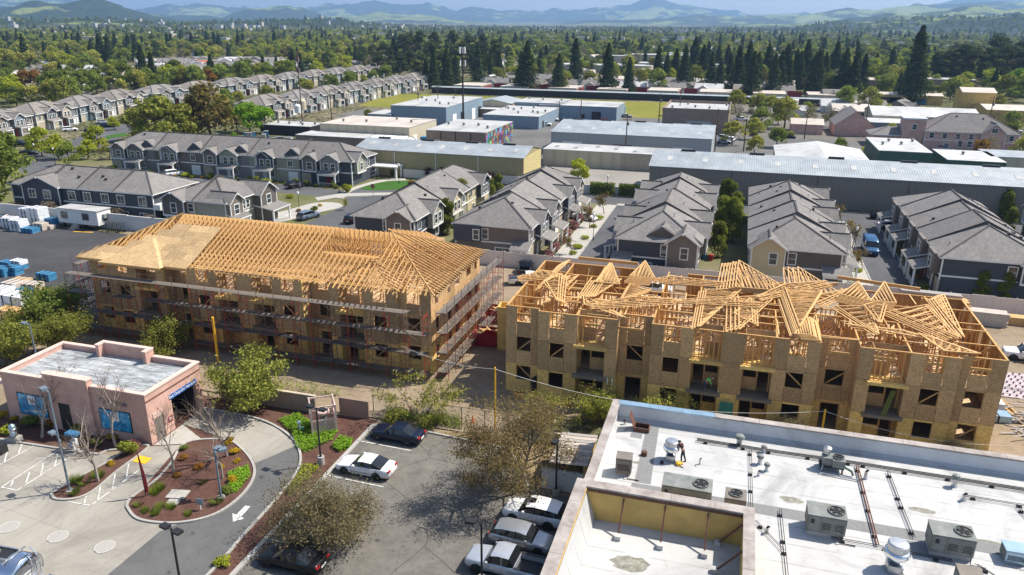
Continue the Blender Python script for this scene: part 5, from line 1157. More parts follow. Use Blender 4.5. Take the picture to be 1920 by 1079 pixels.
def piperun(label, pts, r=.045, n=1, m='dark'):
    r *= .62
    t = thing('gas_pipe', label, 'roof pipe', (pts[0][0],pts[0][1],ZD), 0, 'pipes laid over the white roof'); ox, oy = pts[0][:2]
    for j in range(n):
        b = MB(); off = .16*j; b.tube([(p[0]-ox+(off*.8 if abs(pts[-1][1]-oy) > abs(pts[-1][0]-ox) else 0), p[1]-oy+(0 if abs(pts[-1][1]-oy) > abs(pts[-1][0]-ox) else off), .17) for p in pts], r, 5); obj('pipe', b, M[m], t)
    for p, q in zip(pts, pts[1:]):
        Ln = math.hypot(q[0]-p[0], q[1]-p[1]); k = .6
        while k < Ln: c = (p[0]+(q[0]-p[0])*k/Ln-ox, p[1]+(q[1]-p[1])*k/Ln-oy); b = MB(); b.box(c[0]-.1,c[1]-.09,.0,c[0]+.16,c[1]+.09,.12); obj('support_block', b, M['black'], t); k += 2.7
piperun('longest pipe run along the far parapet', [(-.8,51.9),(3.7,51.85),(10.1,51.95),(21,51.8),(40,51.7)], .06, 3)
piperun('pipe pair crossing the roof from the open fan machine to the shiny stack', [(10.25,51.8),(10.3,47),(10.35,42.8)], .07, 2, 'rust')
piperun('pipe pair crossing the roof to the walkway by the right air unit', [(12.25,51.7),(12.4,48),(12.6,44.2)], .04, 2); piperun('pipe pair crossing behind the raised corner', [(3.0,51.8),(3.05,47),(3.1,43.6)], .035, 2)
piperun('pipe pair left of the middle air unit', [(4.85,44.8),(4.95,41),(5.05,37)], .035, 2); piperun('short thin pipe between the two grey air units', [(7.8,42.6),(10.2,42.6),(14.4,42.4)], .04, 2); piperun('slanting pipe at the bottom right of the roof', [(15.6,42.6),(17.5,40.6),(21,37)], .035, 2); piperun('thin pipe towards the right edge below the longest run', [(16.6,49.9),(20.2,49.85),(30,49.8)], .04, 2); piperun('pipe pair at the far right crossing down the roof', [(19.7,49.8),(20.4,46),(21,42)], .04, 2)
piperun('slanting thin pipe right of the raised corner', [(3.3,43.1),(4.9,40.6)], .03, 2)
# open roof hatch
t = thing('roof_hatch', 'rust red roof hatch with its lid swung open', 'roof hatch', (-5.5,52.55,ZD))
for (a0,b0,a1,b1) in ((-.1,-.45,1.1,-.38),(-.1,.38,1.1,.45),(-.1,-.38,-.03,.38),(1.03,-.38,1.1,.38)): b = MB(); b.box(a0,b0,0,a1,b1,.35); obj('frame', b, M['rust'], t)
b = MB(); b.box(-.03,-.38,.01,1.03,.38,.03); obj('opening', b, M['black'], t)
b = MB(); b.slab([(-.1,-.45,.37),(-.1,.45,.37),(-.45,.45,1.4),(-.45,-.45,1.4)], .06); obj('lid', b, M['rust'], t)
b = MB(); b.beam((-.15,-.4,.35),(-.8,-.5,.0),.04,.04); obj('strut', b, M['rust'], t)
# tools by the worker
t = thing('tool_bag', 'open brown tool bag on the walkway pads', 'tool bag', (-4.35,48.9,ZD)); b = MB(); b.box(-.2,-.15,0,.2,.15,.3); obj('bag', b, M['rust'], t); b = MB(); b.tube([(-.15,0,.3),(-.1,0,.45),(.1,0,.45),(.15,0,.3)], .02, 5); obj('handle', b, M['black'], t)
b = MB(); b.lathe([(.18,0),(.2,.2),(.1,.25)], 8); b.box(-.05,.1,0,.3,.3,.12); tag(obj('tool_pouch', b, M['yellow'], loc=(-1.85,48.35,ZD)), 'yellow tool pouch at the worker\'s feet', 'tool bag')
b = MB(); b.lathe([(.14,0),(.14,.18),(.05,.25)], 8); tag(obj('tool_can', b, M['dark'], loc=(-3.0,48.2,ZD)), 'small dark can in front of the exhaust fan', 'can')

# lean-to shed beside the shop
t = thing('shed', 'lean-to shed with a corrugated roof against the shop\'s left wall', 'shed', (-12.3,50.2,0))
b = MB(); b.box(0,0,0,3.3,.18,1.9); obj('front_wall', b, M['wallwhite'], t); b = MB(); b.box(3.3,0,0,3.45,4.4,2.7); obj('end_wall', b, M['stucco_y'], t); b = MB(); b.box(0,4.2,0,3.3,4.4,2.6); obj('rear_wall', b, M['stucco_t'], t)
for k in range(3): b = MB(); b.box(.1+k*1.5,.02,1.9,.22+k*1.5,.14,2.5); obj('post', b, M['dark'], t)
for k in range(10):
    b = MB(); x0 = .0+k*.0; y0 = -.1+k*.45; b.slab([(.6,y0,2.55+.02*(k%2)+k*.02),(3.6,y0,2.75+.02*(k%2)+k*.02),(3.6,y0+.43,2.75+k*.02),(.6,y0+.43,2.55+k*.02)], .05); obj('roof_sheet', b, M['oldwood'] if k%2 else M['flattan'], t)

# ---------------------------------------------------------------- pink car wash
pw = thing('car_wash', 'pink stucco car wash with a grey flat roof and blue posters', 'car wash', (-62,46.5,0))
def pb(name, x0, y0, z0, x1, y1, z1, m, par=None, **k): b = MB(); b.box(x0,y0,z0,x1,y1,z1); return obj(name, b, m, par or pw, **k)
Lw, Dw = 15.75, 7.0
pb('roof', .2, .2, 4.1, Lw-.2, Dw-.2, 4.3, M['oldroof'])
pb('wall', 0, 0, 0, 5.2, .3, 4.72, M['pink']); pb('wall', 10.0, 0, 0, Lw, .3, 4.72, M['pink']); pb('raised_wall', 5.2, -.25, 0, 10.0, .35, 5.35, M['pink']); pb('wall', 0, .3, 0, .3, Dw, 4.72, M['pink']); pb('wall', .3, Dw-.3, 0, Lw-.3, Dw, 4.72, M['pink'])
pb('end_wall', Lw-.3, .3, 0, Lw, 2.95, 4.72, M['pink']); pb('end_wall', Lw-.3, 6.2, 0, Lw, Dw, 4.72, M['pink']); pb('lintel', Lw-.3, 2.95, 2.95, Lw, 6.2, 4.72, M['pink'])
pb('tunnel', Lw-6, 2.9, 0, Lw-5.9, 6.3, 3, M['black']); pb('tunnel_wall', Lw-6, 2.8, 0, Lw-.32, 2.9, 3.1, M['dark']); pb('tunnel_wall', Lw-6, 6.25, 0, Lw-.32, 6.35, 3.1, M['dark'])
pb('raised_wall', 5.0, Dw-1.0, 4.31, 5.35, Dw+.05, 5.45, M['pink']); pb('raised_wall', 5.35, Dw-.32, 4.3, 10.4, Dw+.05, 5.45, M['pink']); pb('raised_wall', 10.4, Dw-1.0, 4.31, 10.75, Dw+.05, 5.45, M['pink'])
for (x0,y0,x1,y1,z) in ((-.08,-.08,5.15,.36,4.72),(10.05,-.08,Lw-.4,.36,4.72),(5.12,-.33,10.08,.42,5.35),(-.08,.37,.36,Dw-.37,4.72),(-.08,Dw-.36,4.9,Dw+.08,4.72),(10.85,Dw-.36,Lw+.08,Dw+.08,4.72),(Lw-.39,-.08,Lw+.08,Dw-.37,4.72),(4.95,Dw-1.05,10.8,Dw+.1,5.45)):
    if (x0,z) == (4.95,5.45):
        for (a0,b0,a1,b1) in ((4.95,Dw-1.05,5.4,Dw-.36),(4.95,Dw-.35,10.8,Dw+.1),(10.35,Dw-1.05,10.8,Dw-.36)): pb('coping_stone', a0, b0, 5.45, a1, b1, 5.6, M['pinktrim'])
    else: pb('coping_stone', x0, y0, z, x1, y1, z+.14, M['pinktrim'])
pb('band', Lw+.002, .0, 4.05, Lw+.05, Dw, 4.14, M['rust'])
pb('door', Lw+.002, .7, 0, Lw+.04, 1.6, 2.1, M['hvac2']); pb('canopy_board', Lw+.002, .55, 2.2, Lw+.06, 1.7, 2.7, M['pinktrim']); pb('dark_frame', Lw+.002, 1.62, 0, Lw+.06, 1.72, 2.2, M['rust'])
sg = pb('warning_sign', Lw+.003, 2.25, .95, Lw+.04, 2.8, 1.5, M['redwall']); 
for k in (0,1): pb('sign_line', Lw+.042, 2.33, 1.12+k*.18, Lw+.046, 2.72, 1.2+k*.18, M['white'])
def lettering(name, txt, size, m, loc, rz, par):
    c = bpy.data.curves.new(name, 'FONT'); c.body = txt; c.size = size; c.extrude = .008; c.align_x = 'CENTER'; c.materials.append(M[m])
    q = bpy.data.objects.new(name, c); COL.objects.link(q); dg = bpy.context.evaluated_depsgraph_get(); me = bpy.data.meshes.new_from_object(q.evaluated_get(dg)); bpy.data.objects.remove(q)
    o = obj(name, me, parent=par, loc=loc, stuff=True); o.rotation_euler = (PI/2, 0, rz); return o
sg = pb('exit_sign', Lw+.003, 2.75, 2.98, Lw+.05, 6.35, 3.42, mat('blue sign board', (.03,.12,.38), .5)); lettering('lettering', 'Exit Only-Do Not Enter', .38, 'white', (Lw+.055, 4.55, 3.09), PI/2, pw)
lettering('lettering', 'Car Wash', .72, 'bluesign' if 'bluesign' in M else 'denim', (12.3,-.03,3.35), 0, pw)
def poster():
    m, t, b = newmat('blue bubble poster'); co = objco(t)
    v = node(t,'ShaderNodeTexVoronoi',None,Vector=co,Scale=2.6).outputs['Distance']; n_ = noise(t, co, 1.1, 4, .6, 1)
    col = ramp(t, n_, [(.35,(.01,.16,.36)),(.55,(.02,.33,.58)),(.68,(.35,.6,.75))]); col = mix(t, ramp(t,v,[(.1,(1,1,1)),(.2,(0,0,0))]), col, (.6,.75,.85,1))
    t.links.new(col, b.inputs['Base Color']); b.inputs['Roughness'].default_value = .3; return m
PM = poster()
for x0, x1, z0, z1 in ((10.65,13.85,.88,2.75),(1.5,4.7,.88,2.9)):
    f = pb('poster_window', x0-.08, -.03, z0-.08, x1+.08, -.002, z1+.08, M['dark'])
    for k in range(3):
        a, c = x0+(x1-x0)*k/3+.03, x0+(x1-x0)*(k+1)/3-.03; pb('poster', a, -.06, z0, c, -.032, z1, PM, f)
    mx = x0+(x1-x0)/2
    pb('poster_logo_panel', mx-.42, -.075, z1-.95, mx+.42, -.062, z1-.1, M['white'], f)
    for k, mm in enumerate(('denim','redwall')):
        zc = z1-.35-k*.2; b = MB(); b.add([(mx-.25,-.08,zc),(mx,-.08,zc-.14),(mx+.25,-.08,zc),(mx+.25,-.08,zc-.12),(mx,-.08,zc-.26),(mx-.25,-.08,zc-.12)], [(0,1,4,5),(1,2,3,4)]); obj('poster_emblem', b, M[mm], f)
pb('niche_door', 6.4, -.29, .1, 7.6, -.252, 2.75, M['dark'])
b = MB(); b.box(-1.5,.4,3.2,-.002,2.2,3.4); obj('awning', b, M['pinktrim'], pw)

# garden wall, trellis and gates behind the planting bed
t = thing('garden_wall', 'low taupe garden wall behind the planting bed', 'wall', (-46,55.75,0))
for k in range(4): b = MB(); b.box(k*2.6,-.1,0,k*2.6+2.57,.1,1.75); obj('wall_panel', b, M['brick'], t)
b = MB(); b.box(-.05,-.14,1.75,10.42,.14,1.84); obj('coping_stone', b, M['stucco_t'], t)
b = MB(); b.box(0,-.1,0,3.0,.1,1.75); tag(obj('garden_wall', b, M['brick'], loc=(-33.4,56.3,0)), 'short taupe wall piece beside the wire gate', 'wall')
t = thing('trellis_enclosure', 'pale wooden lattice enclosure in green ground cover', 'trellis', (-33.8,52.05,0), .62)
for (x_,y_) in ((0,0),(2.1,0),(2.1,2.0),(0,2.0)): b = MB(); b.box(x_-.09,y_-.09,0,x_+.09,y_+.09,2.75); obj('post', b, M['pinktrim'], t)
for z in (.25,1.35,2.65):
    for (p, q) in (((.1,0),(2.0,0)),((2.1,.1),(2.1,1.9)),((2.0,2.0),(.1,2.0)),((0,1.9),(0,.1))): b = MB(); b.beam((*p,z),(*q,z),.08,.12); obj('rail', b, M['pinktrim'], t)
for (p, d) in (((.1,0),(1,0)),((2.1,.1),(0,1)),((.1,2.0),(1,0)),((0,.1),(0,1))):
    b = MB(); Ln = 1.85 if d[0] else 1.8
    for k in np.arange(-1.1, Ln+1.1, .17):
        for s in (1,-1):
            a0, a1 = (k, .3), (k+s*1.0, 1.3)
            def cl(u, z): return (p[0]+d[0]*u, p[1]+d[1]*u, z)
            t0, t1 = 0, 1
            lo, hi = sorted(((0-k)/s, (Ln-k)/s)); t0, t1 = max(0,lo), min(1,hi)
            if t1 > t0: b.beam(cl(k+s*t0,.3+t0), cl(k+s*t1,.3+t1), .05, .02, (d[1],-d[0],0))
    stuff('lattice', b, M['pinktrim'], parent=t)
b = MB(); b.lathe([(.5,0),(.62,.15),(.62,.3),(.35,.5)], 16, (1.05,1.0,1.5)); obj('tank_cap', b, M['pinktrim'], t); b = MB(); b.lathe([(.3,0),(.3,1.5)], 12, (1.05,1.0,0)); obj('tank', b, M['hvac'], t)
for x_, y_, h_, lb in ((-35.3,52.3,1.0,'blue standpipe in the ground cover beside the trellis'),(-34.8,52.0,.7,'green valve post in the ground cover beside the trellis')):
    b = MB(); b.lathe([(.12,0),(.12,h_*.8),(.18,h_*.85),(.18,h_)], 8); tag(obj('valve_post', b, M['copeblue'] if h_ > .8 else M['green'], loc=(x_,y_,0)), lb, 'standpipe')
# chain link fence and gates along the site
t = thing('wire_fence', 'wire mesh fence along the edge of the dirt site', 'fence', (-30.6,57.6,0))
for k in range(8):
    if k in (1,): continue
    b = MB(); b.lathe([(.04,0),(.04,1.8)], 6, (k*2.2,.05*k,0)); obj('post', b, M['dark'], t)
for k in range(7):
    if k == 1: continue
    b = MB()
    for z in (.1, 1.75): b.beam((k*2.2,.05*k,z),((k+1)*2.2,.05*k+.05,z),.035,.035)
    obj('rail', b, M['greysteel'], t)
    g = MB()
    for q in np.arange(-1.6, 2.2, .22):
        for s in (1,-1):
            t0, t1 = max(0, (0-q)/1.6 if s > 0 else 0), 1
            u0, u1 = (q, q+1.6) if s > 0 else (q+1.6, q); zz0, zz1 = .1, 1.75
            a, c = max(0,min(u0,u1)), min(2.2,max(u0,u1))
            if c > a:
                f = lambda u: zz0+(zz1-zz0)*(u-u0)/(u1-u0); g.beam((k*2.2+a,.05*k,f(a)),(k*2.2+c,.05*k+.05,f(c)),.012,.012)
    stuff('wire_mesh', g, M['steel'], parent=t)
# long pale fence between the site and the townhouses
t = thing('boundary_fence', 'long pale panel fence between the building site and the townhouses', 'fence', (-82,104.2,0))
for k in range(52):
    b = MB(); b.box(k*2.5+.02,-.03,.05,k*2.5+2.48,.03,2.35+.1*(k%9 == 0)); obj('fence_panel', b, M['fence'], t)
    b = MB(); b.box(k*2.5-.06,-.07,0,k*2.5+.06,.07,2.45); obj('post', b, M['fence'], t)
t = thing('boundary_wall', 'white rendered boundary wall behind the site trailer', 'wall', (-131,104.2,0))
for k in range(8): b = MB(); b.box(k*6.1,-.12,0,k*6.1+6.08,.12,2.75-.12*(k > 4)-.1*(k > 6)); obj('wall_panel', b, M['wallwhite'], t)
b = MB(); b.box(-.3,-9,0,-.06,-.12,2.7); obj('wall_panel', b, M['wallwhite'], t)
for x0, x1, y_, lb in ((-75,-46,163.0,'grey block wall in front of the ochre warehouse'),(-31,-17,158.9,'white block wall behind the trimmed hedge at the street end')):
    t = thing('block_wall', lb, 'wall', (x0,y_,0)); n = int((x1-x0)/4.8)
    for k in range(n): b = MB(); b.box(k*4.8,-.1,0,k*4.8+4.77,.1,1.9); obj('wall_panel', b, M['wallwhite'] if x0 > -40 else M['fence'], t)
# pergola by the lawn
t = thing('pergola', 'white pergola at the back of the small lawn', 'pergola', ((-81.8,160.1)[0],(-81.8,160.1)[1],0))
for x_ in (0,6.2):
    for y_ in (0,3): b = MB(); b.box(x_-.2,y_-.2,0,x_+.2,y_+.2,2.6); obj('post', b, M['trim'], t)
for y_ in (0,3): b = MB(); b.box(-.6,y_-.12,2.6,6.8,y_+.12,2.85); obj('beam', b, M['trim'], t)
for k in range(12): b = MB(); b.box(-.4+k*.6,-.6,2.85,-.22+k*.6,3.6,3.05); obj('slat', b, M['trim'], t)
# ---------------------------------------------------------------- vehicles (front towards local +X)
ST = {
 'sedan': (4.85, 1.84, .79, [(0,.32,.56,.58,.78,'h'),(.025,.22,.66,.68,.91,'h'),(.13,.19,.78,.81,.985,'h'),(.295,.19,.9,.94,1,'h'),(.43,.19,.93,1.38,1,'r'),(.52,.19,.95,1.45,1,'r'),(.68,.19,.96,1.41,1,'r'),(.86,.22,.99,1.04,.98,'h'),(.965,.25,.97,1.0,.92,'h'),(1,.36,.84,.87,.82,'h')], .335, (.185,.775)),
 'suv': (4.65, 1.86, .84, [(0,.36,.74,.78,.82,'h'),(.03,.26,.84,.88,.94,'h'),(.2,.24,.98,1.03,1,'h'),(.275,.24,1.03,1.08,1,'h'),(.4,.24,1.06,1.58,1,'r'),(.52,.24,1.08,1.68,1,'r'),(.8,.24,1.1,1.65,1,'r'),(.92,.28,1.12,1.55,.97,'r'),(.99,.34,1.06,1.12,.92,'h'),(1,.42,.9,.93,.88,'h')], .36, (.19,.78)),
 'wagon': (4.5, 1.76, .82, [(0,.34,.66,.7,.76,'h'),(.03,.26,.78,.82,.9,'h'),(.2,.22,.92,.97,.98,'h'),(.27,.22,.97,1.02,1,'h'),(.38,.22,1.0,1.5,1,'r'),(.5,.22,1.02,1.6,1,'r'),(.78,.22,1.03,1.57,1,'r'),(.9,.26,1.04,1.42,.96,'r'),(.985,.32,.98,1.03,.9,'h'),(1,.4,.85,.88,.84,'h')], .335, (.18,.77)),
 'pickup': (5.6, 1.95, .84, [(0,.48,.92,.96,.86,'h'),(.025,.38,1.0,1.05,.95,'h'),(.19,.36,1.08,1.13,1,'h'),(.245,.36,1.1,1.16,1,'h'),(.33,.36,1.14,1.72,1,'r'),(.42,.36,1.15,1.83,1,'r'),(.56,.36,1.15,1.8,1,'r'),(.615,.36,1.15,1.18,1,'h'),(.62,.36,1.15,1.18,1,'o'),(.985,.4,1.14,1.17,.99,'o'),(1,.46,1.1,1.13,.97,'h')], .4, (.16,.76)),
 'van': (5.9, 2.05, .9, [(0,.4,.9,.94,.84,'h'),(.03,.32,1.05,1.1,.94,'h'),(.13,.3,1.22,1.28,1,'h'),(.17,.3,1.3,1.36,1,'h'),(.27,.3,1.36,2.2,1,'r'),(.36,.3,1.4,2.5,1,'r'),(.8,.3,1.4,2.52,1,'r'),(.975,.32,1.4,2.45,.98,'r'),(1,.4,1.3,2.3,.96,'r')], .37, (.16,.78)),
}
CARM = {}
def vehicle_meshes(kind):
    if kind in CARM: return CARM[kind]
    L0, W0, tw, stn, wr_, ax = ST[kind]; hw0 = W0/2
    rings = []
    for (f, zb, bl, tp, hf, fl) in stn:
        x = L0/2-f*L0; hw = hw0*hf; t = hw*tw if fl == 'r' else hw*.84; top = tp
        half = [(hw*.86,zb),(hw*.99,zb+.16),(hw,(zb+bl)/2+.05),(hw*.965,bl-.03),(hw*.93,bl), (t,top-.07 if fl == 'r' else bl+(top-bl)*.5), (t*.82,top-.015 if fl == 'r' else top-.005), (t*.4,top)]
        rings.append([(x,y,z) for y, z in half]+[(x,-y,z) for y, z in half[::-1]])
    n = 16; B = MB(); G = {'windscreen': MB(), 'rear_window': MB(), 'side_window': [MB(), MB()]}
    def idx(i, k): return i*n+k
    vs = [p for r in rings for p in r]; bf = []; gf = {'w': [], 'b': [], 's0': [], 's1': []}
    for i in range(len(rings)-1):
        a, b_ = stn[i][5], stn[i+1][5]
        for k in range(n):
            k2 = (k+1) % n; f = (idx(i,k), idx(i,k2), idx(i+1,k2), idx(i+1,k))
            if k == 15: continue
            tr = {a, b_} == {'h','r'}
            if k in (4, 10) and 'r' in (a, b_) and 'o' not in (a, b_) and not (kind == 'van' and stn[i][0] > .3):
                gf['s0' if k == 4 else 's1'].append(f); continue
            if k in (5,6,7,8,9) and tr:
                if kind == 'van' and stn[i][0] > .5: bf.append(f); continue
                gf['w' if a == 'h' else 'b'].append(f); continue
            if k in (5,6,7,8,9) and a == 'o' and b_ == 'o': continue
            bf.append(f)
    bf.append(tuple(range(n))[::-1]); bf.append(tuple(idx(len(rings)-1,k) for k in range(n)))
    if kind in ('suv','wagon'):                        # tailgate window
        gf['b'] = [f for f in gf['b']]
    def mk(name, faces):
        used = sorted({v for f in faces for v in f}); mp = {v: i for i, v in enumerate(used)}
        me = bpy.data.meshes.new(name); me.from_pydata([vs[v] for v in used], [], [tuple(mp[v] for v in f) for f in faces]); me.polygons.foreach_set('use_smooth', [True]*len(faces)); me.update(); return me
    d = {'body': mk('body', bf), 'windscreen': mk('windscreen', gf['w']), 'rear_window': mk('rear_window', gf['b']), 'side0': mk('side_window', gf['s0']), 'side1': mk('side_window', gf['s1'])}
    ty = MB(); w_ = .2
    prof_ = [(wr_*.62,-w_/2),(wr_*.93,-w_/2),(wr_,-w_/2+.04),(wr_,w_/2-.04),(wr_*.93,w_/2),(wr_*.62,w_/2)]; ty.lathe(prof_, 18); d['tyre'] = ty.mesh('tyre', M['black'])
    rm = MB(); rm.lathe([(wr_*.63,w_/2-.05),(wr_*.63,w_/2-.0),(wr_*.55,w_/2-.03),(wr_*.2,w_/2-.03),(wr_*.15,w_/2+.0)], 15)
    rm.k = 1
    for k in range(5):
        a = 2*PI*(k+.5)/5; rm.lathe([(wr_*.14,w_/2-.028),(wr_*.14,w_/2-.02)], 6, (wr_*.38*math.cos(a),wr_*.38*math.sin(a),0))
    d['rim'] = rm.mesh('rim', [M['bright'], M['black']])
    ar = MB(); ar.lathe([(wr_*1.16,-.02),(wr_*1.16,.02)], 20); d['arch'] = ar.mesh('wheel_arch', M['black'])
    CARM[kind] = d; return d
PAINT = {}
def pm(c, metal=0.0):
    k = (*c, metal)
    if k not in PAINT: PAINT[k] = paint('car paint', c, .28, metal)
    return PAINT[k]
headm = mat('headlamp', (.7,.72,.75), .1, .02, spec=.8); tailm = mat('tail lamp', (.35,.015,.02), .2, .05)
PROTO = {}
def vehicle(kind, label, loc, deg, color, cat='car', group=None, metal=.0, detail=True):
    key = (kind, color, metal)
    if key in PROTO:
        return dup(PROTO[key], (loc[0],loc[1],loc[2] if len(loc) > 2 else 0), rad(deg), label, group)
    d = vehicle_meshes(kind); L0, W0, tw, stn, wr_, ax = ST[kind]; hw = W0/2
    t = thing({'pickup':'pickup_truck','van':'parked_van'}.get(kind,'parked_car'), label, cat, (loc[0],loc[1],loc[2] if len(loc) > 2 else 0), rad(deg), group)
    p = pm(color, metal); me = d['body'].copy(); me.materials.append(p); b = obj('body', me, parent=t)
    for nm, k in (('windscreen','windscreen'),('rear_window','rear_window'),('side_window','side0'),('side_window','side1')):
        g = d[k].copy() if not d[k].materials else d[k]
        if not d[k].materials: d[k].materials.append(M['carglass'])
        if len(d[k].polygons): obj(nm, d[k], parent=t)
    for f in ax:
        for s in (-1, 1):
            x = L0/2-f*L0
            o = obj('wheel_arch', d['arch'], parent=t, loc=(x,s*(hw-.012),wr_*1.02)); o.rotation_euler = (PI/2,0,0)
            o = obj('wheel', d['tyre'], parent=t, loc=(x,s*(hw-.09),wr_)); o.rotation_euler = (-s*PI/2,0,0); obj('rim', d['rim'], parent=o)
    zh = stn[1][2]-.08; zt = stn[-2][2]-.1
    for s in (-1, 1):
        m = MB(); m.add([(L0/2-.02,s*hw*.5,zh),(L0/2-.1,s*hw*.8,zh),(L0/2-.32,s*hw*.955,zh+.06),(L0/2-.32,s*hw*.9,zh+.14),(L0/2-.1,s*hw*.72,zh+.12),(L0/2-.04,s*hw*.5,zh+.1)], [(0,1,4,5),(1,2,3,4)]); obj('headlight', m, headm, t)
        m = MB(); m.box(-L0/2-.02,s*hw*.45 if s > 0 else -hw*.86,zt-.1,-L0/2+.22,hw*.86 if s > 0 else -hw*.45,zt+.06); obj('tail_light', m, tailm, t)
        xm = L0/2-L0*(.37 if kind not in ('pickup','van') else .29); zb_ = stn[4][2]; m = MB(); m.box(xm-.09,s*hw*1.0-.02,zb_+.02,xm+.09,s*hw*1.0+s*.17,zb_+.17); obj('mirror', m, p, t)
        if kind != 'van':
            for f in (.5,) if kind == 'sedan' else (.55,) if kind != 'pickup' else (.47,):
                m = MB(); i = max(k for k in range(len(stn)) if stn[k][0] <= f); q = stn[i]; m.beam((L0/2-f*L0,s*hw*.945,q[2]-.02),(L0/2-f*L0,s*hw*(tw+.015),q[3]-.05),.07,.05,(1,0,0)); obj('pillar', m, M['black'] if kind != 'pickup' else p, t)
        m = MB()
        m.beam((L0*.2,s*hw*1.003,.5),(-L0*.22,s*hw*1.003,.5),.02,.03); obj('door_trim', m, M['black'], t)
        for xx in (.13,-.08,-.27) if kind != 'van' else (.2,):
            m = MB(); zt_ = stn[5][2]-.02; m.beam((L0*xx,s*hw*1.004,.34),(L0*xx-.04,s*hw*.965,zt_),.018,.014,(1,0,0)); obj('door_gap', m, M['black'], t)
        for xx in (.02,-.2):
            m = MB(); m.box(L0*xx-.1,s*hw*1.0-.01,stn[4][2]-.13,L0*xx+.1,s*hw*1.0+.02,stn[4][2]-.09); obj('handle', m, p, t)
    m = MB(); m.box(L0/2-.06,-hw*.45,stn[0][1]+.02,L0/2+.015,hw*.45,stn[0][2]-.12); obj('grille', m, M['dark'], t)
    m = MB(); m.box(-L0/2-.025,-.27,stn[-1][1]+.18,-L0/2+.03,.27,stn[-1][1]+.32); obj('number_plate', m, M['white'], t)
    if kind == 'pickup':
        x0, x1 = L0/2-.62*L0, -L0/2+.08
        m = MB(); z0, z1 = .75, 1.17
        m.box(x1,-hw*.8,z0-.05,x0,hw*.8,z0); obj('bed_floor', m, M['dark'], t)
        for s in (-1,1): m = MB(); m.box(x1,s*hw*.8-.03,z0,x0,s*hw*.8+.03,z1-.03); obj('bed_side', m, p, t)
        m = MB(); m.box(x0-.02,-hw*.8,z0,x0+.05,hw*.8,z1-.02); obj('bed_front', m, p, t)
        for s in (-1,1): m = MB(); m.box(x1,s*hw*.82-.06 if s > 0 else -hw*.97,z1-.03,x0,hw*.97 if s > 0 else -hw*.82+.06,z1+.01); obj('bed_rail', m, M['dark'], t)
    PROTO[key] = t; return t
NAVY, BLACK, WHITE, SILVER, RED, BLUE, TEAL, GREY = (.005,.01,.028), (.004,.004,.005), (.75,.75,.75), (.42,.44,.46), (.25,.015,.02), (.03,.1,.22), (.03,.09,.1), (.08,.085,.095)
vehicle('sedan', 'dark blue sedan in the top stall beside the bushes', (-26.35,53.75), 178, NAVY)
w = vehicle('sedan', 'white sedan with a dark rear window beside the trellis lamp post', (-26.6,48.2), 179, (.76,.76,.77))
vehicle('sedan', 'black sedan at the bottom of the lot under the grey bush', (-26.2,36.55), 178, BLACK)
w = vehicle('suv', 'white crossover with a black sunroof, leaf shadows on its bonnet', (-11.75,46.15), 176, (.74,.74,.75))
m_ = MB(); m_.box(-.1,-.3,1.672,.4,.3,1.69); obj('sunroof', m_, M['carglass'], w)
vehicle('wagon', 'silver retro wagon facing the shop wall', (-11.9,43.1), -3, SILVER, metal=.6)
w = vehicle('pickup', 'pale silver pickup with a half open bed, lowest of the parked row', (-12.0,40.1), 177, (.5,.53,.58), 'pickup', metal=.4)
vehicle('pickup', 'dark pickup parked by the fence behind the scaffold', (-28.2,102.3), 100, BLACK, 'pickup')
vehicle('pickup', 'white pickup behind the open block near the alley end', (-26.5,97.5), 20, WHITE, 'pickup')
vehicle('pickup', 'white pickup on the dirt right of the open block', (33.2,89.5), 175, WHITE, 'pickup'); vehicle('pickup', 'white pickup at the left edge by the white wall', (-128.5,101.3), 200, WHITE, 'pickup')
vehicle('pickup', 'white pickup seen through the gap at the back of the open block', (-9.5,99), 5, WHITE, 'pickup')
vehicle('van', 'tall blue van parked in the alley before the porch row', (21.9,129.5), -90, BLUE, 'van', metal=.3)
G2 = 'cars around the townhouses'
for k, lb, p, a, c in (('suv','silver blue minivan parked on the street corner',(-75.26,121.03),75,(.12,.16,.22)),('suv','black car beside the navy end of the townhouse row',(-66.26,121.45),90,BLACK),('suv','black car parked before the last garage of the long row',(-92.40,144.50),70,BLACK),('suv','white crossover before the long row\'s garages',(-126.47,147.20),60,WHITE),
    ('pickup','dark pickup on the far left street corner',(-198.5,170.0),25,BLACK),('sedan','dark car low on the far left street',(-183.4,159.6),30,BLACK),('suv','white car by the kerb of the bending street',(-209.7,199.2),55,WHITE),('suv','dark car in the middle of the bending street',(-200.1,198.6),50,BLACK),('sedan','silver car farthest up the bending street',(-214.1,217.8),45,SILVER),('suv','dark car under the spring trees of the bending street',(-205.2,210.5),40,NAVY),
    ('sedan','white car half under a porch roof in the blossom alley',(-26.2,136),-15,WHITE),('suv','dark car at the corner of the porch row',(27.4,154.0),0,BLACK),('sedan','white car behind the porch row at the street end',(27.5,147),10,WHITE),('sedan','dark car under the gable of the many gabled house',(-84.47,117.61),0,BLACK)):
    vehicle(k, lb, p, a, c, 'pickup' if k == 'pickup' else 'car', G2)
G3 = 'cars in the workshop yards'
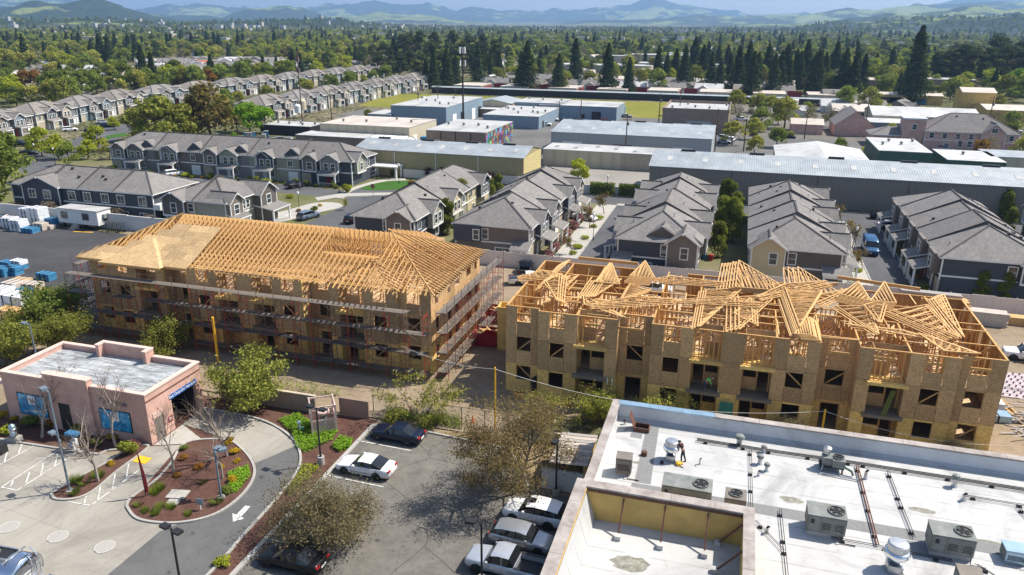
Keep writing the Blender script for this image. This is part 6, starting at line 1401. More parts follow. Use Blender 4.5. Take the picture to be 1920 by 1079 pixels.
for k, lb, p, a, c in (('suv','white car nearest the pale blue warehouse in the blue shop car park',(-66.2,263.8),10,WHITE),('suv','white car behind the nearest one in the blue shop car park',(-66.8,278.0),8,WHITE),('sedan','blue car in the second row of the blue shop car park',(-62.8,279.4),15,BLUE),('sedan','teal car in the blue shop car park',(-59.9,277.1),10,TEAL),('suv','black car before the blue shop door',(-61.7,291.9),0,BLACK),('sedan','blue car at the left of the blue shop wall',(-69.7,294.6),0,BLUE),
    ('pickup','white pickup at the right end of the blue shop',(-48.5,293.1),-20,WHITE),('sedan','red car beside the white pickup',(-47.7,281.4),0,RED),('sedan','black car before the pale blue roof',(-49.7,277.4),5,BLACK),('sedan','silver car in front of the wooden container',(-42.8,298.7),0,SILVER),('pickup','white pickup beside the end of the pale blue warehouse',(-5.5,248.7),70,WHITE),('sedan','silver car beside the pale blue warehouse end',(-4.5,242.1),0,SILVER),('suv','white car turned end on beside the pale blue warehouse',(-2.3,247.4),80,WHITE),
    ('sedan','dark blue car by the clipped hedge and camper',(14.8,260.5),0,NAVY),('pickup','white work truck with a ladder rack by the brown shop',(-0.4,301.5),10,WHITE),('suv','white car before the big pink house',(54.3,260.1),0,WHITE),('sedan','black car before the big pink house',(59.0,259.5),0,BLACK),('sedan','red car before the big pink house',(65.6,262.8),5,RED),('sedan','silver car in the right hand yard',(57.5,249.4),0,SILVER),('sedan','maroon car beside the silver one in the right hand yard',(55.6,243.7),-10,(.12,.02,.03)),
    ('suv','teal car at the corner of the larger green shed',(49.4,226.1),90,TEAL),('suv','maroon car between the two green sheds',(52.7,227.2),90,(.12,.02,.03)),('sedan','white car behind the smaller green shed',(67.9,226.5),5,WHITE),('pickup','white car seen end on behind the taupe roof',(36.6,224.4),90,WHITE),('suv','white car on the road right of the pink house',(89.5,299.5),0,WHITE),
    ('pickup','dark pickup in the yard of the far left workshop',(-131.5,283.9),5,NAVY),('suv','dark car by the fence of the far left yard',(-115.3,280.1),0,NAVY),('pickup','white truck in the yard of the far left workshop',(-131.4,294.1),10,WHITE),('suv','black car beside the roller doors',(-129.8,278.7),0,BLACK),('sedan','dark car at the edge of the far field',(-138.3,321.3),0,BLACK),('suv','blue car beside the vent crowded office',(-102.4,281.0),80,BLUE),('sedan','white car before the far shopping row',(68.9,443.6),0,WHITE),('suv','black car before the far shopping row',(69.1,431.2),0,BLACK),('sedan','silver car before the far shopping row',(67.7,463.3),0,SILVER),
    ('suv','blue pickup beside the pink gabled house',(43.3,282.1),0,BLUE),('sedan','white car beside the pink gabled house',(48.4,281.2),0,WHITE),('sedan','dark car by the slate shop row',(50.4,275.4),-30,BLACK),('pickup','white pickup in front of the slate shop row',(48.3,289.3),10,WHITE)):
    vehicle(k, lb, p, a, c, 'pickup' if k == 'pickup' else 'car', G3)
# box truck by the mural
def box_truck(label, loc, deg, cab=WHITE):
    t = thing('box_truck', label, 'truck', (loc[0],loc[1],0), rad(deg))
    b = MB(); b.box(-4.2,-1.2,1.1,1.7,1.2,3.6); obj('cargo_box', b, M['white'], t)
    b = MB(); b.add([(1.9,-1.1,.6),(4.3,-1.05,.6),(4.3,-1.05,1.5),(3.4,-1.05,1.65),(2.9,-1.0,2.6),(1.9,-1.0,2.6)]+[(x,-y,z) for x, y, z in [(1.9,-1.1,.6),(4.3,-1.05,.6),(4.3,-1.05,1.5),(3.4,-1.05,1.65),(2.9,-1.0,2.6),(1.9,-1.0,2.6)]], [(0,1,2,3,4,5),(11,10,9,8,7,6)]+[(i,i+6,(i+1)%6+6,(i+1)%6) for i in range(6)]); obj('cab', b, M['white'], t)
    b = MB(); b.poly([(3.44,-.9,1.7),(3.44,.9,1.7),(2.95,.85,2.5),(2.95,-.85,2.5)]); obj('windscreen', b, M['carglass'], t)
    b = MB(); b.box(-4.2,-.5,.6,4.2,.5,1.0); obj('chassis', b, M['dark'], t)
    b = MB(); b.box(4.25,-1.1,.5,4.4,1.1,.75); obj('bumper', b, M['dark'], t)
    for x in (3.4,-1.9,-2.9):
        for s in (-1,1):
            w_ = MB(); w_.tube([(x,s*.75,.5),(x,s*1.1,.5)], .5, 14); obj('wheel', w_, M['black'], t)
    return t
box_truck('white box truck parked against the graffiti mural', (-71.5,216.8), 255)
# camper trailers
for k, (p, a, lb) in enumerate((((20.7,276.9),10,'white camper trailer by the clipped hedge'),((-132.1,318.7),0,'white motorhome parked by the utility poles'),((11.2,371.3),80,'white camper under the redwoods'),((21.9,365.6),80,'white camper beside the blue tarpaulin shelter'),((17.1,356.9),80,'white camper behind the yellow shrubs'))):
    t = thing('camper', lb, 'camper', (p[0],p[1],0), rad(a)); b = MB(); pr = [(-3.6,.5),(3.2,.5),(3.9,1.4),(3.3,2.9),(-3.6,3.0)]
    b.add([(x,-1.2,z) for x, z in pr]+[(x,1.2,z) for x, z in pr], [(0,1,2,3,4),(9,8,7,6,5)]+[(i,i+5,(i+1)%5+5,(i+1)%5) for i in range(5)]); obj('body', b, M['white'], t)
    for x in (-2.4,-.2,1.8): b = MB(); b.box(x-.5,-1.24,1.5,x+.5,-1.202,2.2); obj('window', b, M['glass'], t)
    b = MB(); b.box(-3.6,-1.23,.9,3.3,-1.202,1.1); obj('stripe', b, M['sid_blue'], t)
    for s in (-1,1): b = MB(); b.tube([(-.3,s*1.0,.4),(-.3,s*1.22,.4)], .4, 12); obj('wheel', b, M['black'], t)
# fuel tanker in the near corner
t = thing('tanker_truck', 'polished steel fuel tanker in the bottom left corner', 'tanker truck', (-39.9,28.75,0), .06)
b = MB(); prof_ = [(-9,0),(-9,.9),(-8.8,1.1),(-.25,1.12),(-.08,.95),(0,.5),(0,0)]
vs = []; n = 28
for x, r in prof_:
    for k in range(n): a = 2*PI*k/n; vs.append((x, max(r,.001)*1.08*math.cos(a), 2.2+max(r,.001)*math.sin(a)))
b.add(vs, [(j*n+k, j*n+(k+1)%n, (j+1)*n+(k+1)%n, (j+1)*n+k) for j in range(len(prof_)-1) for k in range(n)]); obj('tank', b, M['bright'], t, smooth=True)
b = MB(); b.tube([(-.12,1.2*math.cos(a),2.2+1.17*math.sin(a)) for a in np.linspace(-.4,PI+.4,24)], .045, 6); obj('rear_hoop', b, M['bright'], t)
b = MB(); b.box(-9,-.42,3.28,-1.1,.42,3.33); obj('catwalk', b, M['dark'], t)
for s in (-1,1): b = MB(); b.box(-9,s*.5-.05,3.25,-.9,s*.5+.05,3.42); obj('spill_rail', b, M['steel'], t)
for k in range(2): b = MB(); b.lathe([(.26,0),(.26,.1),(.2,.14),(0,.14)], 14, (-2.2-k*2.4,0,3.33)); obj('manhole_lid', b, M['steel'], t)
b = MB(); b.box(-.95,-.9,3.3,-.85,.9,3.36); obj('cross_bar', b, M['steel'], t)
b = MB()
for s in (-.25,.25): b.tube([(.12,.5+s,.8),(.1,.5+s,3.0),(-.4,.5+s,3.5)], .03, 6)
for z in np.arange(.9, 3.0, .3): b.beam((.12,.25,z),(.12,.75,z),.04,.04)
stuff('ladder', b, M['bright'], parent=t)
for k in range(4): b = MB(); b.beam((.04,-.75+.02*k,1.6+.24*k),(.04,.1,1.6+.24*k),.02,.05); obj('placard_rail', b, M['white'], t)
b = MB(); b.box(.1,-1.2,.55,.5,1.2,.8); obj('bumper', b, M['bright'], t); b = MB(); b.box(.15,.55,.85,.75,1.2,1.15); obj('tool_box', b, M['bright'], t); b = MB(); b.box(.2,-.3,.85,.7,.3,1.1); obj('hose_tray', b, M['steel'], t)
b = MB(); b.box(-9,-.5,.75,.1,.5,1.05); obj('chassis', b, M['dark'], t)
for x in (-1.3,-2.6):
    for s in (-1,1): b = MB(); b.tube([(x,s*.7,.5),(x,s*1.2,.5)], .5, 16); obj('wheel', b, M['black'], t); b = MB(); b.box(x-.65,s*.95-.27,1.02,x+.65,s*.95+.27,1.07); obj('fender', b, M['bright'], t)
for s in (-1,1): b = MB(); b.box(.5,s*.9-.15,.6,.53,s*.9+.15,.75); obj('tail_light', b, tailm, t)

# ---------------------------------------------------------------- people
def skinned(name, pts, edges, m, par, sub=1):
    me = bpy.data.meshes.new(name); me.from_pydata([p[:3] for p in pts], edges, []); me.materials.append(m)
    o = obj(name, me, parent=par); s = o.modifiers.new('Skin', 'SKIN'); s.use_smooth_shade = True
    for v, p in zip(me.skin_vertices[0].data, pts): v.radius = (p[3], p[4] if len(p) > 4 else p[3])
    me.skin_vertices[0].data[0].use_root = True
    sb = o.modifiers.new('Subdivision', 'SUBSURF'); sb.levels = sb.render_levels = sub; return o
def person(label, loc, deg, J, shirt, trousers, hair, vest=None, helmet=None):
    """J: joints of the pose in metres, facing +X"""
    t = thing('person', label, 'person', loc, rad(deg)); g = J.get
    P = J; k = ['pelvis','chest','neck','head','crown']
    pts = [(*P['pelvis'],.13),(*P['belly'],.13),(*P['chest'],.15),(*P['neck'],.06),(*P['head'],.095),(*P['crown'],.085)]
    e = [(0,1),(1,2),(2,3),(3,4),(4,5)]
    for s in ('l','r'):
        i = len(pts); pts += [(*P['sh'+s],.065),(*P['el'+s],.045),(*P['wr'+s],.032),(*P['ha'+s],.04)]; e += [(2,i),(i,i+1),(i+1,i+2),(i+2,i+3)]
        w = Vector(P['wr'+s]); h = Vector(P['ha'+s]); d = (h-w).normalized(); sd_ = d.cross(Vector((0,0,1)) if abs(d.z) < .9 else Vector((1,0,0))).normalized()
        for q in (-.03,-.01,.01,.03):
            j = len(pts); f0 = h+sd_*q; f1 = f0+d*.045; f2 = f1+d*.03+Vector((0,0,-.015)); pts += [(*f1,.01),(*f2,.009)]; e += [(i+3,j),(j,j+1)]
        j = len(pts); f1 = w.lerp(h,.6)+sd_*.045; pts += [(*f1,.011),(*(f1+d*.035),.01)]; e += [(i+3,j),(j,j+1)]
        i = len(pts); pts += [(*P['hip'+s],.085),(*P['kn'+s],.055),(*P['an'+s],.042),(*P['to'+s],.04)]; e += [(0,i),(i,i+1),(i+1,i+2),(i+2,i+3)]
    skinned('body', pts, e, M['skin'], t)
    tp = [(*P['belly'],.155),(*P['chest'],.175),(*P['neck'],.075)]; te = [(0,1),(1,2)]
    for s in ('l','r'): i = len(tp); tp += [(*P['sh'+s],.085),(*P['el'+s],.062),(*Vector(P['el'+s]).lerp(Vector(P['wr'+s]),.8),.047)]; te += [(1,i),(i,i+1),(i+1,i+2)]
    skinned('shirt', tp, te, shirt, t)
    lp = [(*P['pelvis'],.155)]; le = []
    for s in ('l','r'): i = len(lp); lp += [(*P['hip'+s],.105),(*P['kn'+s],.075),(*P['an'+s],.06)]; le += [(0,i),(i,i+1),(i+1,i+2)]
    lp.append((*Vector(P['pelvis']).lerp(Vector(P['belly']),.6),.15)); le.append((0,len(lp)-1)); skinned('trousers', lp, le, trousers, t)
    for s in ('l','r'):
        a = Vector(P['an'+s]); q = Vector(P['to'+s]); skinned('boot', [(*a,.06),(*(a+Vector((0,0,-.05))),.06),(*q,.05)], [(0,1),(1,2)], M['black'], t)
    h = Vector(P['head']); c = Vector(P['crown']); up = (c-Vector(P['neck'])).normalized(); fw = Vector((1,0,0))-up*up.x
    fw = fw.normalized() if fw.length > .1 else Vector((0,0,-1)); sdv = up.cross(fw)
    for q in (-.035,.035): b = MB(); b.lathe([(.012,-.008),(.014,0),(.008,.01)], 6, tuple(h+fw*.09+sdv*q+up*.02)); obj('eye', b, M['black'], t)
    b = MB(); b.beam(tuple(h+fw*.09+up*.01), tuple(h+fw*.115-up*.025), .025, .025); obj('nose', b, M['skin'], t); b = MB(); b.beam(tuple(h+fw*.092-up*.05-sdv*.025), tuple(h+fw*.092-up*.05+sdv*.025), .012, .012); obj('mouth', b, M['redwall'], t)
    for q in (-.095,.095): b = MB(); b.beam(tuple(h+sdv*q-up*.03), tuple(h+sdv*q+up*.03), .02, .04); obj('ear', b, M['skin'], t)
    cp = helmet or hair
    b = MB(); rings = [(.118,-.01),(.115,.04),(.09,.09),(.045,.115),(.005,.12)]
    if helmet: rings = [(.16,.005),(.125,.02)]+rings[1:]
    vs = []; n = 12
    for r, z in rings:
        for k in range(n): a = 2*PI*k/n; vs.append(h+up*(z+.03)+fw*(r*math.cos(a)-.012)+sdv*(r*.9*math.sin(a)))
    b.add(vs, [(j*n+k, j*n+(k+1)%n, (j+1)*n+(k+1)%n, (j+1)*n+k) for j in range(len(rings)-1) for k in range(n)]); obj('helmet' if helmet else 'hair', b, cp, t, smooth=True)
    if vest:
        skinned('vest', [(*P['belly'],.168),(*P['chest'],.19),(*Vector(P['chest']).lerp(Vector(P['neck']),.5),.13)], [(0,1),(1,2)], vest, t)
        b = MB()
        for f in (.2,.75): c0 = Vector(P['belly']).lerp(Vector(P['chest']),f); b.lathe([(.19,-.02),(.19,.02)], 10, tuple(c0))
    return t
STAND = dict(pelvis=(0,0,.92), belly=(.0,0,1.08), chest=(.02,0,1.32), neck=(.03,0,1.5), head=(.06,0,1.6), crown=(.05,0,1.7), shl=(0,.19,1.4), shr=(0,-.19,1.4), ell=(-.02,.25,1.13), elr=(-.02,-.25,1.13), wrl=(.08,.24,.9), wrr=(.08,-.24,.9), hal=(.11,.24,.82), har=(.11,-.24,.82), hipl=(0,.1,.88), hipr=(0,-.1,.88), knl=(.03,.11,.48), knr=(.02,-.11,.48), anl=(0,.11,.08), anr=(-.02,-.11,.08), tol=(.15,.12,.03), tor=(.13,-.12,.03))
WORK = dict(STAND, belly=(.06,0,1.07), chest=(.17,0,1.3), neck=(.24,0,1.46), head=(.31,0,1.54), crown=(.33,0,1.65), shl=(.17,.19,1.38), shr=(.17,-.19,1.38), ell=(.42,.22,1.32), elr=(.38,-.22,1.22), wrl=(.64,.16,1.4), wrr=(.6,-.14,1.3), hal=(.72,.14,1.42), har=(.68,-.12,1.32), knl=(.08,.11,.48), anl=(.04,.12,.08), tol=(.2,.13,.03), knr=(-.08,-.11,.47), anr=(-.22,-.11,.09), tor=(-.08,-.12,.03))
person('worker in a dark cap and maroon top, leaning to the exhaust fan', (-1.62,48.85,ZD), 172, WORK, mat('dark maroon cloth', (.05,.02,.02), .9), M['cloth_dark'], M['black'], None, M['cloth_dark'])
BEND = dict(STAND, pelvis=(-.12,0,.86), belly=(.04,0,.98), chest=(.28,0,1.1), neck=(.44,0,1.16), head=(.53,0,1.15), crown=(.63,0,1.2), shl=(.3,.19,1.12), shr=(.3,-.19,1.12), ell=(.4,.24,.86), elr=(.4,-.24,.86), wrl=(.5,.2,.62), wrr=(.5,-.2,.62), hal=(.53,.18,.54), har=(.53,-.18,.54), hipl=(-.12,.1,.83), hipr=(-.12,-.1,.83), knl=(0,.12,.46), knr=(-.03,-.12,.46), anl=(-.05,.12,.08), anr=(-.12,-.12,.08), tol=(.1,.13,.03), tor=(.04,-.13,.03))
person('worker in a lime vest and white helmet bending over on the balcony', (-.75,64.95,3.24), 15, BEND, M['cloth_green'], M['denim'], M['black'], M['cloth_green'], M['helmet'])
person('person in a blue shirt standing in the long row\'s driveway', ((-90.33,142.84)[0],(-90.33,142.84)[1],0), -60, STAND, M['blueplastic'], M['denim'], M['black'])
# ---------------------------------------------------------------- trees and shrubs
def leaf_mesh(name, C, out, size, m, seed, bias=.6, asp=.7, sizevar=.75):
    r = np.random.default_rng(seed); N = len(C); C = np.asarray(C, float)
    n = out*bias+r.normal(size=(N,3))*.6+np.array([0,0,.25]); n /= np.linalg.norm(n,axis=1)[:,None]+1e-9
    t = np.cross(n, r.normal(size=(N,3))); t /= np.linalg.norm(t,axis=1)[:,None]+1e-9; b = np.cross(n, t)
    s = size*(1+sizevar*r.uniform(-1,1,(N,1))); a = t*s*.5; c = b*s*asp*.5
    V = np.stack([C-a, C-c*.9, C+a, C+c], 1).reshape(-1,3)
    me = bpy.data.meshes.new(name); me.vertices.add(4*N); me.vertices.foreach_set('co', V.ravel())
    me.loops.add(4*N); me.loops.foreach_set('vertex_index', np.arange(4*N)); me.polygons.add(N)
    me.polygons.foreach_set('loop_start', np.arange(N)*4); me.polygons.foreach_set('loop_total', np.full(N,4)); me.update(); me.validate()
    me.materials.append(m); return me
def lobes(seed, spec, N, hollow=.55, flat=0):
    """points inside a set of ellipsoid lobes (cx,cy,cz,rx,ry,rz)"""
    r = np.random.default_rng(seed); w = np.array([l[3]*l[4]*l[5] for l in spec])**.7*r.gamma(2.5,.4,len(spec)); w /= w.sum(); P = []; O = []
    for l, k in zip(spec, (w*N).astype(int)+1):
        d = r.normal(size=(k,3)); d /= np.linalg.norm(d,axis=1)[:,None]
        if flat: d[:,2] = np.abs(d[:,2])*.9-.25
        rad_ = hollow+(1-hollow)*r.uniform(0,1,(k,1))**.6
        P.append(np.array(l[:3])+d*rad_*np.array(l[3:6])); O.append(d)
    return np.concatenate(P), np.concatenate(O)
def branches(seed, h, tr, first=.35, nb=7, spread=.8, levels=3, sub=4, droop=.0, stems=1, ratio=.62, gon=5, lift=.55, lean=.0):
    r = random.Random(seed); b = MB(); tips = []
    def grow(p, d, ln, rd, lv):
        n = 3; pts = [p]; q = p.copy(); dd = d.copy()
        for i in range(n):
            dd = (dd+Vector((r.uniform(-.22,.22),r.uniform(-.22,.22),r.uniform(-.1,.16)-droop*(lv < levels)))).normalized(); q = q+dd*(ln/n); pts.append(q)
        b.k = 1 if lv <= levels-2 else 0
        b.tube(pts, [rd*(1-.22*i) for i in range(n+1)], max(3, gon-(levels-lv)), cap=False)
        if lv == 0: tips.extend(pts[1:]); return
        for k in range(sub if lv < levels else nb):
            f = r.uniform(first if lv == levels else .25, 1.0); i = min(int(f*n), n-1); base = pts[i].lerp(pts[i+1], f*n-i)
            a = r.uniform(0, 2*PI); side = Vector((math.cos(a), math.sin(a), 0)); side = (side-dd*side.dot(dd))
            nd = (dd*lift+side*spread+Vector((0,0,.15))).normalized()
            grow(base, nd, ln*ratio*r.uniform(.7,1.15), rd*.45*(1.15-.4*f), lv-1)
        tips.append(pts[-1])
    for s in range(stems):
        a = 2*PI*s/max(stems,1)+r.uniform(-.4,.4); sp = .0 if stems == 1 else r.uniform(.35,.7)
        grow(Vector((.15*math.cos(a)*(stems > 1),.15*math.sin(a)*(stems > 1),0)), Vector((sp*math.cos(a)+lean,sp*math.sin(a),1)).normalized(), h*.62, tr/(1 if stems == 1 else 1.6), levels)
    return b, tips
def crown_from_tips(name, tips, m, seed, per=20, spread=.35, size=.14, keep=1.0, bias=.5):
    r = np.random.default_rng(seed); T = np.array([tuple(t) for t in tips]); T = T[r.uniform(size=len(T)) < keep]
    cnt_ = r.poisson(per*r.gamma(1.6, .625, len(T))); C = np.repeat(T, cnt_, 0); C = C+r.normal(size=C.shape)*spread*np.repeat(r.uniform(.6,1.3,(len(T),1)), cnt_, 0)*np.array([1,1,.75]); cen = T.mean(0); o = C-cen; o /= np.linalg.norm(o,axis=1)[:,None]+1e-9
    return leaf_mesh(name, C, o, size, m, seed+1, bias)
def blob_spec(seed, n, R_, z0, z1, lr, flat=.75):
    r = random.Random(seed); sp = []
    for k in range(n):
        f = (k+.5)/n; z = z0+(z1-z0)*r.uniform(0,1)**.9; u = (z-z0)/(z1-z0); rr = R_*math.sqrt(max(.05,1-(1.5*u-.45)**2))*r.uniform(.45,.95); a = k*2.4+r.uniform(-.5,.5); s = lr*r.uniform(.7,1.25)
        sp.append((rr*math.cos(a), rr*math.sin(a), z, s, s, s*flat))
    return sp
TK = {}
def kind(name, trunk, crown): TK[name] = (trunk, crown)
def cone_pts(seed, h, rb, N, z0=.08, tiers=26):
    r = np.random.default_rng(seed); P = []; O = []
    for t in range(tiers):
        f = z0+(1-z0)*(t+.3*r.uniform())/tiers; R_ = rb*(1-f)**.78*(.55+.45*min(1,f/.16))*r.uniform(.72,1.12)+.12; nbr = max(4, int(11*(1-f)+4))
        for k in range(nbr):
            a = 2*PI*k/nbr+r.uniform(0,.9); L_ = R_*r.uniform(.6,1.12); m = max(3, int(N/tiers/nbr)); u = r.uniform(.12,1,m)**.75
            x = L_*u; w = .34*L_*(1-.45*u)*r.normal(size=m); z = f*h-x*(.33+.1*r.uniform())+r.normal(size=m)*.028*h*(.4+.6*(1-f))*.6
            P.append(np.stack([x*math.cos(a)-w*math.sin(a), x*math.sin(a)+w*math.cos(a), z],1)); O.append(np.repeat([[math.cos(a),math.sin(a),.5]],m,0))
    P = np.concatenate(P); O = np.concatenate(O); P[:,2] = np.maximum(P[:,2], .03*h); return P, O
for s in (1,2,3):
    t = MB(); t.tube([(0,0,0),(0.1*s,.1,12),(0,0,26)], [.75,.5,.06], 7)
    P, O = cone_pts(s, 28, 7.6+.5*s, 7000, .05+.02*s); kind('redwood%d'%s, t.mesh('trunk', M['bark']), leaf_mesh('crown', P, O, 1.0, L['redwood'], s, .5, .5))
for s in (1,2):
    b, tips = branches(30+s, 24, .5, .3, 16, 1.0, 2, 5, .02, 1, .42, 6); sp = blob_spec(40+s, 26, 5.5, 7, 22, 2.2, .5); P, O = lobes(s, sp, 6500, .5); kind('pine%d'%s, b.mesh('trunk', M['bark']), leaf_mesh('crown', P, O, .75, L['pine'], s, .4, .5))
for col in ('lime','green','oak','oakb','willow','olive','rust','gold','greytwig','purple','bright'):
    for s in (1,2):
        b, tips = branches(len(col)*3%7+50+s, 9, .28, .3, 8, .85, 2, 4, 0, 1, .55, 5); n_ = 2600 if col != 'greytwig' else 900
        sp = blob_spec(len(col)+60+9*s, 24, 3.6, 2.6, 8.2, 1.5, .72); P, O = lobes(s+len(col), sp, n_, .5); kind(col+'%d'%s, b.mesh('trunk', M['bark']), leaf_mesh('crown', P, O, .55 if col != 'greytwig' else .4, L[col], s, .6, .65))
# near trees with finer leaves
for s in (1,2,3):
    b, tips = branches(70+s, 5.2, .13, .25, 9, .85, 2, 6, 0, 3, .66, 5, .55); kind('nearolive%d'%s, b.mesh('trunk', [M['bark'], M['bark']]), crown_from_tips('crown', tips, L['olive'], s, 22, .36, .19, .95, .5))
b, tips = branches(81, 5.4, .16, .22, 10, .9, 2, 7, 0, 3, .66, 5, .6); kind('nearoak', b.mesh('trunk', M['bark']), crown_from_tips('crown', tips, L['oak'], 5, 30, .42, .22, 1, .7))
b, tips = branches(85, 4.6, .1, .12, 10, 1.1, 3, 7, .03, 6, .64, 5, .5); kind('greybush', b.mesh('trunk', M['twig']), crown_from_tips('crown', tips, L['greybush'], 3, 3.6, .3, .1, .8))
b, tips = branches(92, 7.2, .24, .16, 12, .95, 4, 4, .0, 2, .62, 6, .55, .0); kind('drytree', b.mesh('trunk', M['twig']), crown_from_tips('crown', tips, L['brown'], 4, 7, .3, .1, .9))
b, tips = branches(95, 5.2, .12, .2, 9, .9, 3, 5, .12, 2, .62, 5, .6); kind('wispy', b.mesh('trunk', M['bark']), crown_from_tips('crown', tips, L['willow'], 6, 4, .22, .15, .6))
for s in (1,2,3):
    b, tips = branches(100+s*3, 6.4, .12, .3, 9, .62, 3, 5, .0, 1, .58, 6, .75); kind('birch%d'%s, b.mesh('trunk', [M['birch'], M['twig']]), crown_from_tips('crown', tips, L['brown'], 7, 1, .1, .1, .12))
for s in (1,2):
    b, tips = branches(110+s, 4.2, .07, .35, 8, .6, 2, 5, 0, 1, .55, 5, .7); kind('sapling%d'%s, b.mesh('trunk', M['bark']), crown_from_tips('crown', tips, L['brown' if s == 1 else 'willow'], 9, 10, .2, .16, .8))
    sp = blob_spec(120+s, 26, 1.35, .5, 6.2, .75, 1.0); P, O = lobes(11+s, sp, 7000, .4); b = MB(); b.tube([(0,0,0),(.05,0,3.5),(0,0,5.8)], [.12,.08,.02], 6); kind('column%d'%s, b.mesh('trunk', M['bark']), leaf_mesh('crown', P, O, .26, L['column'], s, .6, .6))
def shrubkind(name, leaf, R_, h, N, size, n=9):
    sp = blob_spec(len(name)*3, n, R_*.62, h*.25, h*.7, R_*.5, h/R_*.55); P, O = lobes(len(name), sp, N, .5); P[:,2] = np.maximum(P[:,2], .02); kind(name, None, leaf_mesh('shrub', P, O, size, L[leaf], 3, .9, .6))
shrubkind('goldmound','gold',.55,.6,900,.1); shrubkind('greenmound','bright',.9,.4,1600,.12); shrubkind('darkmound','oak',.8,.9,1300,.13); shrubkind('bronzemound','rust',.6,.6,900,.11); shrubkind('azalea','pinkb',1.1,1.9,1500,.17,14); shrubkind('plum','purple',1.8,3.0,1800,.26,14); shrubkind('limebush','lime',1.1,1.1,1100,.17); shrubkind('twigbush','greytwig',1.5,2.6,1500,.18,14); shrubkind('greenbush','column',.9,1.5,1300,.17); shrubkind('olivebush','olive',1.4,1.4,1700,.17,12)
r_ = np.random.default_rng(4); P = np.zeros((260,3)); a = r_.uniform(0,6.28,260); d_ = r_.uniform(0,.22,260); P[:,0] = d_*np.cos(a); P[:,1] = d_*np.sin(a); tg = MB()
for (x, y, z), aa in zip(P, a):
    tp = (x+.32*math.cos(aa)*random.Random(x).uniform(.3,1), y+.32*math.sin(aa), .42); tg.poly([(x-.012,y,0),(x+.012,y,0),(tp[0],tp[1],tp[2])])
kind('grasstuft', None, tg.mesh('tuft', L['grass']))
rt = random.Random(77)
def plant(kd, loc, label, cat='tree', s=1.0, group=None, name=None, sz=None):
    tm, cm_ = TK[kd]; a = rt.uniform(0, 6.28)
    x, y = loc[0], loc[1]; z = loc[2] if len(loc) > 2 else 0
    if tm is None:
        o = obj(name or 'shrub', cm_, loc=(x,y,z), rz=a); o.scale = (s, s, s*(sz or 1)); return tag(o, label, cat, group)
    t = thing(name or 'tree', label, cat, (x,y,z), a, group); t.scale = (s*rt.uniform(.93,1.07), s, s*(sz or rt.uniform(.94,1.06)))
    obj('trunk', tm, parent=t); obj('crown', cm_, parent=t); return t
# --- around the car wash and the car park
plant('nearoak', (-75.35,64.17), 'dense dark green tree nearest the pallet stacks', s=1.05)
plant('nearolive1', (-68.34,59.06), 'olive green tree left of the scaffold, in front of the dark green one', s=.95); plant('nearolive2', (-71.74,57.42), 'olive green tree at the left edge behind the car wash', s=.95); plant('nearolive3', (-72.18,54.74), 'olive tree cut off by the left edge of the picture', s=.85); plant('nearolive2', (-77.16,60.61), 'olive tree farthest back behind the car wash', s=.7)
plant('nearolive3', (-57.26,61.95), 'olive green tree directly behind the car wash\'s raised parapet', s=.82); plant('nearolive1', (-41.66,55.00), 'largest olive green tree behind the garden wall beside the yellow post', s=1.12)
plant('greybush', (-25.89,39.42), 'wide grey brown bush tree spreading over the black sedan', s=1.1)
plant('drytree', (-14.02,48.99), 'tall half bare tree with dry brown leaves beside the lean-to shed', s=1.12)
plant('wispy', (-25.60,57.30), 'thin drooping tree above the dark blue sedan', s=1.0); plant('wispy', (-13.35,60.08), 'green tree behind the dry brown tree', s=.85); plant('nearolive1', (-9.75,61.19), 'small olive bush tree at the corner of the white roof', s=.62)
for k, (p, s, lb) in enumerate((((-6.97,61.55),.6,'half hidden bush tree just past the white roof\'s corner'),((-3.39,61.67),.95,'bushiest tree behind the white roof, below the worker\'s balcony'),((-0.35,61.65),.55,'low bush tree right of the bushiest one behind the white roof'),((6.76,61.99),.7,'thin bush tree behind the white roof before the second entrance'),((11.58,62.14),.35,'scrap of bush behind the parapet beside the yellow post'),((20.36,63.14),.55,'dry bush at the last ground floor window of the open block'))): plant('greybush' if k in (0,3,5) else 'wispy', p, lb, s=s)
BIR = (((-48.9,45.2),1.15,'pale bare tree before the right hand poster'),((-56.3,44.6),1.2,'pale bare tree at the left poster by the picture edge'),((-46.4,40.6),1.15,'pale bare tree on the narrow island beside the tall lamp'),((-41.5,43.4),.95,'slender pale bare tree at the near tip of the rounded island'),((-38.9,46.8),1.25,'pale bare tree before the exit tunnel, widest of the bare ones'),((-37.2,43.9),.85,'short pale tree on the rounded island by the green ground cover'))
for k, (p, s, lb) in enumerate(BIR): plant('birch%d'%(k%3+1), (*p,.05), lb, s=s)
for k, (p, kd, s) in enumerate((((-62.77,46.49),'goldmound',1.1),((-61.22,46.24),'goldmound',.9),((-59.21,47.08),'goldmound',1.0),((-55.31,46.56),'goldmound',.9),((-50.19,46.12),'goldmound',1.1),((-47.25,42.85),'goldmound',.75),((-40.05,48.69),'goldmound',1.0),((-38.55,47.35),'goldmound',1.0),((-37.48,46.29),'goldmound',.7),((-36.13,43.69),'goldmound',1.0),((-38.29,45.20),'goldmound',.6))):
    plant(kd, p, 'golden flowering mound in the bark mulch around the car wash', 'shrub', s, 'golden mounds round the car wash')
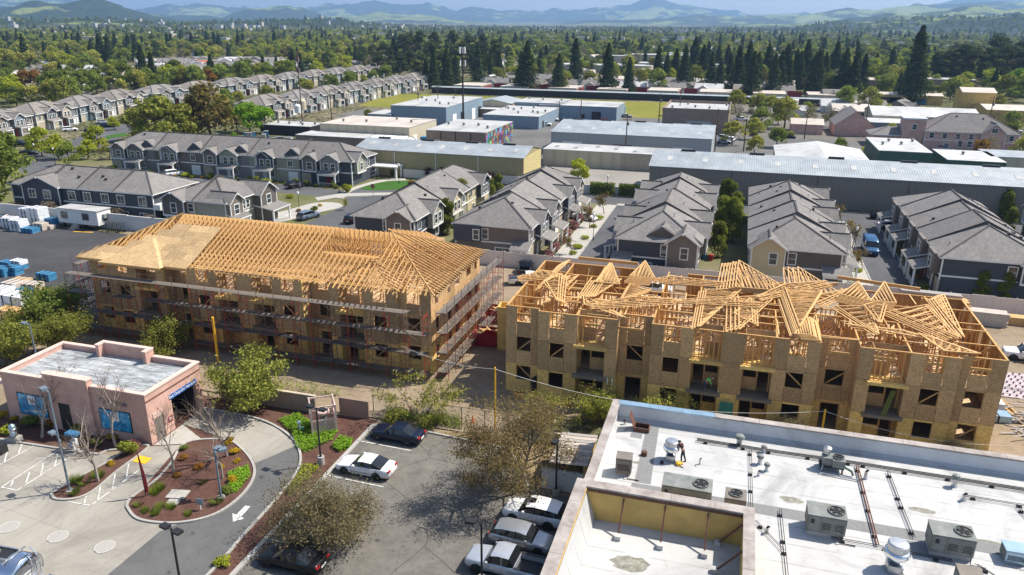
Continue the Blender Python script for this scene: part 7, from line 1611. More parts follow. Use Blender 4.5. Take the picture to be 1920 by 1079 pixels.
for k, (p, kd, s) in enumerate((((-47.00,44.47),'greenbush',1.0),((-53.65,46.39),'darkmound',1.2),((-58.91,45.94),'darkmound',1.3),((-50.70,44.85),'greenbush',.6),((-59.98,44.43),'limebush',.8),((-57.07,46.51),'bronzemound',1.4),((-47.41,45.86),'azalea',.5),((-42.09,45.38),'bronzemound',.8),((-40.87,43.02),'bronzemound',.7),((-39.99,44.51),'bronzemound',.8),((-35.67,42.31),'darkmound',.7),((-43.05,46.58),'darkmound',.6),((-49.96,47.24),'darkmound',1.1),((-49.26,48.94),'twigbush',.4))):
    plant(kd, p, ['round green shrub beside the yellow paving','dark shrub under the left poster tree','dark shrub left of the car wash door','small green shrub before the right poster','lime shrub at the left kerb','bronze shrub at the car wash wall','pale pink shrub at the pink wall\'s corner','low bronze shrub on the rounded island near its tip','bronze shrub beside the slender bare tree','bronze shrub amid the rounded island','dark shrub at the foot of the island lamp','dark shrub by the exit path','dark shrub below the right poster','twiggy shrub at the pink wall\'s end'][k], 'shrub', s)
for k, p in enumerate(((-47.93,40.06),(-47.03,39.95),(-46.77,41.04),(-46.80,38.66),(-40.89,38.90),(-39.93,38.36),(-39.13,39.30),(-38.34,39.33),(-39.03,38.43),(-36.58,38.98),(-38.18,42.83),(-40.88,40.49),(-40.88,41.08),(-35.47,40.92))):
    plant('grasstuft', p, 'tuft of green ornamental grass in the bark mulch islands', 'grass', rt.uniform(.9,1.5), 'ornamental grass tufts', 'grass_tuft')
def cover(name, pts, n, kd, s, label):
    xs = [p[0] for p in pts]; ys = [p[1] for p in pts]; r = random.Random(len(label)); C = []
    def inside(x, y):
        c = False
        for (x0,y0),(x1,y1) in zip(pts, pts[1:]+pts[:1]):
            if (y0 > y) != (y1 > y) and x < (x1-x0)*(y-y0)/(y1-y0)+x0: c = not c
        return c
    while len(C) < n:
        x, y = r.uniform(min(xs),max(xs)), r.uniform(min(ys),max(ys))
        if inside(x, y): C.append((x, y, r.uniform(.03,.33)*s))
    me = leaf_mesh('ground_cover', np.array(C), np.repeat([[0,0,1.]],n,0), .14, L[kd], 3, 1.2, .6); o = obj(name, me); o['kind'] = 'stuff'; o['label'] = label
cover('ground_cover', [(-38.19,53.40),(-37.05,55.01),(-34.49,53.52),(-31.89,53.13),(-31.71,51.65),(-32.92,49.26),(-33.99,49.65),(-35.66,51.67)], 5200, 'bright', 1.1, 'bright green ground cover round the trellis')
cover('ground_cover', [(-31.18,50.70),(-31.26,52.36),(-29.92,52.21),(-29.64,51.00),(-30.18,50.11)], 1500, 'bright', 1.2, 'bright green patch by the lot kerb')
cover('ground_cover', [(-37.16,44.57),(-36.30,46.07),(-35.20,44.77),(-34.88,42.56),(-35.34,42.19)], 1800, 'bright', 1, 'bright green ground cover on the rounded island')
cover('ground_cover', [(-28.19,56.50),(-24.75,56.54),(-21.33,56.80),(-22.48,58.79),(-27.03,58.12),(-29.88,58.33)], 3500, 'green', 2.2, 'weeds behind the dark blue sedan')
cover('ground_cover', [(-31.91,47.42),(-30.45,47.46),(-30.52,43.17),(-31.10,43.72)], 1400, 'lime', 1.5, 'straggling weeds along the drive kerb'); cover('ground_cover', [(-47.36,57.92),(-45.00,59.91),(-35.24,59.87),(-34.80,59.06),(-44.11,57.70)], 1600, 'green', 3, 'ivy along the garden wall')
plant('olivebush', (-27.86,56.60), 'bright green bush at the bonnet of the dark blue sedan', 'shrub', .9); plant('olivebush', (-24.52,56.61), 'low bush behind the dark blue sedan\'s boot', 'shrub', .8); plant('limebush', (-30.65,35.14), 'small spindly shrub by the drive kerb at the bottom', 'shrub', .6)
# --- between the townhouses
TR = 'trees and shrubs between the townhouses'
for p, kd, s, lb in (((-46.94,118.80),'column1',.95,'tall leafy tree nearest the trussed roof between two townhouse rows'),((-49.09,132.14),'column2',1.0,'second tall leafy tree between two townhouse rows'),((-49.35,142.86),'column1',.7,'third leafy tree between two townhouse rows'),((-48.61,148.27),'column2',.6,'fourth leafy tree between two townhouse rows'),((-48.6,153.8),'column1',.65,'farthest leafy tree between two townhouse rows'),
    ((-1.51,119.47),'column2',.85,'front tree of the tall hedge between two townhouse rows'),((0.48,128.79),'column1',1.15,'biggest tree of the tall hedge between two townhouse rows'),((-1.31,129.95),'column2',1.1,'dense tree left of the biggest in the tall hedge'),((-1.0,150.1),'column1',1.1,'farthest tree of the tall hedge between two townhouse rows'),((0.74,141.99),'column2',.9,'rear right tree of the tall hedge between two townhouse rows'),
    ((33.22,110.03),'column1',.6,'leafy tree at the porch row\'s end, left of a pair'),((35.88,110.01),'column2',.6,'leafy tree at the porch row\'s end, right of a pair'),((49.0,159.8),'column1',.9,'leafy tree behind the porch row'),((47.06,149.19),'column2',.7,'lower leafy tree behind the porch row'),
    ((-23.51,141.82),'sapling1',1.2,'thin bronze tree at the alley crossing by the blossoms'),((-23.51,113.01),'sapling1',.9,'thin bare tree in the blossom alley'),((-24.10,129.95),'sapling1',1.1,'thin bronze tree halfway up the blossom alley'),((19.42,146.03),'sapling1',1.15,'thin bronze tree at the far end of the van\'s alley'),((19.63,131.60),'sapling1',1.2,'thin bronze tree beside the lamp in the van\'s alley'),((19.55,118.24),'sapling1',1.0,'thin bare tree nearest the open block in the van\'s alley'),((19.9,162.6),'birch2',.85,'pale bare tree before the taupe warehouse wall'),((3.1,162.1),'birch1',.6,'small pale bare tree at the street end behind the hedge'),
    ((-34.4,168.6),'lime1',.62,'round yellow green tree behind the blossom alley'),((-72.33,129.07),'sapling2',.6,'small tree on the street corner'),((16.4,164.4),'column1',.55,'small dark tree against the taupe wall, left of three'),((18.7,164.2),'column2',.45,'small dark tree against the taupe wall, middle of three'),((21.2,165.0),'column1',.55,'small dark tree against the taupe wall, right of three'),((29.6,162.4),'column2',.5,'small dark tree against the taupe wall by the porch row')):
    plant(kd, p, lb, s=s, group=TR)
for k, p in enumerate(((-26.6,110.5),(-26.8,114.5),(-26.5,119),(-26.7,124),(-26.6,129),(-26.8,134),(-26.4,141))): plant('azalea', p, 'pink blossoming shrub along the blossom alley', 'shrub', rt.uniform(.75,1.1), 'pink shrubs of the blossom alley')
for k, p in enumerate(((-23.6,109),(-23.5,113.5),(-23.7,117),(-23.6,123),(-23.4,131),(-23.6,137),(16.6,110),(18.9,118),(18.6,123),(18.8,133),(16.8,128))): plant('limebush', p, 'low lime green clump in a planter beside an alley', 'shrub', rt.uniform(.6,.95), 'lime clumps of the alleys')
for k, p in enumerate(((26.8,112),(27.0,117),(26.7,121),(27.0,126),(26.8,131),(27.1,135.5),(26.9,140))): plant(('darkmound','bronzemound','twigbush')[k%3], p, ['round dark shrub before the porch row','bronze shrub before the porch row','twiggy brown shrub before the porch row'][k%3], 'shrub', rt.uniform(.9,1.3), 'shrubs of the porch row')
for k, px in enumerate((28,60,95,125,150,190,220,255,275)): x, y = -128+k*3.7, 106.6; plant(('twigbush','greenbush')[k%2], (x,y), ('bare twiggy bush against the long navy row','yellow green bush against the long navy row')[k%2], 'shrub', rt.uniform(1.0,1.5), 'bushes of the long navy row')
for k in range(26): x = -146+k*2.5; plant(rt.choice(('bronzemound','goldmound','greenbush','darkmound','limebush')), (x,146.6+rt.uniform(-.6,.6)), 'mixed low shrub in the front beds of the long five gabled row', 'shrub', rt.uniform(.7,1.3), 'front bed shrubs of the long row')
for k, p in enumerate(((-80.80,147.16),(-85.3,151.8),(-77.8,164.1),(-74.8,165.1),(-85.9,158.0),(-70.4,156.7),(-79.73,143.48),(-90.99,131.21),(-86.31,127.80),(-79.95,125.20),(-76.59,125.39),(-78.34,130.41),(-88.00,135.31),(-17.40,115.58),(-84.94,147.57),(-89.2,156.9))): plant(('limebush','bronzemound','greenbush','goldmound')[k%4], p, 'mixed garden shrub on the corner beds by the lawn', 'shrub', rt.uniform(.8,1.4), 'garden shrubs by the lawn')
for p, s, lb in (((-68.8,163.7),1.0,'left plum coloured bush at the ochre warehouse'),((-65.6,164.1),1.1,'middle plum coloured bush at the ochre warehouse'),((-53.5,162.3),1.0,'right plum coloured bush at the ochre warehouse')): plant('plum', p, lb, 'shrub', s)
hd = MB(); hd.box(0,0,0,1,1,1)
for k, (x0, x1) in enumerate(((-29.5,-24.3),(-23.4,-18))):
    r = np.random.default_rng(k); n = 2600; C = np.stack([r.uniform(x0,x1,n), 158.3+r.uniform(-.5,.5,n), r.uniform(.1,2.7,n)],1); tag(obj('hedge', leaf_mesh('hedge', C, np.repeat([[0,-1,.3]],n,0), .28, L['oak'], k, .9)), ['left trimmed hedge on the white block wall','right trimmed hedge on the white block wall'][k], 'hedge')
for k in range(16):
    x, y = (-203+rt.uniform(-5,8), 250+k*12+rt.uniform(-5,5)); plant(rt.choice(('green1','oak2','lime1','olive2','willow2')), (x,y), 'leafy tree between the inner and outer far townhouse rows', s=rt.uniform(.7,1.15), group='trees between the far rows')
for p, kd, s in (((-345.0,306.2),'rust1',1.15),((-339.3,308.4),'rust2',1.2),((-294.7,273.5),'oak1',1.4),((-298.1,282.7),'oak2',1.5),((-283.0,272.8),'green1',1.3),((-318.5,316.3),'oak2',1.3),((-304.2,309.0),'green2',1.1),((-299.5,323.5),'oak1',1.5),((-309.1,340.5),'oakb2',1.3),((-316.0,360.5),'willow1',1.2),((-319.7,375.5),'green2',1.1),((-299.8,257.1),'lime1',1.1),((-283.2,254.0),'willow2',1.0),((-327.9,399.2),'lime1',1.0),((-336.0,352.7),'olive1',1.3),((-497.7,430.3),'willow1',1.6),((-472.0,415.7),'willow2',1.5)):
    plant(kd, p, {'r':'rust orange','o':'dark olive','g':'mid green','w':'pale yellow green','l':'spring green'}[kd[0]]+' tree close behind the outer townhouse row', s=s, group='trees behind the outer row')
rf = random.Random(44); n = 0
while n < 64:
    x, y = rf.uniform(-3,118), rf.uniform(184,345)
    if any(a-2 < x < b+2 and c-3 < y < d+1.5 for a, b, c, d in FP) or (8 < x < 22 and n % 4) or (x > 46 and y < 206): continue
    n += 1; kd = rf.choice(('willow1','lime2','green1','oak2','darkmound','limebush','twigbush','greenbush','olivebush','bronzemound','greytwig1','olivebush'))
    plant(kd, (x,y), {'w':'pale yellow green tree','l':'lime green planting','g':'green or bare planting','o':'olive or dark planting','d':'dark round shrub','t':'bare twiggy bush','b':'bronze shrub'}[kd[0]]+' between the sheds and houses of the lane', 'tree' if kd[-1] in '12' else 'shrub', rf.uniform(.45,.95) if kd[-1] in '12' else rf.uniform(1,2), 'planting along the lane')
# --- trees further off, each measured from the photograph
SD = 'big spreading trees behind the long townhouse row'
plant('oakb2', (-155.3,199.3), 'tall bronze brown tree behind the long townhouse row', s=1.95, sz=1.0); plant('oakb1', (-157.1,195.2), 'bronze tree leaning against the tall bronze one', s=1.3); plant('olive1', (-162.8,185.4), 'wide olive tree left of the bronze tree', s=1.95, sz=.82); plant('olive2', (-157.6,189.4), 'olive tree between the wide one and the bronze tree', s=1.5, sz=.85); plant('olive1', (-173.6,189.5), 'leftmost of the olive trees by the bronze tree', s=1.3, sz=.85)
for p, s, kd, lb in (((-152.6,215.1),1.1,'bright1','bright green tree by the far blocks'),((-148.5,216.5),1.0,'bright2','bright green bush tree nearer the material yard'),((-158.9,216.9),.9,'bright2','bright green bush tree beside the bronze tree'),((-177.2,158.1),.85,'lime1','spring green tree at the street bend'),((-169.9,156.3),.75,'lime2','spring green tree on the street lawn'),((-159.94,149.85),.7,'green1','dark green tree before the street lawn'),((-170.0,169.8),.8,'lime1','spring green tree left of the long row'),((-162.8,158.7),.6,'lime2','small spring tree by the picnic bench'),((-198.1,205.9),.5,'lime2','small golden green tree up the street'),((-157.6,160.4),.45,'willow1','pale thin tree at the long row\'s end'),((-134.61,108.71),1.5,'oak1','dark tree at the left edge beside the navy row'),((-148.78,121.81),1.5,'oak2','second dark tree at the left edge'),
    ((-134.8,177.1),.5,'olive2','low olive bush tree behind the long row'),((-140.6,189.9),.45,'bright1','low lime tree behind the long row')): plant(kd, p, lb, s=s)
RW = 'redwoods by the storage blocks'
def hp(kd, p, h, lb, group=None, ref=28.0, wk=1.0): t = plant(kd, p[:2], lb, s=h/ref*wk, group=group, sz=1/wk, name='conifer' if ref > 20 else 'tree'); return t
RWL = [(-113.3,397.8,19.4),(-107.9,389.8,24.7),(-91.8,392.6,18.9),(-94.8,446.6,25.0),(-68.2,401.5,23.9),(-124.9,479.9,12.3),(-156.5,453.1,20.5),(-160.8,491.3,11.8),(-166.2,395.5,15.0),(-160.8,393.9,17.9),(-155.9,399.4,20.3),(-155.0,411.2,16.9),(-56.4,396.4,17.6),(-34.0,462.0,20.8),(-35.2,570.8,23.7),(-28.3,599.1,21.0),(-20.8,602.2,19.5),(-14.2,598.4,19.0),(-4.8,457.6,22.3),(3.0,400.5,21.2),(13.3,413.3,20.0),(16.7,423.9,20.9),(28.0,462.6,19.8),(33.8,415.0,21.3),(59.1,449.8,19.4),(57.9,466.7,16.8),(73.3,426.8,11.7),(73.3,394.1,33.3),(89.0,621.6,14.7)]
RK = sorted(range(len(RWL)), key=lambda i: RWL[i][0]/RWL[i][1])
for k, p in enumerate(RWL):
    hp('redwood%d'%(k%3+1), p, p[2]*1.04, 'tall dark redwood towering over its neighbours behind the grey green hall' if k == 27 else '%s redwood from the left in the belt along the storage blocks' % ORD[RK.index(k)], None if k == 27 else RW)
for k in range(22):
    d = rt.uniform(425,520); a = HEAD-rad(10.5+k*.62); hp('redwood%d'%(k%3+1), (d*math.cos(a),d*math.sin(a)), rt.uniform(17,27), '%s dark redwood from the left in the rear bank behind the storage blocks' % ORD[k], 'rear bank of redwoods')
for k in range(12):
    d = rt.uniform(470,560); a = HEAD+rad(9.5-k*.75); hp('pine%d'%(k%2+1), (d*math.cos(a),d*math.sin(a)), rt.uniform(17,25), '%s tall conifer from the left in the stand behind the phone mast' % ORD[k], 'conifer stand behind the mast', 24)
for k, p in enumerate(((110.4,505.8,23.5),(117.0,504.4,25.0),(122.6,498.9,24.7),(130.0,501.7,23.6),(137.9,508.6,25.2),(145.7,515.5,24.0),(152.4,518.1,25.7),(106.7,512.5,20.3),(156.9,592.1,30.9),(171.0,597.7,25.3))): hp('pine%d'%(k%2+1), p, p[2], '%s broad dark pine of the dense stand at the right' % ORD[k], 'pines at the right', 24, 1.15)
for k, p in enumerate(((-506.7,454.1,23.8),(-507.8,517.2,18.9),(-489.9,507.9,24.0),(-484.0,510.4,23.3),(-500.1,557.6,21.6),(-316.7,444.6,11.4),(-301.2,445.4,13.6),(-301.9,461.9,12.0),(-299.7,474.6,11.9),(-290.2,472.6,13.5),(-453.9,619.8,14.8),(-255.0,546.1,23.0),(-245.8,549.9,27.5),(-241.9,566.4,28.2),(-256.7,531.2,21.0),(-255.6,627.5,26.7),(-282.0,564.8,18.4),(-247.2,650.2,27.9),(-222.9,623.7,26.2),(-223.6,660.6,24.9),(-283.2,548.9,18.0),(-273.6,601.7,25.1))): hp(('redwood%d'%(k%3+1)) if k < 12 else 'pine%d'%(k%2+1), p, p[2], 'dark conifer beyond the far townhouse blocks', 'conifers behind the far blocks', 28 if k < 12 else 24)
# shrubs and rounder trees of the workshop district
for p, kd, s, lb in (((-2.5,328.4),'willow1',1.0,'yellow green shrub tree beside the brown shop'),((5.9,333.5),'willow2',.95,'yellow green shrub tree at the lane\'s left side'),((10.9,323.5),'willow1',.85,'yellow green shrub on the lane'),((14.5,284.7),'willow2',1.25,'largest yellow green tree on the lane'),((12.7,294.7),'lime1',.7,'yellow green tree by the largest one on the lane'),((1.3,262.2),'birch3',1.1,'small bare tree on the traffic island'),((-10.6,278.8),'birch1',1.2,'bare brown tree before the brown shop'),((-6.6,280.2),'birch2',1.2,'second bare brown tree before the brown shop'),((40.8,346.0),'green1',1.2,'dark green tree behind the pink gabled house'),((49.1,343.0),'olive2',1.2,'olive tree behind the slate shop row'),((47.5,455.7),'greytwig1',1.4,'grey green round tree under the redwoods'),((135.0,462.1),'bright1',1.6,'bright green tree at the right edge'),((103.3,372.8),'willow1',.8,'small tree before the orange shop'),((106.0,408.7),'gold2',.6,'golden small tree before the orange shop'),((81.9,399.8),'pine1',.35,'small dark tree before the terracotta shop'),((93.3,411.8),'pine2',.35,'second small dark tree before the terracotta shop'),((62.0,230.4),'rust1',.7,'rusty leafed bush tree by the smaller green shed'),((65.2,235.8),'greytwig2',.7,'bare bush tree by the smaller green shed'),((91.2,368.4),'willow2',.7,'pale tree before the orange tower'),((-129.3,252.5),'olive1',.5,'round bush at the edge of the field')): plant(kd, p, lb, s=s)
for k in range(14): x = 66+k*1.4; plant('column1', (x,283+rt.uniform(-.5,.5)), 'narrow dark cypress in the row behind the big pink house', s=.75, group='cypress row')
# scattered trees of the town, the nearest ones one by one
TOWN = [('lime','spring green tree in the town beyond'),('green','mid green tree in the town beyond'),('oak','dark green tree in the town beyond'),('willow','pale yellow green tree in the town beyond'),('olive','olive tree in the town beyond'),('oakb','bronze tree in the town beyond'),('rust','rust coloured tree in the town beyond'),('greytwig','bare grey tree in the town beyond')]
def clear(x, y):
    """keep trees off buildings, yards and streets"""
    u, v = (x+372)*.69+(y-425)*.72, -(x+372)*.72+(y-425)*.7
    if -14 < u < 112 and -26 < v < 150: return False
    if -152 < x < 62 and 181 < y < 412: return False
    if -262 < x < -140 and 165 < y < 495: return False
    if 30 < x < 125 and y < 420: return False
    if x > 40 and y < 300: return False
    if -262 < x < 62 and y < 300: return False
    return True
n = 0; rt2 = random.Random(12); TREEPTS = []
while n < 210:
    az = rad(rt2.uniform(-38, 38)); d = rt2.uniform(250, 680); x, y = d*math.cos(HEAD-az), d*math.sin(HEAD-az)
    if not clear(x, y): continue
    c, lb = rt2.choices(TOWN, [3,4,5,3,4,1.5,.6,1.6])[0]; n += 1
    if rt2.random() < .1: hp('redwood%d'%rt2.randint(1,3), (x,y), rt2.uniform(13,24), 'dark conifer in the town beyond', 'trees of the town beyond')
    else: plant('%s%d'%(c, rt2.randint(1,2)), (x,y), lb, s=rt2.uniform(.7,1.45), group='trees of the town beyond')
# the rest of the tree covered valley and the wooded hills: one mass, instanced on points
def forest():
    r = np.random.default_rng(9); pts = []
    for n_, r0, r1 in ((5600,420,1100),(9500,1000,2200),(9500,1900,4300)):
        d = np.sqrt(r.uniform(r0**2, r1**2, n_)); a = r.uniform(-41, 41, n_); pts.append(np.stack([d, a],1))
    P = np.concatenate(pts); d, a = P[:,0], P[:,1]; th = HEAD-np.radians(a); x, y = d*np.cos(th), d*np.sin(th)
    z = hterr(a, d, x, y)
    pat = np.sin(x*.011+1.3*np.sin(y*.007))+np.sin(y*.009+1.7*np.sin(x*.006)); keep = (pat > -1.1+r.normal(size=len(x))*.5)
    keep &= np.array([clear(p, q) for p, q in zip(x, y)])
    H_ = np.array([s[:2] for s in SPOTS])
    for q in H_: keep &= (np.abs(x-q[0]-3) > 12) | (y-q[1] > 7) | (y-q[1] < -48*np.clip(d/600,.6,1.6))
    x, y, z, d, pat = x[keep], y[keep], z[keep], d[keep], pat[keep]
    me = bpy.data.meshes.new('forest'); me.vertices.add(len(x)); me.vertices.foreach_set('co', np.stack([x,y,z-.2],1).ravel())
    def attr(nm, tp, v): at_ = me.attributes.new(nm, tp, 'POINT'); at_.data.foreach_set('value', v)
    names = ['redwood1','redwood3','pine1','lime1','green1','green2','oak1','oak2','willow1','olive1','oakb1','greytwig1']
    pw = np.array([.03,.03,.04,.15,.17,.14,.07,.06,.16,.1,.025,.025]); kd = r.choice(len(names), len(x), p=pw/pw.sum())
    far = d > 2200; kd[far & (r.uniform(size=len(x)) < .6)] = 6
    attr('kind', 'INT', kd); sc = r.uniform(.6,1.5,len(x))*np.where(kd < 3, .52, .95); attr('size', 'FLOAT', sc); attr('turn', 'FLOAT', r.uniform(0,6.28,len(x)))
    col = bpy.data.collections.new('forest_kinds')
    for i, nm in enumerate(names):
        tm, cm_ = TK[nm]; o = bpy.data.objects.new('kind_%02d'%i, cm_); col.objects.link(o)
    g = bpy.data.node_groups.new('forest', 'GeometryNodeTree'); g.interface.new_socket('Geometry', in_out='INPUT', socket_type='NodeSocketGeometry'); g.interface.new_socket('Geometry', in_out='OUTPUT', socket_type='NodeSocketGeometry')
    gi = g.nodes.new('NodeGroupInput'); go = g.nodes.new('NodeGroupOutput'); ip = g.nodes.new('GeometryNodeInstanceOnPoints'); ci = g.nodes.new('GeometryNodeCollectionInfo')
    ci.inputs['Collection'].default_value = col; ci.inputs['Separate Children'].default_value = True; ci.inputs['Reset Children'].default_value = True
    def na(nm, tp): q = g.nodes.new('GeometryNodeInputNamedAttribute'); q.data_type = tp; q.inputs[0].default_value = nm; return q.outputs['Attribute']
    l = g.links.new; l(gi.outputs[0], ip.inputs['Points']); l(ci.outputs[0], ip.inputs['Instance']); ip.inputs['Pick Instance'].default_value = True
    l(na('kind','INT'), ip.inputs['Instance Index']); l(na('size','FLOAT'), ip.inputs['Scale'])
    cx = g.nodes.new('ShaderNodeCombineXYZ'); l(na('turn','FLOAT'), cx.inputs[2]); l(cx.outputs[0], ip.inputs['Rotation']); l(ip.outputs[0], go.inputs[0])
    o = stuff('forest', me, label='tree covered valley and wooded hills beyond the town'); md = o.modifiers.new('forest', 'NODES'); md.node_group = g
# ---------------------------------------------------------------- small things
def lamp(label, loc, h, heads, base=None, m='dark', group='lamp posts', r=.07):
    t = thing('lamp_post', label, 'lamp post', (loc[0],loc[1],0), 0, group)
    if base: b = MB(); b.lathe([(.3,0),(.3,base),(.27,base+.03)], 14); obj('base', b, M['kerb'], t)
    z0 = base or 0; b = MB(); b.lathe([(.16,z0),(.16,z0+.04),(r*1.2,z0+.05),(r,h)], 8); obj('pole', b, M[m], t)
    for (dx, dy, z) in heads:
        L_ = math.hypot(dx, dy); a = math.atan2(dy, dx); b = MB(); b.beam((0,0,z),(dx*.6,dy*.6,z+.05),.06,.06); obj('arm', b, M[m], t)
        b = MB(); b.box(-.3,-.22,-.08,.3,.22,.1); o = obj('lamp_head', b, M[m], t, loc=(dx,dy,z+.06), rz=a); g = MB(); g.box(-.24,-.17,-.1,.24,.17,-.082); obj('lens', g, M['white'], o)
    return t
LG = 'lamp posts of the car park'
lamp('twin headed lamp post by the trellis on a concrete base', (-30.7,48.1), 5.3, [(-.62,.1,5.2),(.62,-.1,5.2)], .75, group=LG)
lamp('single headed lamp post against the lean-to shed', (-11.0,49.7), 4.9, [(-.1,-.35,4.8)], .5, group=LG)
lamp('single headed lamp post before the silver pickup', (-13.35,38.6), 4.7, [(-.75,.0,4.6)], .5, group=LG)
lamp('twin headed lamp post at the bottom edge by the drive', (-31.1,31.6), 5.4, [(-.55,.12,5.3),(.55,-.12,5.3)], .6, group=LG)
lamp('tall blue grey lamp post with two flat heads at different heights', (-47.5,38.9), 8.7, [(-.7,.25,8.65),(-.7,.2,4.9)], .1, 'bluesteel', LG)
lamp('blue grey lamp post at the far tip of the rounded island', (-35.58,41.53), 4.2, [(-.1,.5,4.1),(.35,.45,4.1)], .2, 'bluesteel', LG)
lamp('blue grey lamp post behind the car wash', (-67.52,54.84), 5.5, [(-.8,.1,5.4)], None, 'bluesteel', LG)
for p, h, lb in (((-22.01,122.58),4.6,'globe lamp in the blossom alley'),((19.31,127.37),4.6,'globe lamp beside the blue van'),((18.4,166.1),4.6,'globe lamp before the taupe warehouse'),((-72.9,155.8),4.6,'globe lamp by the pergola'),((-78.17,122.66),4.6,'globe lamp on the corner beside the silver blue minivan'),((-81.03,143.06),4.6,'globe lamp at the end of the long row'),((-25.8,157.9),4.4,'globe lamp before the trimmed hedge'),((-171.9,151.4),4.8,'globe lamp at the street bend'),((-163.04,148.81),4.6,'globe lamp on the street lawn')):
    t = thing('street_lamp', lb, 'street lamp', (p[0],p[1],0), 0, 'globe lamps of the townhouse streets'); b = MB(); b.lathe([(.13,0),(.1,.5),(.05,.6),(.045,h-.6)], 8); obj('pole', b, M['black'], t)
    b = MB(); b.lathe([(.1,h-.6),(.2,h-.4),(.2,h-.15),(.08,h)], 10); obj('globe', b, M['white'], t)
# utility poles and the tall phone mast
UP = 'utility poles of the workshop district'
for k, (p, h, lb) in enumerate((((-45.8,225.7),13,'bare utility pole at the car park corner'),((-28.9,204.0),12,'utility pole in front of the white roofed warehouse'),((-6.5,225.6),12,'utility pole beside the pale blue warehouse end'),((1.4,228.3),10,'utility pole by the traffic island'),((-28.4,280.2),11,'utility pole before the brown shop'),((-21.2,278.1),13,'utility pole touching the brown shop'),((-145.1,234.5),0,'tall pale utility pole at the material yard'),((-143.1,250.9),11,'utility pole by the small blue annex'),((-108.2,286.5),10,'utility pole behind the office'),((-110.2,272.8),12,'utility pole at the hangar shed'),((-114.6,264.3),12,'utility pole left of the hangar shed'),((-60.6,261.3),9,'utility pole beside the white parked cars'),((39.7,279.5),14,'utility pole with guy wires at the pink gabled house'),((77.1,284.6),13,'leaning utility pole before the big pink house'),((-311.4,267.3),11,'utility pole at the far left edge'),((-296.2,306.0),10,'utility pole behind the outer townhouse row'),((19.7,259.8),8,'thin pole by the camper'))):
    h = h or 25; t = thing('utility_pole', lb, 'utility pole', (p[0],p[1],0), rt.uniform(-.3,.3), UP); b = MB(); b.lathe([(.2 if h < 20 else .25,0),(.12 if h < 20 else .14,h)], 8); obj('pole', b, M['bark'] if h < 20 else M['greysteel'], t)
    if k not in (0, 3, 16):
        for z in (h-.5, h-1.5)[:1 + k % 2]:
            b = MB(); b.box(-1.2,-.06,z-.06,1.2,.06,z+.06); ca = obj('cross_arm', b, M['bark'], t)
            for x_ in (-1.1,-.6,.6,1.1): b = MB(); b.lathe([(.05,0),(.07,.1),(.03,.2)], 6, (x_,0,z+.06)); obj('insulator', b, M['hvac'], ca)
        if k % 3 == 1: b = MB(); b.lathe([(.25,0),(.25,.8),(.1,.9)], 8, (.35,.1,h-3)); obj('transformer', b, M['hvac'], t)
    if h > 20:
        for z in (18, 21.5): b = MB(); b.box(-.5,-.5,z,.5,.5,z+1.4); obj('antenna', b, M['greysteel'], t)
t = thing('phone_mast', 'tall dark phone mast with white antennas behind the mural building', 'mast', (-84.8,231,0)); b = MB(); b.lathe([(.34,0),(.22,27)], 10); obj('pole', b, M['dark'], t)
for z, n in ((26.2,6),(22.4,3)):
    for k in range(n): a = 2*PI*k/n; b = MB(); b.box(-.16,-.1,0,.16,.1,1.9); obj('antenna', b, M['white'], t, loc=(.9*math.cos(a),.9*math.sin(a),z-.9), rz=a); b = MB(); b.beam((0,0,z),(.85*math.cos(a),.85*math.sin(a),z),.06,.06); obj('bracket', b, M['dark'], t)
# overhead wires, slung between poles
def wire(p, q, sag, n=10, r=.02):
    b = MB(); p = Vector(p); q = Vector(q); b.tube([p.lerp(q,k/n)-Vector((0,0,4*sag*(k/n)*(1-k/n))) for k in range(n+1)], r, 4); return b
for k, (x, y, lb) in enumerate(((-51.5,62.6,'yellow wrapped post among the trees before the scaffold'),(-18.5,57.5,'tall yellow post at the site gate'),(9.3,62.8,'yellow post between the white roof and the open block'))):
    h = (5.2,6.3,3.9)[k]; b = MB(); b.lathe([(.14 if k == 0 else .09,0),(.14 if k == 0 else .09,h),(.05,h+.08)], 8); tag(obj('yellow_post', b, M['yellow'], loc=(x,y,0)), lb, 'post', 'yellow posts on the site')
tag(obj('temporary_cable', wire((-18.5,57.5,6.2),(9.3,62.8,3.8),1.6,16,.013), M['white']), 'pale sagging cable strung across the front of the open block', 'cable'); tag(obj('temporary_cable', wire((-18.5,57.5,6.2),(-30,63.0,4.6),.5,10,.012), M['white']), 'pale cable from the gate post to the scaffold', 'cable'); tag(obj('temporary_cable', wire((9.3,62.8,3.8),(24,64.3,2.2),.8,10,.012), M['white']), 'pale cable sagging to the open block\'s end', 'cable')
# construction site props
def crate(name, label, cat, loc, dims, m, rz=0, group=None, bands=0, layers=1, ml=None):
    t = thing(name, label, cat, (loc[0],loc[1],0), rz, group); w, d, h = dims; b = MB()
    for k in range(3): b.box(-w/2+k*(w-.12)/2,-d/2,0,-w/2+k*(w-.12)/2+.12,d/2,.12)
    stuff('pallet_runner', b, M['oldwood'], parent=t); lh = h/layers; r = random.Random(len(label))
    for k in range(layers): b = MB(); j = r.uniform(-.05,.05); b.box(-w/2+j,-d/2+j,.13+k*lh,w/2+j,d/2+j,.13+(k+1)*lh-.03); obj('pack', b, M[ml] if ml and k%2 else M[m], t)
    for k in range(bands): b = MB(); x = -w/2+w*(k+1)/(bands+1); b.box(x-.04,-d/2-.07,.12,x+.04,d/2+.07,.13+h+.01); obj('strap', b, M['dark'], t)
    return t
PG = 'wrapped pallets on the asphalt lot'
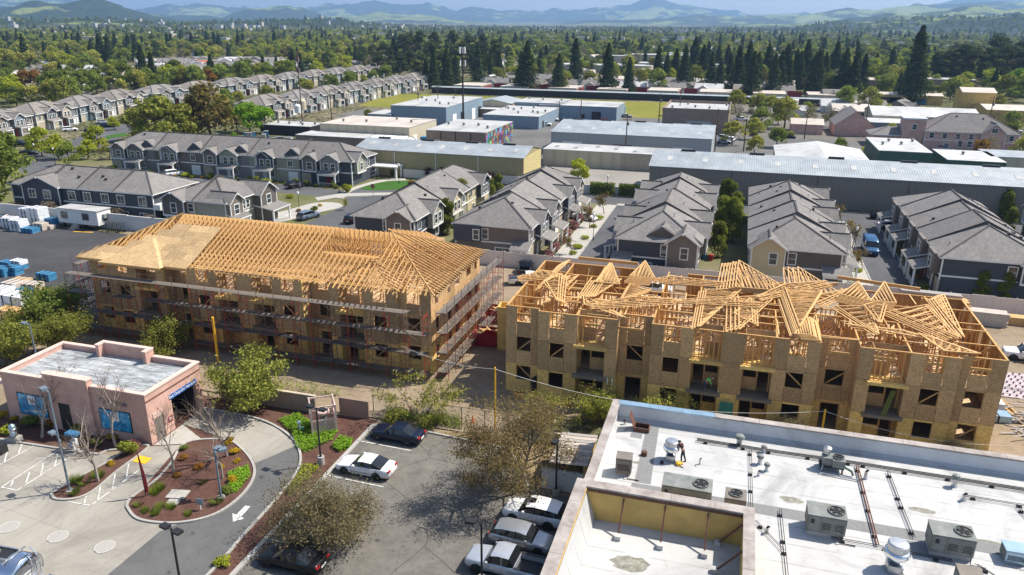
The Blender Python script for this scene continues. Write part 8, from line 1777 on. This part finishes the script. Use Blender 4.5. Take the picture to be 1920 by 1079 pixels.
for p, dm, m, lb in (((-101.19,81.02),(2.2,1.4,1.1),'blueplastic','blue wrapped pallet at the left edge, rearmost'),((-99.71,81.49),(2,1.4,1.3),'blueplastic','blue and white wrapped pallet beside the rearmost'),((-99.10,78.31),(2,1.5,1.2),'blueplastic','blue wrapped pallet at the left edge, front row'),((-98.08,79.14),(2,1.5,1.2),'blueplastic','blue wrapped pallet second in the front row'),((-91.76,78.65),(2.4,1.3,1.0),'blueplastic','blue open crate by the concrete strip'),((-92.12,73.82),(2.6,1.8,1.2),'flattan','tan board pile on the concrete pad'),((-89.99,74.73),(2.6,1.6,1.0),'flattan','second tan board pile on the concrete pad'),((-93.25,76.01),(2.4,1.6,.8),'deck','low tan board pile behind the others'),((-88.82,72.65),(1.8,1.2,1.0),'blueplastic','blue crate before the tan piles'),((-88.19,73.73),(2.4,1.5,.7),'deck','small tan board pile beside the blue crate'),((-85.91,68.59),(4.4,2.2,2.0),'whitewrap','big white wrapped stack at the left edge by the trees'),((-90.77,71.17),(2.2,2,1.4),'whitewrap','white wrapped pallet at the left edge'),((-83.67,65.83),(3,1.6,1.2),'lumber','lumber pile before the big white stack'),((-88.53,70.61),(3.4,1.6,1.0),'flattan','tan stack behind the big white stack')): crate('wrapped_pallet', lb, 'pallet', p, dm, m, rt.uniform(-.1,.1), PG, 2, 2 if dm[2] > 1 else 1, 'whitewrap' if m == 'blueplastic' and 'white' in lb else None)
for p, dm, m, lb, ly in (((-121.30,99.22),(2,2,1.8),'whitewrap','white wrapped pallet at the boundary wall\'s left end',3),((-118.34,98.28),(2.2,2,1.9),'whitewrap','clear wrapped pallet beside it before the boundary wall',3),((-120.65,102.56),(2.4,2,2.8),'whitewrap','tall block stack before the boundary wall, left half',6),((-118.40,102.50),(2.6,2.2,3.1),'whitewrap','tallest block stack before the boundary wall',7),((-115.16,99.69),(2.2,1.4,1.2),'flattan','pinkish pallet before the tallest block stack',2),((-115.41,97.75),(2.6,1.6,.8),'blueplastic','blue wrapped low pallet before the block stacks',1),((-114.53,100.65),(2,1.2,.6),'flattan','low tan pallet beside the trailer',1),((-115.72,102.58),(1.8,1.4,1.3),'blueplastic','blue box by the site trailer',1)): crate('wrapped_pallet', lb, 'pallet', p, dm, m, rt.uniform(-.1,.1), PG, 2, ly)
t = thing('site_trailer', 'white site office trailer before the boundary wall', 'site trailer', ((-109.35,102.33)[0]-4.5,(-109.35,102.33)[1],0), -.02)
b = MB(); b.box(0,0,.9,8.8,3.0,3.4); obj('body', b, M['trim'], t); b = MB(); b.box(-.12,-.15,3.4,8.95,3.15,3.52); obj('roof', b, M['flatwhite'], t)
for x in (1.5, 6.2): window(t, 8.8, 3, 'S', x, 1.8, 1.2, 1.0, 0, fm='hvac')
b = MB(); b.box(3.4,-.04,.95,4.3,-.002,3.0); obj('door', b, M['trim'], t); b = MB(); b.box(8.802,1.1,2.0,9.2,1.9,2.7); obj('air_conditioner', b, M['hvac'], t); b = MB(); b.box(8.802,1.2,1.5,8.84,2.1,1.95); obj('vent_panel', b, M['dark'], t)
for x in (.8,2.9,5.4,7.9):
    for y in (.4,2.6): b = MB(); b.box(x-.2,y-.2,0,x+.2,y+.2,.9); obj('leg', b, M['dark'], t)
b = MB()
for k in range(4): b.box(3.3,-1.4+k*.35,0,4.4,-1.06+k*.35,.22*(k+1))
obj('steps', b, M['oldwood'], t)
b = MB(); b.beam((0,0,.06),(3.6,.6,.06),.35,.1); tag(obj('yellow_beam', b, M['yellow'], loc=(*(-108.79,100.26),0)), 'yellow beam on the asphalt before the trailer', 'beam')
t = thing('scaffold_rack', 'rack of dark scaffold frames beside the trailer', 'rack', (*(-104.11,101.78),0))
for k in range(9): b = MB(); x = k*.4; b.tube([(x,0,0),(x,.1*(k%3),1.6),(x+.5,1.2,1.7),(x+.5,1.2,0)], .05, 5); obj('frame', b, M['dark'], t)
for (p, lb, rz) in (((-24.47,75.24),'red rubbish skip full of scraps between the two blocks',.1),((-25.35,82.38),'red rubbish skip behind the first one between the blocks',.05)):
    t = thing('skip', lb, 'skip', (p[0],p[1]+.8,0), rz, 'red skips'); b = MB(); pr = [(-2.1,.1),(1.9,.1),(2.4,1.7),(-2.4,1.7)]
    b.add([(x,-1.1,z) for x, z in pr]+[(x,1.1,z) for x, z in pr], [(0,1,2,3),(7,6,5,4),(0,4,5,1),(1,5,6,2),(3,7,4,0)]); obj('bin', b, M['redmetal'], t)
    for k in range(6): b = MB(); x = -2+k*.75; b.box(x,-1.16,.15,x+.08,-1.1,1.68); obj('rib', b, M['redmetal'], t)
    b = MB(); r = random.Random(3)
    for k in range(26): a = r.uniform(0,6); x, y = r.uniform(-1.7,1.7), r.uniform(-.7,.7); b.beam((x,y,1.5+r.uniform(0,.25)),(x+.9*math.cos(a),y+.6*math.sin(a),1.55+r.uniform(0,.4)),.18,.05)
    stuff('rubbish', b, M['lumber'], parent=t)
t = thing('plywood_crate', 'tall open plywood bin between the blocks at the back', 'bin', (-22.6,75.6,0), .05)
for (a0,b0,a1,b1) in ((-1.2,-.9,1.2,-.82),(-1.2,.82,1.2,.9),(-1.2,-.82,-1.12,.82),(1.12,-.82,1.2,.82)): b = MB(); b.box(a0,b0,0,a1,b1,5.2); obj('side_panel', b, M['ply'], t)
t = thing('ladder', 'aluminium ladder leaning on the open block beside the first balcony', 'ladder', (-9.45,64.3,0)); b = MB()
for x in (-.22,.22): b.beam((x,-.6,0),(x,.42,3.3),.05,.07)
for k in range(10): b.beam((-.22,-.6+.1*k+.04,.3*k+.15),(.22,-.6+.1*k+.04,.3*k+.15),.04,.04)
obj('rails_and_rungs', b, M['bright'], t)
b = MB(); b.box(0,-.05,0,1.2,-.02,2.6); tag(obj('green_sheet', b, mat('teal wrap', (.05,.22,.17), .6), loc=(.65,64.15,.1)), 'teal green sheet leaning under the worker\'s balcony', 'sheet')
b = MB()
for k in range(3): b.beam((k*.14,0,0),(k*.14+.6,.6,2.2),.09,.05)
tag(obj('leaning_boards', b, mat('lime board', (.2,.23,.05), .7), loc=(14.0,64.5,3.25)), 'yellow green boards leaning in the last bay\'s balcony', 'boards')
b = MB(); b.box(0,0,0,.05,1.5,2.4); o = obj('dark_panel', b, M['dark'], loc=(-17.0,64.0,0), rz=-.3); tag(o, 'dark panel leaning on the open block\'s first bay', 'panel')
for p, lb in (((-18.2,64.2),'red machine at the open block\'s left corner'),((-13.2,64.0),'red stand below the first window bay'),((18.9,64.3),'red trestle below the last window bay')): b = MB(); b.box(-.4,-.3,.0,.4,.3,.15); b.box(-.35,-.25,.55,.35,.25,.7); b.box(-.35,-.25,.15,-.28,.25,.55); b.box(.28,-.25,.15,.35,.25,.55); tag(obj('trestle', b, M['redmetal'], loc=(*p,0)), lb, 'trestle', 'red trestles')
b = MB(); b.lathe([(.3,0),(.3,.05),(.2,.06),(.06,.8),(.03,.82)], 10); tag(obj('traffic_cone', b, mat('orange plastic', (.7,.13,.02), .5), loc=(-20.9,58.3,0)), 'orange cone at the site gate', 'cone')
# lumber and debris to the right of the open block
LP = 'lumber stacks right of the open block'
def lumber(label, loc, Ln, w, n, rz, m='lumber', z=0):
    t = thing('lumber_stack', label, 'lumber', (loc[0],loc[1],z), rz, LP); r = random.Random(len(label)); k = 0
    for i in range(n):
        for j in range(max(1,int(w/.28))): b = MB(); q = r.uniform(-.15,.15); b.box(-Ln/2+q,-w/2+j*.28,.1+i*.17,Ln/2+q,-w/2+j*.28+.25,.1+i*.17+.15); obj('board', b, M[m], t)
    b = MB()
    for x in (-Ln/3,Ln/3): b.box(x-.1,-w/2,0,x+.1,w/2,.1)
    stuff('bearer', b, M['oldwood'], parent=t)
lumber('tall pile of pale boards at the open block\'s back right corner', (26.2,101.8), 6.5, 2.0, 13, -.04); lumber('wide tan pile of boards right of the block by the fence', (30.5,100.2), 6, 1.8, 10, -.05, 'flattan'); lumber('long low pile of boards by the fence at the right edge', (36.5,101.2), 7, 1.6, 6, -.03); lumber('grey green boards on top of the pile behind the block', (25.2,102.6), 7, 1.4, 2, -.06, 'oldwood', 2.35)
t = thing('board_rack', 'red steel rack with boards at the right edge by the fence', 'rack', (36.8,98.6,0))
for x in (0,3.2):
    for y in (0,1.6): b = MB(); b.box(x-.08,y-.08,0,x+.08,y+.08,1.8); obj('post', b, M['redmetal'], t)
for z in (.5,1.1): b = MB(); b.box(-.4,0,z,4.2,1.6,z+.14); obj('shelf', b, M['lumber'], t)
b = MB(); r = random.Random(8)
for k in range(120): x, y = r.gauss(0,1.4), r.gauss(0,2.2); a = r.uniform(-.6,.9); b.beam((x,y,.05+r.uniform(0,.5)),(x+1.6*math.cos(a),y+1.6*math.sin(a),.05+r.uniform(0,.6)),.13,.05)
o = stuff('scrap_wood', b, M['oldwood'], label='heap of scrap wood at the right edge', loc=(28.3,72.5,0))
b = MB()
for k in range(8): b.box(0,k*.8,0,7.5,k*.8+.74,.1)
t = thing('formwork', 'pinkish formwork bed with rows of clips at the right edge', 'formwork', (27.3,78.6,.1)); obj('bed', b, mat('pale pink sheet', (.47,.39,.4), .8), t); t.children[0]['kind'] = 'stuff'
b = MB()
for i in range(12):
    for k in range(8): b.box(.3+i*.6,k*.8+.3,.1,.42+i*.6,k*.8+.42,.28)
stuff('clip', b, M['denim'], parent=t)
for p, dm, m, lb in (((25.9,75.6),(1.6,1.2,.8),'whitewrap','white wrapped bundle beside the block\'s right wall'),((25.5,73.2),(2.2,1.3,.7),'copeblue','pale blue wrapped bundle beside the block\'s right wall'),((26.2,77.5),(1.4,.8,.6),'green','green bundle beside the block\'s right wall')): crate('wrapped_bundle', lb, 'bundle', p, dm, m, .1, 'bundles by the open block', 1)
b = MB(); b.beam((26.3,80.5,.1),(29,66,.1),.25,.12); b.beam((26.6,80.5,.2),(29.3,66,.2),.1,.3); stuff('plank_edge', b, M['lumber'], label='long plank edging on the dirt right of the open block')
r = random.Random(4); b = MB()
for k in range(420):
    x, y = r.uniform(-100,44), r.choice((r.uniform(57,64), r.uniform(57,64), r.uniform(82,103), r.uniform(62,103)))
    if (-72 < x < -27 and 65 < y < 83) or (-20.5 < x < 23.5 and 63.5 < y < 81) or x < -78: continue
    s = r.uniform(.08,.4); a = r.uniform(0,3); b.beam((x,y,.03),(x+s*2*math.cos(a),y+s*2*math.sin(a),.04),s*.5,.05)
stuff('site_litter', b, M['oldwood'], label='scraps of wood and paper strewn over the dirt')
# low dirt heaps and ruts
b = MB(); r = random.Random(9)
for k in range(26):
    x, y, q = r.uniform(-70,-18), r.uniform(58.5,62.5), r.uniform(.5,1.6); n = 9; vs = [(x+q*1.8*math.cos(2*PI*j/n)*r.uniform(.8,1.1), y+q*.6*math.sin(2*PI*j/n)*r.uniform(.8,1.1), 0) for j in range(n)]+[(x,y,q*.22)]; b.add(vs, [(j,(j+1)%n,n) for j in range(n)])
stuff('dirt_heap', b, M['dirt'], label='low heaps of earth along the front of the site')
# forecourt: vacuums, bins, bollards, signs
FV = 'coin machines before the car wash'
for p, lb in (((-58.07,43.49),'vacuum machine with a clear dome at the left kerb'),):
    t = thing('vacuum_unit', lb, 'vacuum', (p[0],p[1],0)); b = MB(); b.box(-.5,-.35,0,.5,.35,.5); obj('plinth', b, M['kerb'], t); b = MB(); b.lathe([(.28,.5),(.3,1.2),(.26,1.25)], 14, (-.1,.05,0)); obj('drum', b, M['steel'], t); b = MB(); b.lathe([(.28,1.25),(.26,1.5),(.12,1.62),(.01,1.64)], 14, (-.1,.05,0)); obj('dome', b, M['copeblue'], t)
    b = MB(); b.tube([(.2,.1,1.0),(.5,.1,1.3),(.55,-.1,.8),(.3,-.3,.55)], .05, 6); obj('hose', b, M['black'], t); b = MB(); b.box(.05,-.32,.6,.35,-.1,1.0); obj('coin_box', b, M['copeblue'], t)
b = MB(); b.box(-.4,-.35,0,.4,.35,.8); b.box(-.43,-.38,.8,.43,.38,.9); tag(obj('litter_bin', b, M['dark'], loc=(*(-57.53,41.65),0)), 'dark square litter bin at the left edge', 'bin')
t = thing('air_machine', 'blue air machine with a round blue hood by the pale bollards', 'air machine', (*(-51.88,43.85),0)); b = MB(); b.lathe([(.3,0),(.3,1.0)], 12); obj('drum', b, M['white'], t); b = MB(); b.box(-.33,-.34,.15,.33,-.3,.9); obj('panel', b, M['blueplastic'], t); b = MB(); b.box(-.55,-.3,1.5,.55,.3,1.75); obj('hood', b, M['blueplastic'], t); b = MB(); b.box(-.06,-.06,1.0,.06,.06,1.5); obj('neck', b, M['white'], t)
for p, lb in (((-53.05,43.48),'white bollard left of the air machine'),((-51.58,43.49),'white bollard before the air machine')): b = MB(); b.lathe([(.09,0),(.09,1.0),(.05,1.06)], 10); tag(obj('bollard', b, M['white'], loc=(*p,0)), lb, 'bollard', 'white bollards')
t = thing('banner_flag', 'tall narrow red feather banner at the tip of the rounded island', 'banner', (*(-41.31,40.06),0)); b = MB(); b.beam((0,0,0),(-.1,0,4.0),.04,.04); obj('pole', b, M['dark'], t)
b = MB(); n = 10
for k in range(n):
    f0, f1 = k/n, (k+1)/n; w = lambda f: .32*math.sin(PI*min(1,(1-f)*.62+.05))*(1 if f < .95 else .4); b.add([(-.1*f0-.0,0,.4+3.5*f0),(-.1*f0+w(f0),.03*math.sin(6*f0),.4+3.5*f0),(-.1*f1+w(f1),.03*math.sin(6*f1),.4+3.5*f1),(-.1*f1,0,.4+3.5*f1)], [(0,1,2,3)])
o = obj('cloth', b, M['redmetal'], t); md = o.modifiers.new('thickness', 'SOLIDIFY'); md.thickness = .015
t = thing('small_sign', 'small pale blue sign on a post on the rounded island', 'sign', (*(-36.10,39.81),0)); b = MB(); b.beam((0,0,0),(0,0,.9),.05,.05); obj('post', b, M['white'], t); b = MB(); b.box(-.3,-.03,.5,.3,-.0,1.05); obj('board', b, M['copeblue'], t)
for p, lb, dm in (((-39.04,40.90),'large concrete utility lid on the rounded island',(1.5,1.1)),((-38.69,39.93),'smaller concrete utility lid on the rounded island',(.9,.7))): b = MB(); b.box(-dm[0]/2,-dm[1]/2,.05,dm[0]/2,dm[1]/2,.12); tag(obj('utility_cover', b, M['conc'], loc=(*p,.04), rz=.2), lb, 'utility lid')
t = thing('stop_sign', 'red octagonal stop sign at the street corner', 'sign', (*(-71.79,140.64),0)); b = MB(); b.lathe([(.04,0),(.04,2.6)], 6); obj('post', b, M['greysteel'], t); b = MB(); b.lathe([(.5,-.02),(.5,.02)], 8); o = obj('plate', b, M['redwall'], t, loc=(0,-.06,2.5)); o.rotation_euler = (PI/2, PI/8, 0); lettering('lettering', 'STOP', .34, 'white', (0,-.09,2.38), 0, t)
t = thing('stop_sign', 'stop sign farther along the street seen from behind', 'sign', (-16.5,148,0)); b = MB(); b.lathe([(.04,0),(.04,2.6)], 6); obj('post', b, M['greysteel'], t); b = MB(); b.lathe([(.4,-.02),(.4,.02)], 8); o = obj('plate', b, M['hvac'], t, loc=(0,.06,2.5)); o.rotation_euler = (PI/2, PI/8, 0)
r = random.Random(2)
for k, (p, lb, m) in enumerate((((-3.44,117.35),'blue bin behind the hedge trees','blueplastic'),((-2.44,116.79),'red bin behind the hedge trees','redmetal'))): b = MB(); b.lathe([(.3,0),(.36,.9),(.38,1.0),(.2,1.06)], 10); tag(obj('bin', b, M[m], loc=(*p,0)), lb, 'bin', 'bins behind the townhouses')
# material yard beside the low shed
MY = random.Random(6)
for k in range(34):
    x, y = MY.uniform(-150,-124), MY.uniform(190,236); w, d, h = MY.uniform(1,3.5), MY.uniform(.8,2), MY.uniform(.5,2); m = MY.choice(('whitewrap','hvac','blueplastic','rust','flattan','dark','oldwood','white'))
    t = thing('yard_crate', 'crate or machine lying in the crowded material yard', 'crate', (x,y,0), MY.uniform(0,3), 'clutter of the material yard'); b = MB(); b.box(-w/2,-d/2,0,w/2,d/2,h); obj('body', b, M[m], t); b = MB(); b.box(-w/2-.05,-d/2-.05,h,w/2+.05,d/2+.05,h+.12); obj('lid', b, M['hvac'], t)
ware('shed', 'open material shed with a patchy roof in the crowded yard', -148, -130, 214, 224, 3, 'dark', 'flatwhite', 0, cat='shed', vents=6)
b = MB(); b.box(0,0,0,15,2.5,2.6)
t = thing('shipping_container', 'long green shipping container behind the five gabled row', 'container', (-123,187.5,0)); obj('body', b, M['green'], t); b = MB(); b.box(15.002,.1,.1,15.06,2.4,2.5); obj('door', b, M['green'], t)
for x, y, lb, m, L_ in ((-89.5,207,'blue container beside the cream workshop, nearest','blueplastic',3),(-89.5,212,'blue container beside the cream workshop, second','blueplastic',4),(-89.5,219,'blue container beside the cream workshop, farthest','blueplastic',4.5),(-27.5,251,'blue container in front of the brown shop','blueplastic',9),(-39,251,'brown wooden container with a little roof','rust',10),(-52,310,'pale green shed box in the field','copeblue',7),(-30,308,'green hut at the end of the field','green',5),(-22,310,'second green hut at the end of the field','green',5)):
    t = thing('container', lb, 'container', (x,y,0), 0, 'containers in the yards'); b = MB(); b.box(0,0,0,L_,2.6,2.6); obj('body', b, M[m], t); b = MB(); b.box(-.1,-.1,2.6,L_+.1,2.7,2.75); obj('roof', b, M['flattan'] if m == 'rust' else M[m], t)
# white dome tent and tanks
t = thing('dome_tent', 'white arched fabric tent between the workshops', 'tent', (-97,192,0)); b = MB(); n, mseg = 14, 8
vs = [(11*j/mseg, 5.4*math.cos(PI*k/n), 5.0*math.sin(PI*k/n)*(1 if 0 < j < mseg else .96)) for j in range(mseg+1) for k in range(n+1)]
b.add(vs, [(j*(n+1)+k,j*(n+1)+k+1,(j+1)*(n+1)+k+1,(j+1)*(n+1)+k) for j in range(mseg) for k in range(n)]+[tuple(range(n,-1,-1)), tuple(mseg*(n+1)+k for k in range(n+1))]); obj('skin', b, M['white'], t)
for j in range(4): b = MB(); b.tube([(11*j/3,5.45*math.cos(PI*k/n),5.05*math.sin(PI*k/n)) for k in range(n+1)], .08, 5); obj('rib', b, M['hvac'], t)
for p, lb, s in (((-157.9,255.8),'cream water tank on the yard shed, larger',2.0),((-154.3,246.9),'cream water tank on the yard shed, smaller',1.5),((-100.7,218.1),'white tank at the tent\'s end',1.6)): b = MB(); b.lathe([(s*.8,0),(s*.8,s*1.6),(s*.5,s*1.95),(.1,s*2.05)], 14); tag(obj('water_tank', b, M['trim'] if s < 2 else M['whC'], loc=(p[0],p[1],3 if s != 1.6 else 0), smooth=False), lb, 'tank', 'water tanks')
# houses of the town beyond: three small kinds, copied
def small_house(cols, rm, rz_=3.6):
    t = thing('small_house', 'small house', 'house'); b = MB(); b.box(0,0,0,13,9,3); obj('wall', b, M[cols], t); hip_roof(t, 0, 13, 0, 9, 3, 3+rz_*.6, 0, 0, .6, rm, caps=False)
    for x in (2.5,6.5,10.5): window(t, 13, 9, 'S', x, 1.0, 1.4, 1.2, bar=False)
    b = MB(); b.box(9.5,4,4,10.3,4.8,5.8); obj('chimney', b, M['brick'], t); gable(t, 13, 9, 'S', 4, 5, 1.5, 2.9, 1.6, 4, cols, rm); return t
SH = [small_house('sid_white','shingle'), small_house('sid_tan','shingle2'), small_house('sid_blue','shingle'), small_house('sid_cream','flattan'), small_house('sid_white','flatgrey')]
SHL = ['white walled house with a grey roof among the town trees','tan house with a brown grey roof among the town trees','blue house with a grey roof among the town trees','cream house with a tan roof among the town trees','white house with a pale flat toned roof among the town trees']
SG = 'small houses of the town beyond'; used = [0]*5; rs = random.Random(31); SPOTS = []
for i in range(8):
    for j in range(7): SPOTS.append((-372+i*13.5*.69-j*20*.72, 425+i*13.5*.72+j*20*.7, .8+rs.choice((0,PI/2)), rs.choice((0,0,2,2,1,4))))            # dense white estate behind the outer row
for i in range(7):
    for j in range(5): SPOTS.append((-470+i*26+rs.uniform(-4,4), 300+j*30+rs.uniform(-5,5), rs.uniform(-.5,.5), rs.choice((1,3,4,1))))
for i in range(9):
    for j in range(3): SPOTS.append((-140+i*19+rs.uniform(-3,3), 412+j*19, rs.uniform(-.1,.1)+(PI/2 if j == 1 else 0), rs.choice((0,3,4,1))))   # mobile homes behind the storage blocks
for k in range(120):
    az = rad(rs.uniform(-36,36)); d = rs.uniform(480,1350); SPOTS.append((d*math.cos(HEAD-az), d*math.sin(HEAD-az), rs.uniform(0,3), rs.choice((0,1,2,3,4))))
for x, y, a, k in SPOTS:
    if not used[k]: o = SH[k]; o.location = (x,y,0); o.rotation_euler = (0,0,a); o['label'] = SHL[k]; o['group'] = SG; used[k] = 1
    else: dup(SH[k], (x,y,0), a, SHL[k], SG)
for k, p, a, lb in ((3,(34.1,324.3),.1,'tan roofed cottage left of the pink cottage'),(4,(31.2,342.6),0,'pale roofed cottage behind the camper'),(1,(43.5,343.0),.2,'brown roofed cottage behind the pink gabled house'),(0,(41.3,372.6),0,'white cottage under the round dark tree'),(2,(64.3,348.4),1.2,'blue gabled house left of the hip roofed hall'),(4,(21.7,319.9),1.5,'pale roofed shed house on the lane'),(3,(48.2,318.8),0,'tan roofed house behind the slate shop row'),(1,(36.5,396.2),.1,'tan roofed house in front of the storage blocks')): dup(SH[k], p, a, lb, 'cottages by the lane')
o = dup(SH[0], (-397.6,500.4), .3, 'house with a bright orange tiled roof in the white estate'); 
for c in o.children:
    if c.name.startswith(('roof','gable_roof')): c.data = c.data.copy(); c.data.materials[0] = mat('orange tile', (.5,.12,.04), .8)
for k, (p, L_, D_, h, rf, lb) in enumerate((((-105.8,712.6),70,22,7,'flatwhite','long white roofed hall behind the trees in the middle distance'),((-69.5,728.6),30,18,8,'flatgrey','tall pale glass fronted hall beside the long white hall'),((-77.5,585.4),60,20,6,'flatwhite','white roofed hall in front of the long white hall'),((-135.6,901.4),80,25,7,'shingle','dark roofed long hall behind the white ones'),((-132.8,562.5),50,20,5,'flatgrey','pale hall behind the storage redwoods'),((-51.3,596.3),60,16,5,'flatwhite','white roofed row behind the redwoods'),((-91.0,548.0),28,16,6,'flatgrey','grey hall half behind the redwood'),((-749.0,1459.2),60,20,8,'flatwhite','white building on the far wooded ridge'),((-498.7,727.0),60,12,6,'flatwhite','white stand in the yellow green trees at the far left'),((-574.8,505.6),40,18,5,'flatgrey','pale roofed school at the far left'),((-391.0,351.7),36,14,3.4,'flattan','brown roofed school wing at the far left'),((-365.2,311.9),34,14,3.4,'flatgrey','grey roofed school wing at the left edge'),((-129.2,702.3),26,14,6,'flatwhite','small white hall right of the lime trees'))):
    ware('hall', lb, p[0], p[0]+L_, p[1], p[1]+D_, h, 'whC', rf, 0, cat='hall', vents=3)
b = MB(); r = np.random.default_rng(3)                            # pale roofs dotting the far valley and hillsides
for k in range(520):
    d = r.uniform(1200, 4200); a = r.uniform(-38, 38); th = HEAD-math.radians(a); x, y = d*math.cos(th), d*math.sin(th); z = float(hterr(np.array([a]),np.array([d]),np.array([x]),np.array([y]))[0]); w, l_, h = r.uniform(6,13), r.uniform(8,20), r.uniform(4,7)+ (6 if z > 5 else 3)
    b.k = int(r.integers(0,3)); b.box(x-l_/2,y-w/2,z-1,x+l_/2,y+w/2,z+h)
stuff('distant_rooftops', b, [M['flatwhite'],M['flatgrey'],M['flattan']], label='pale roofs dotted over the far valley and hillsides')
forest()
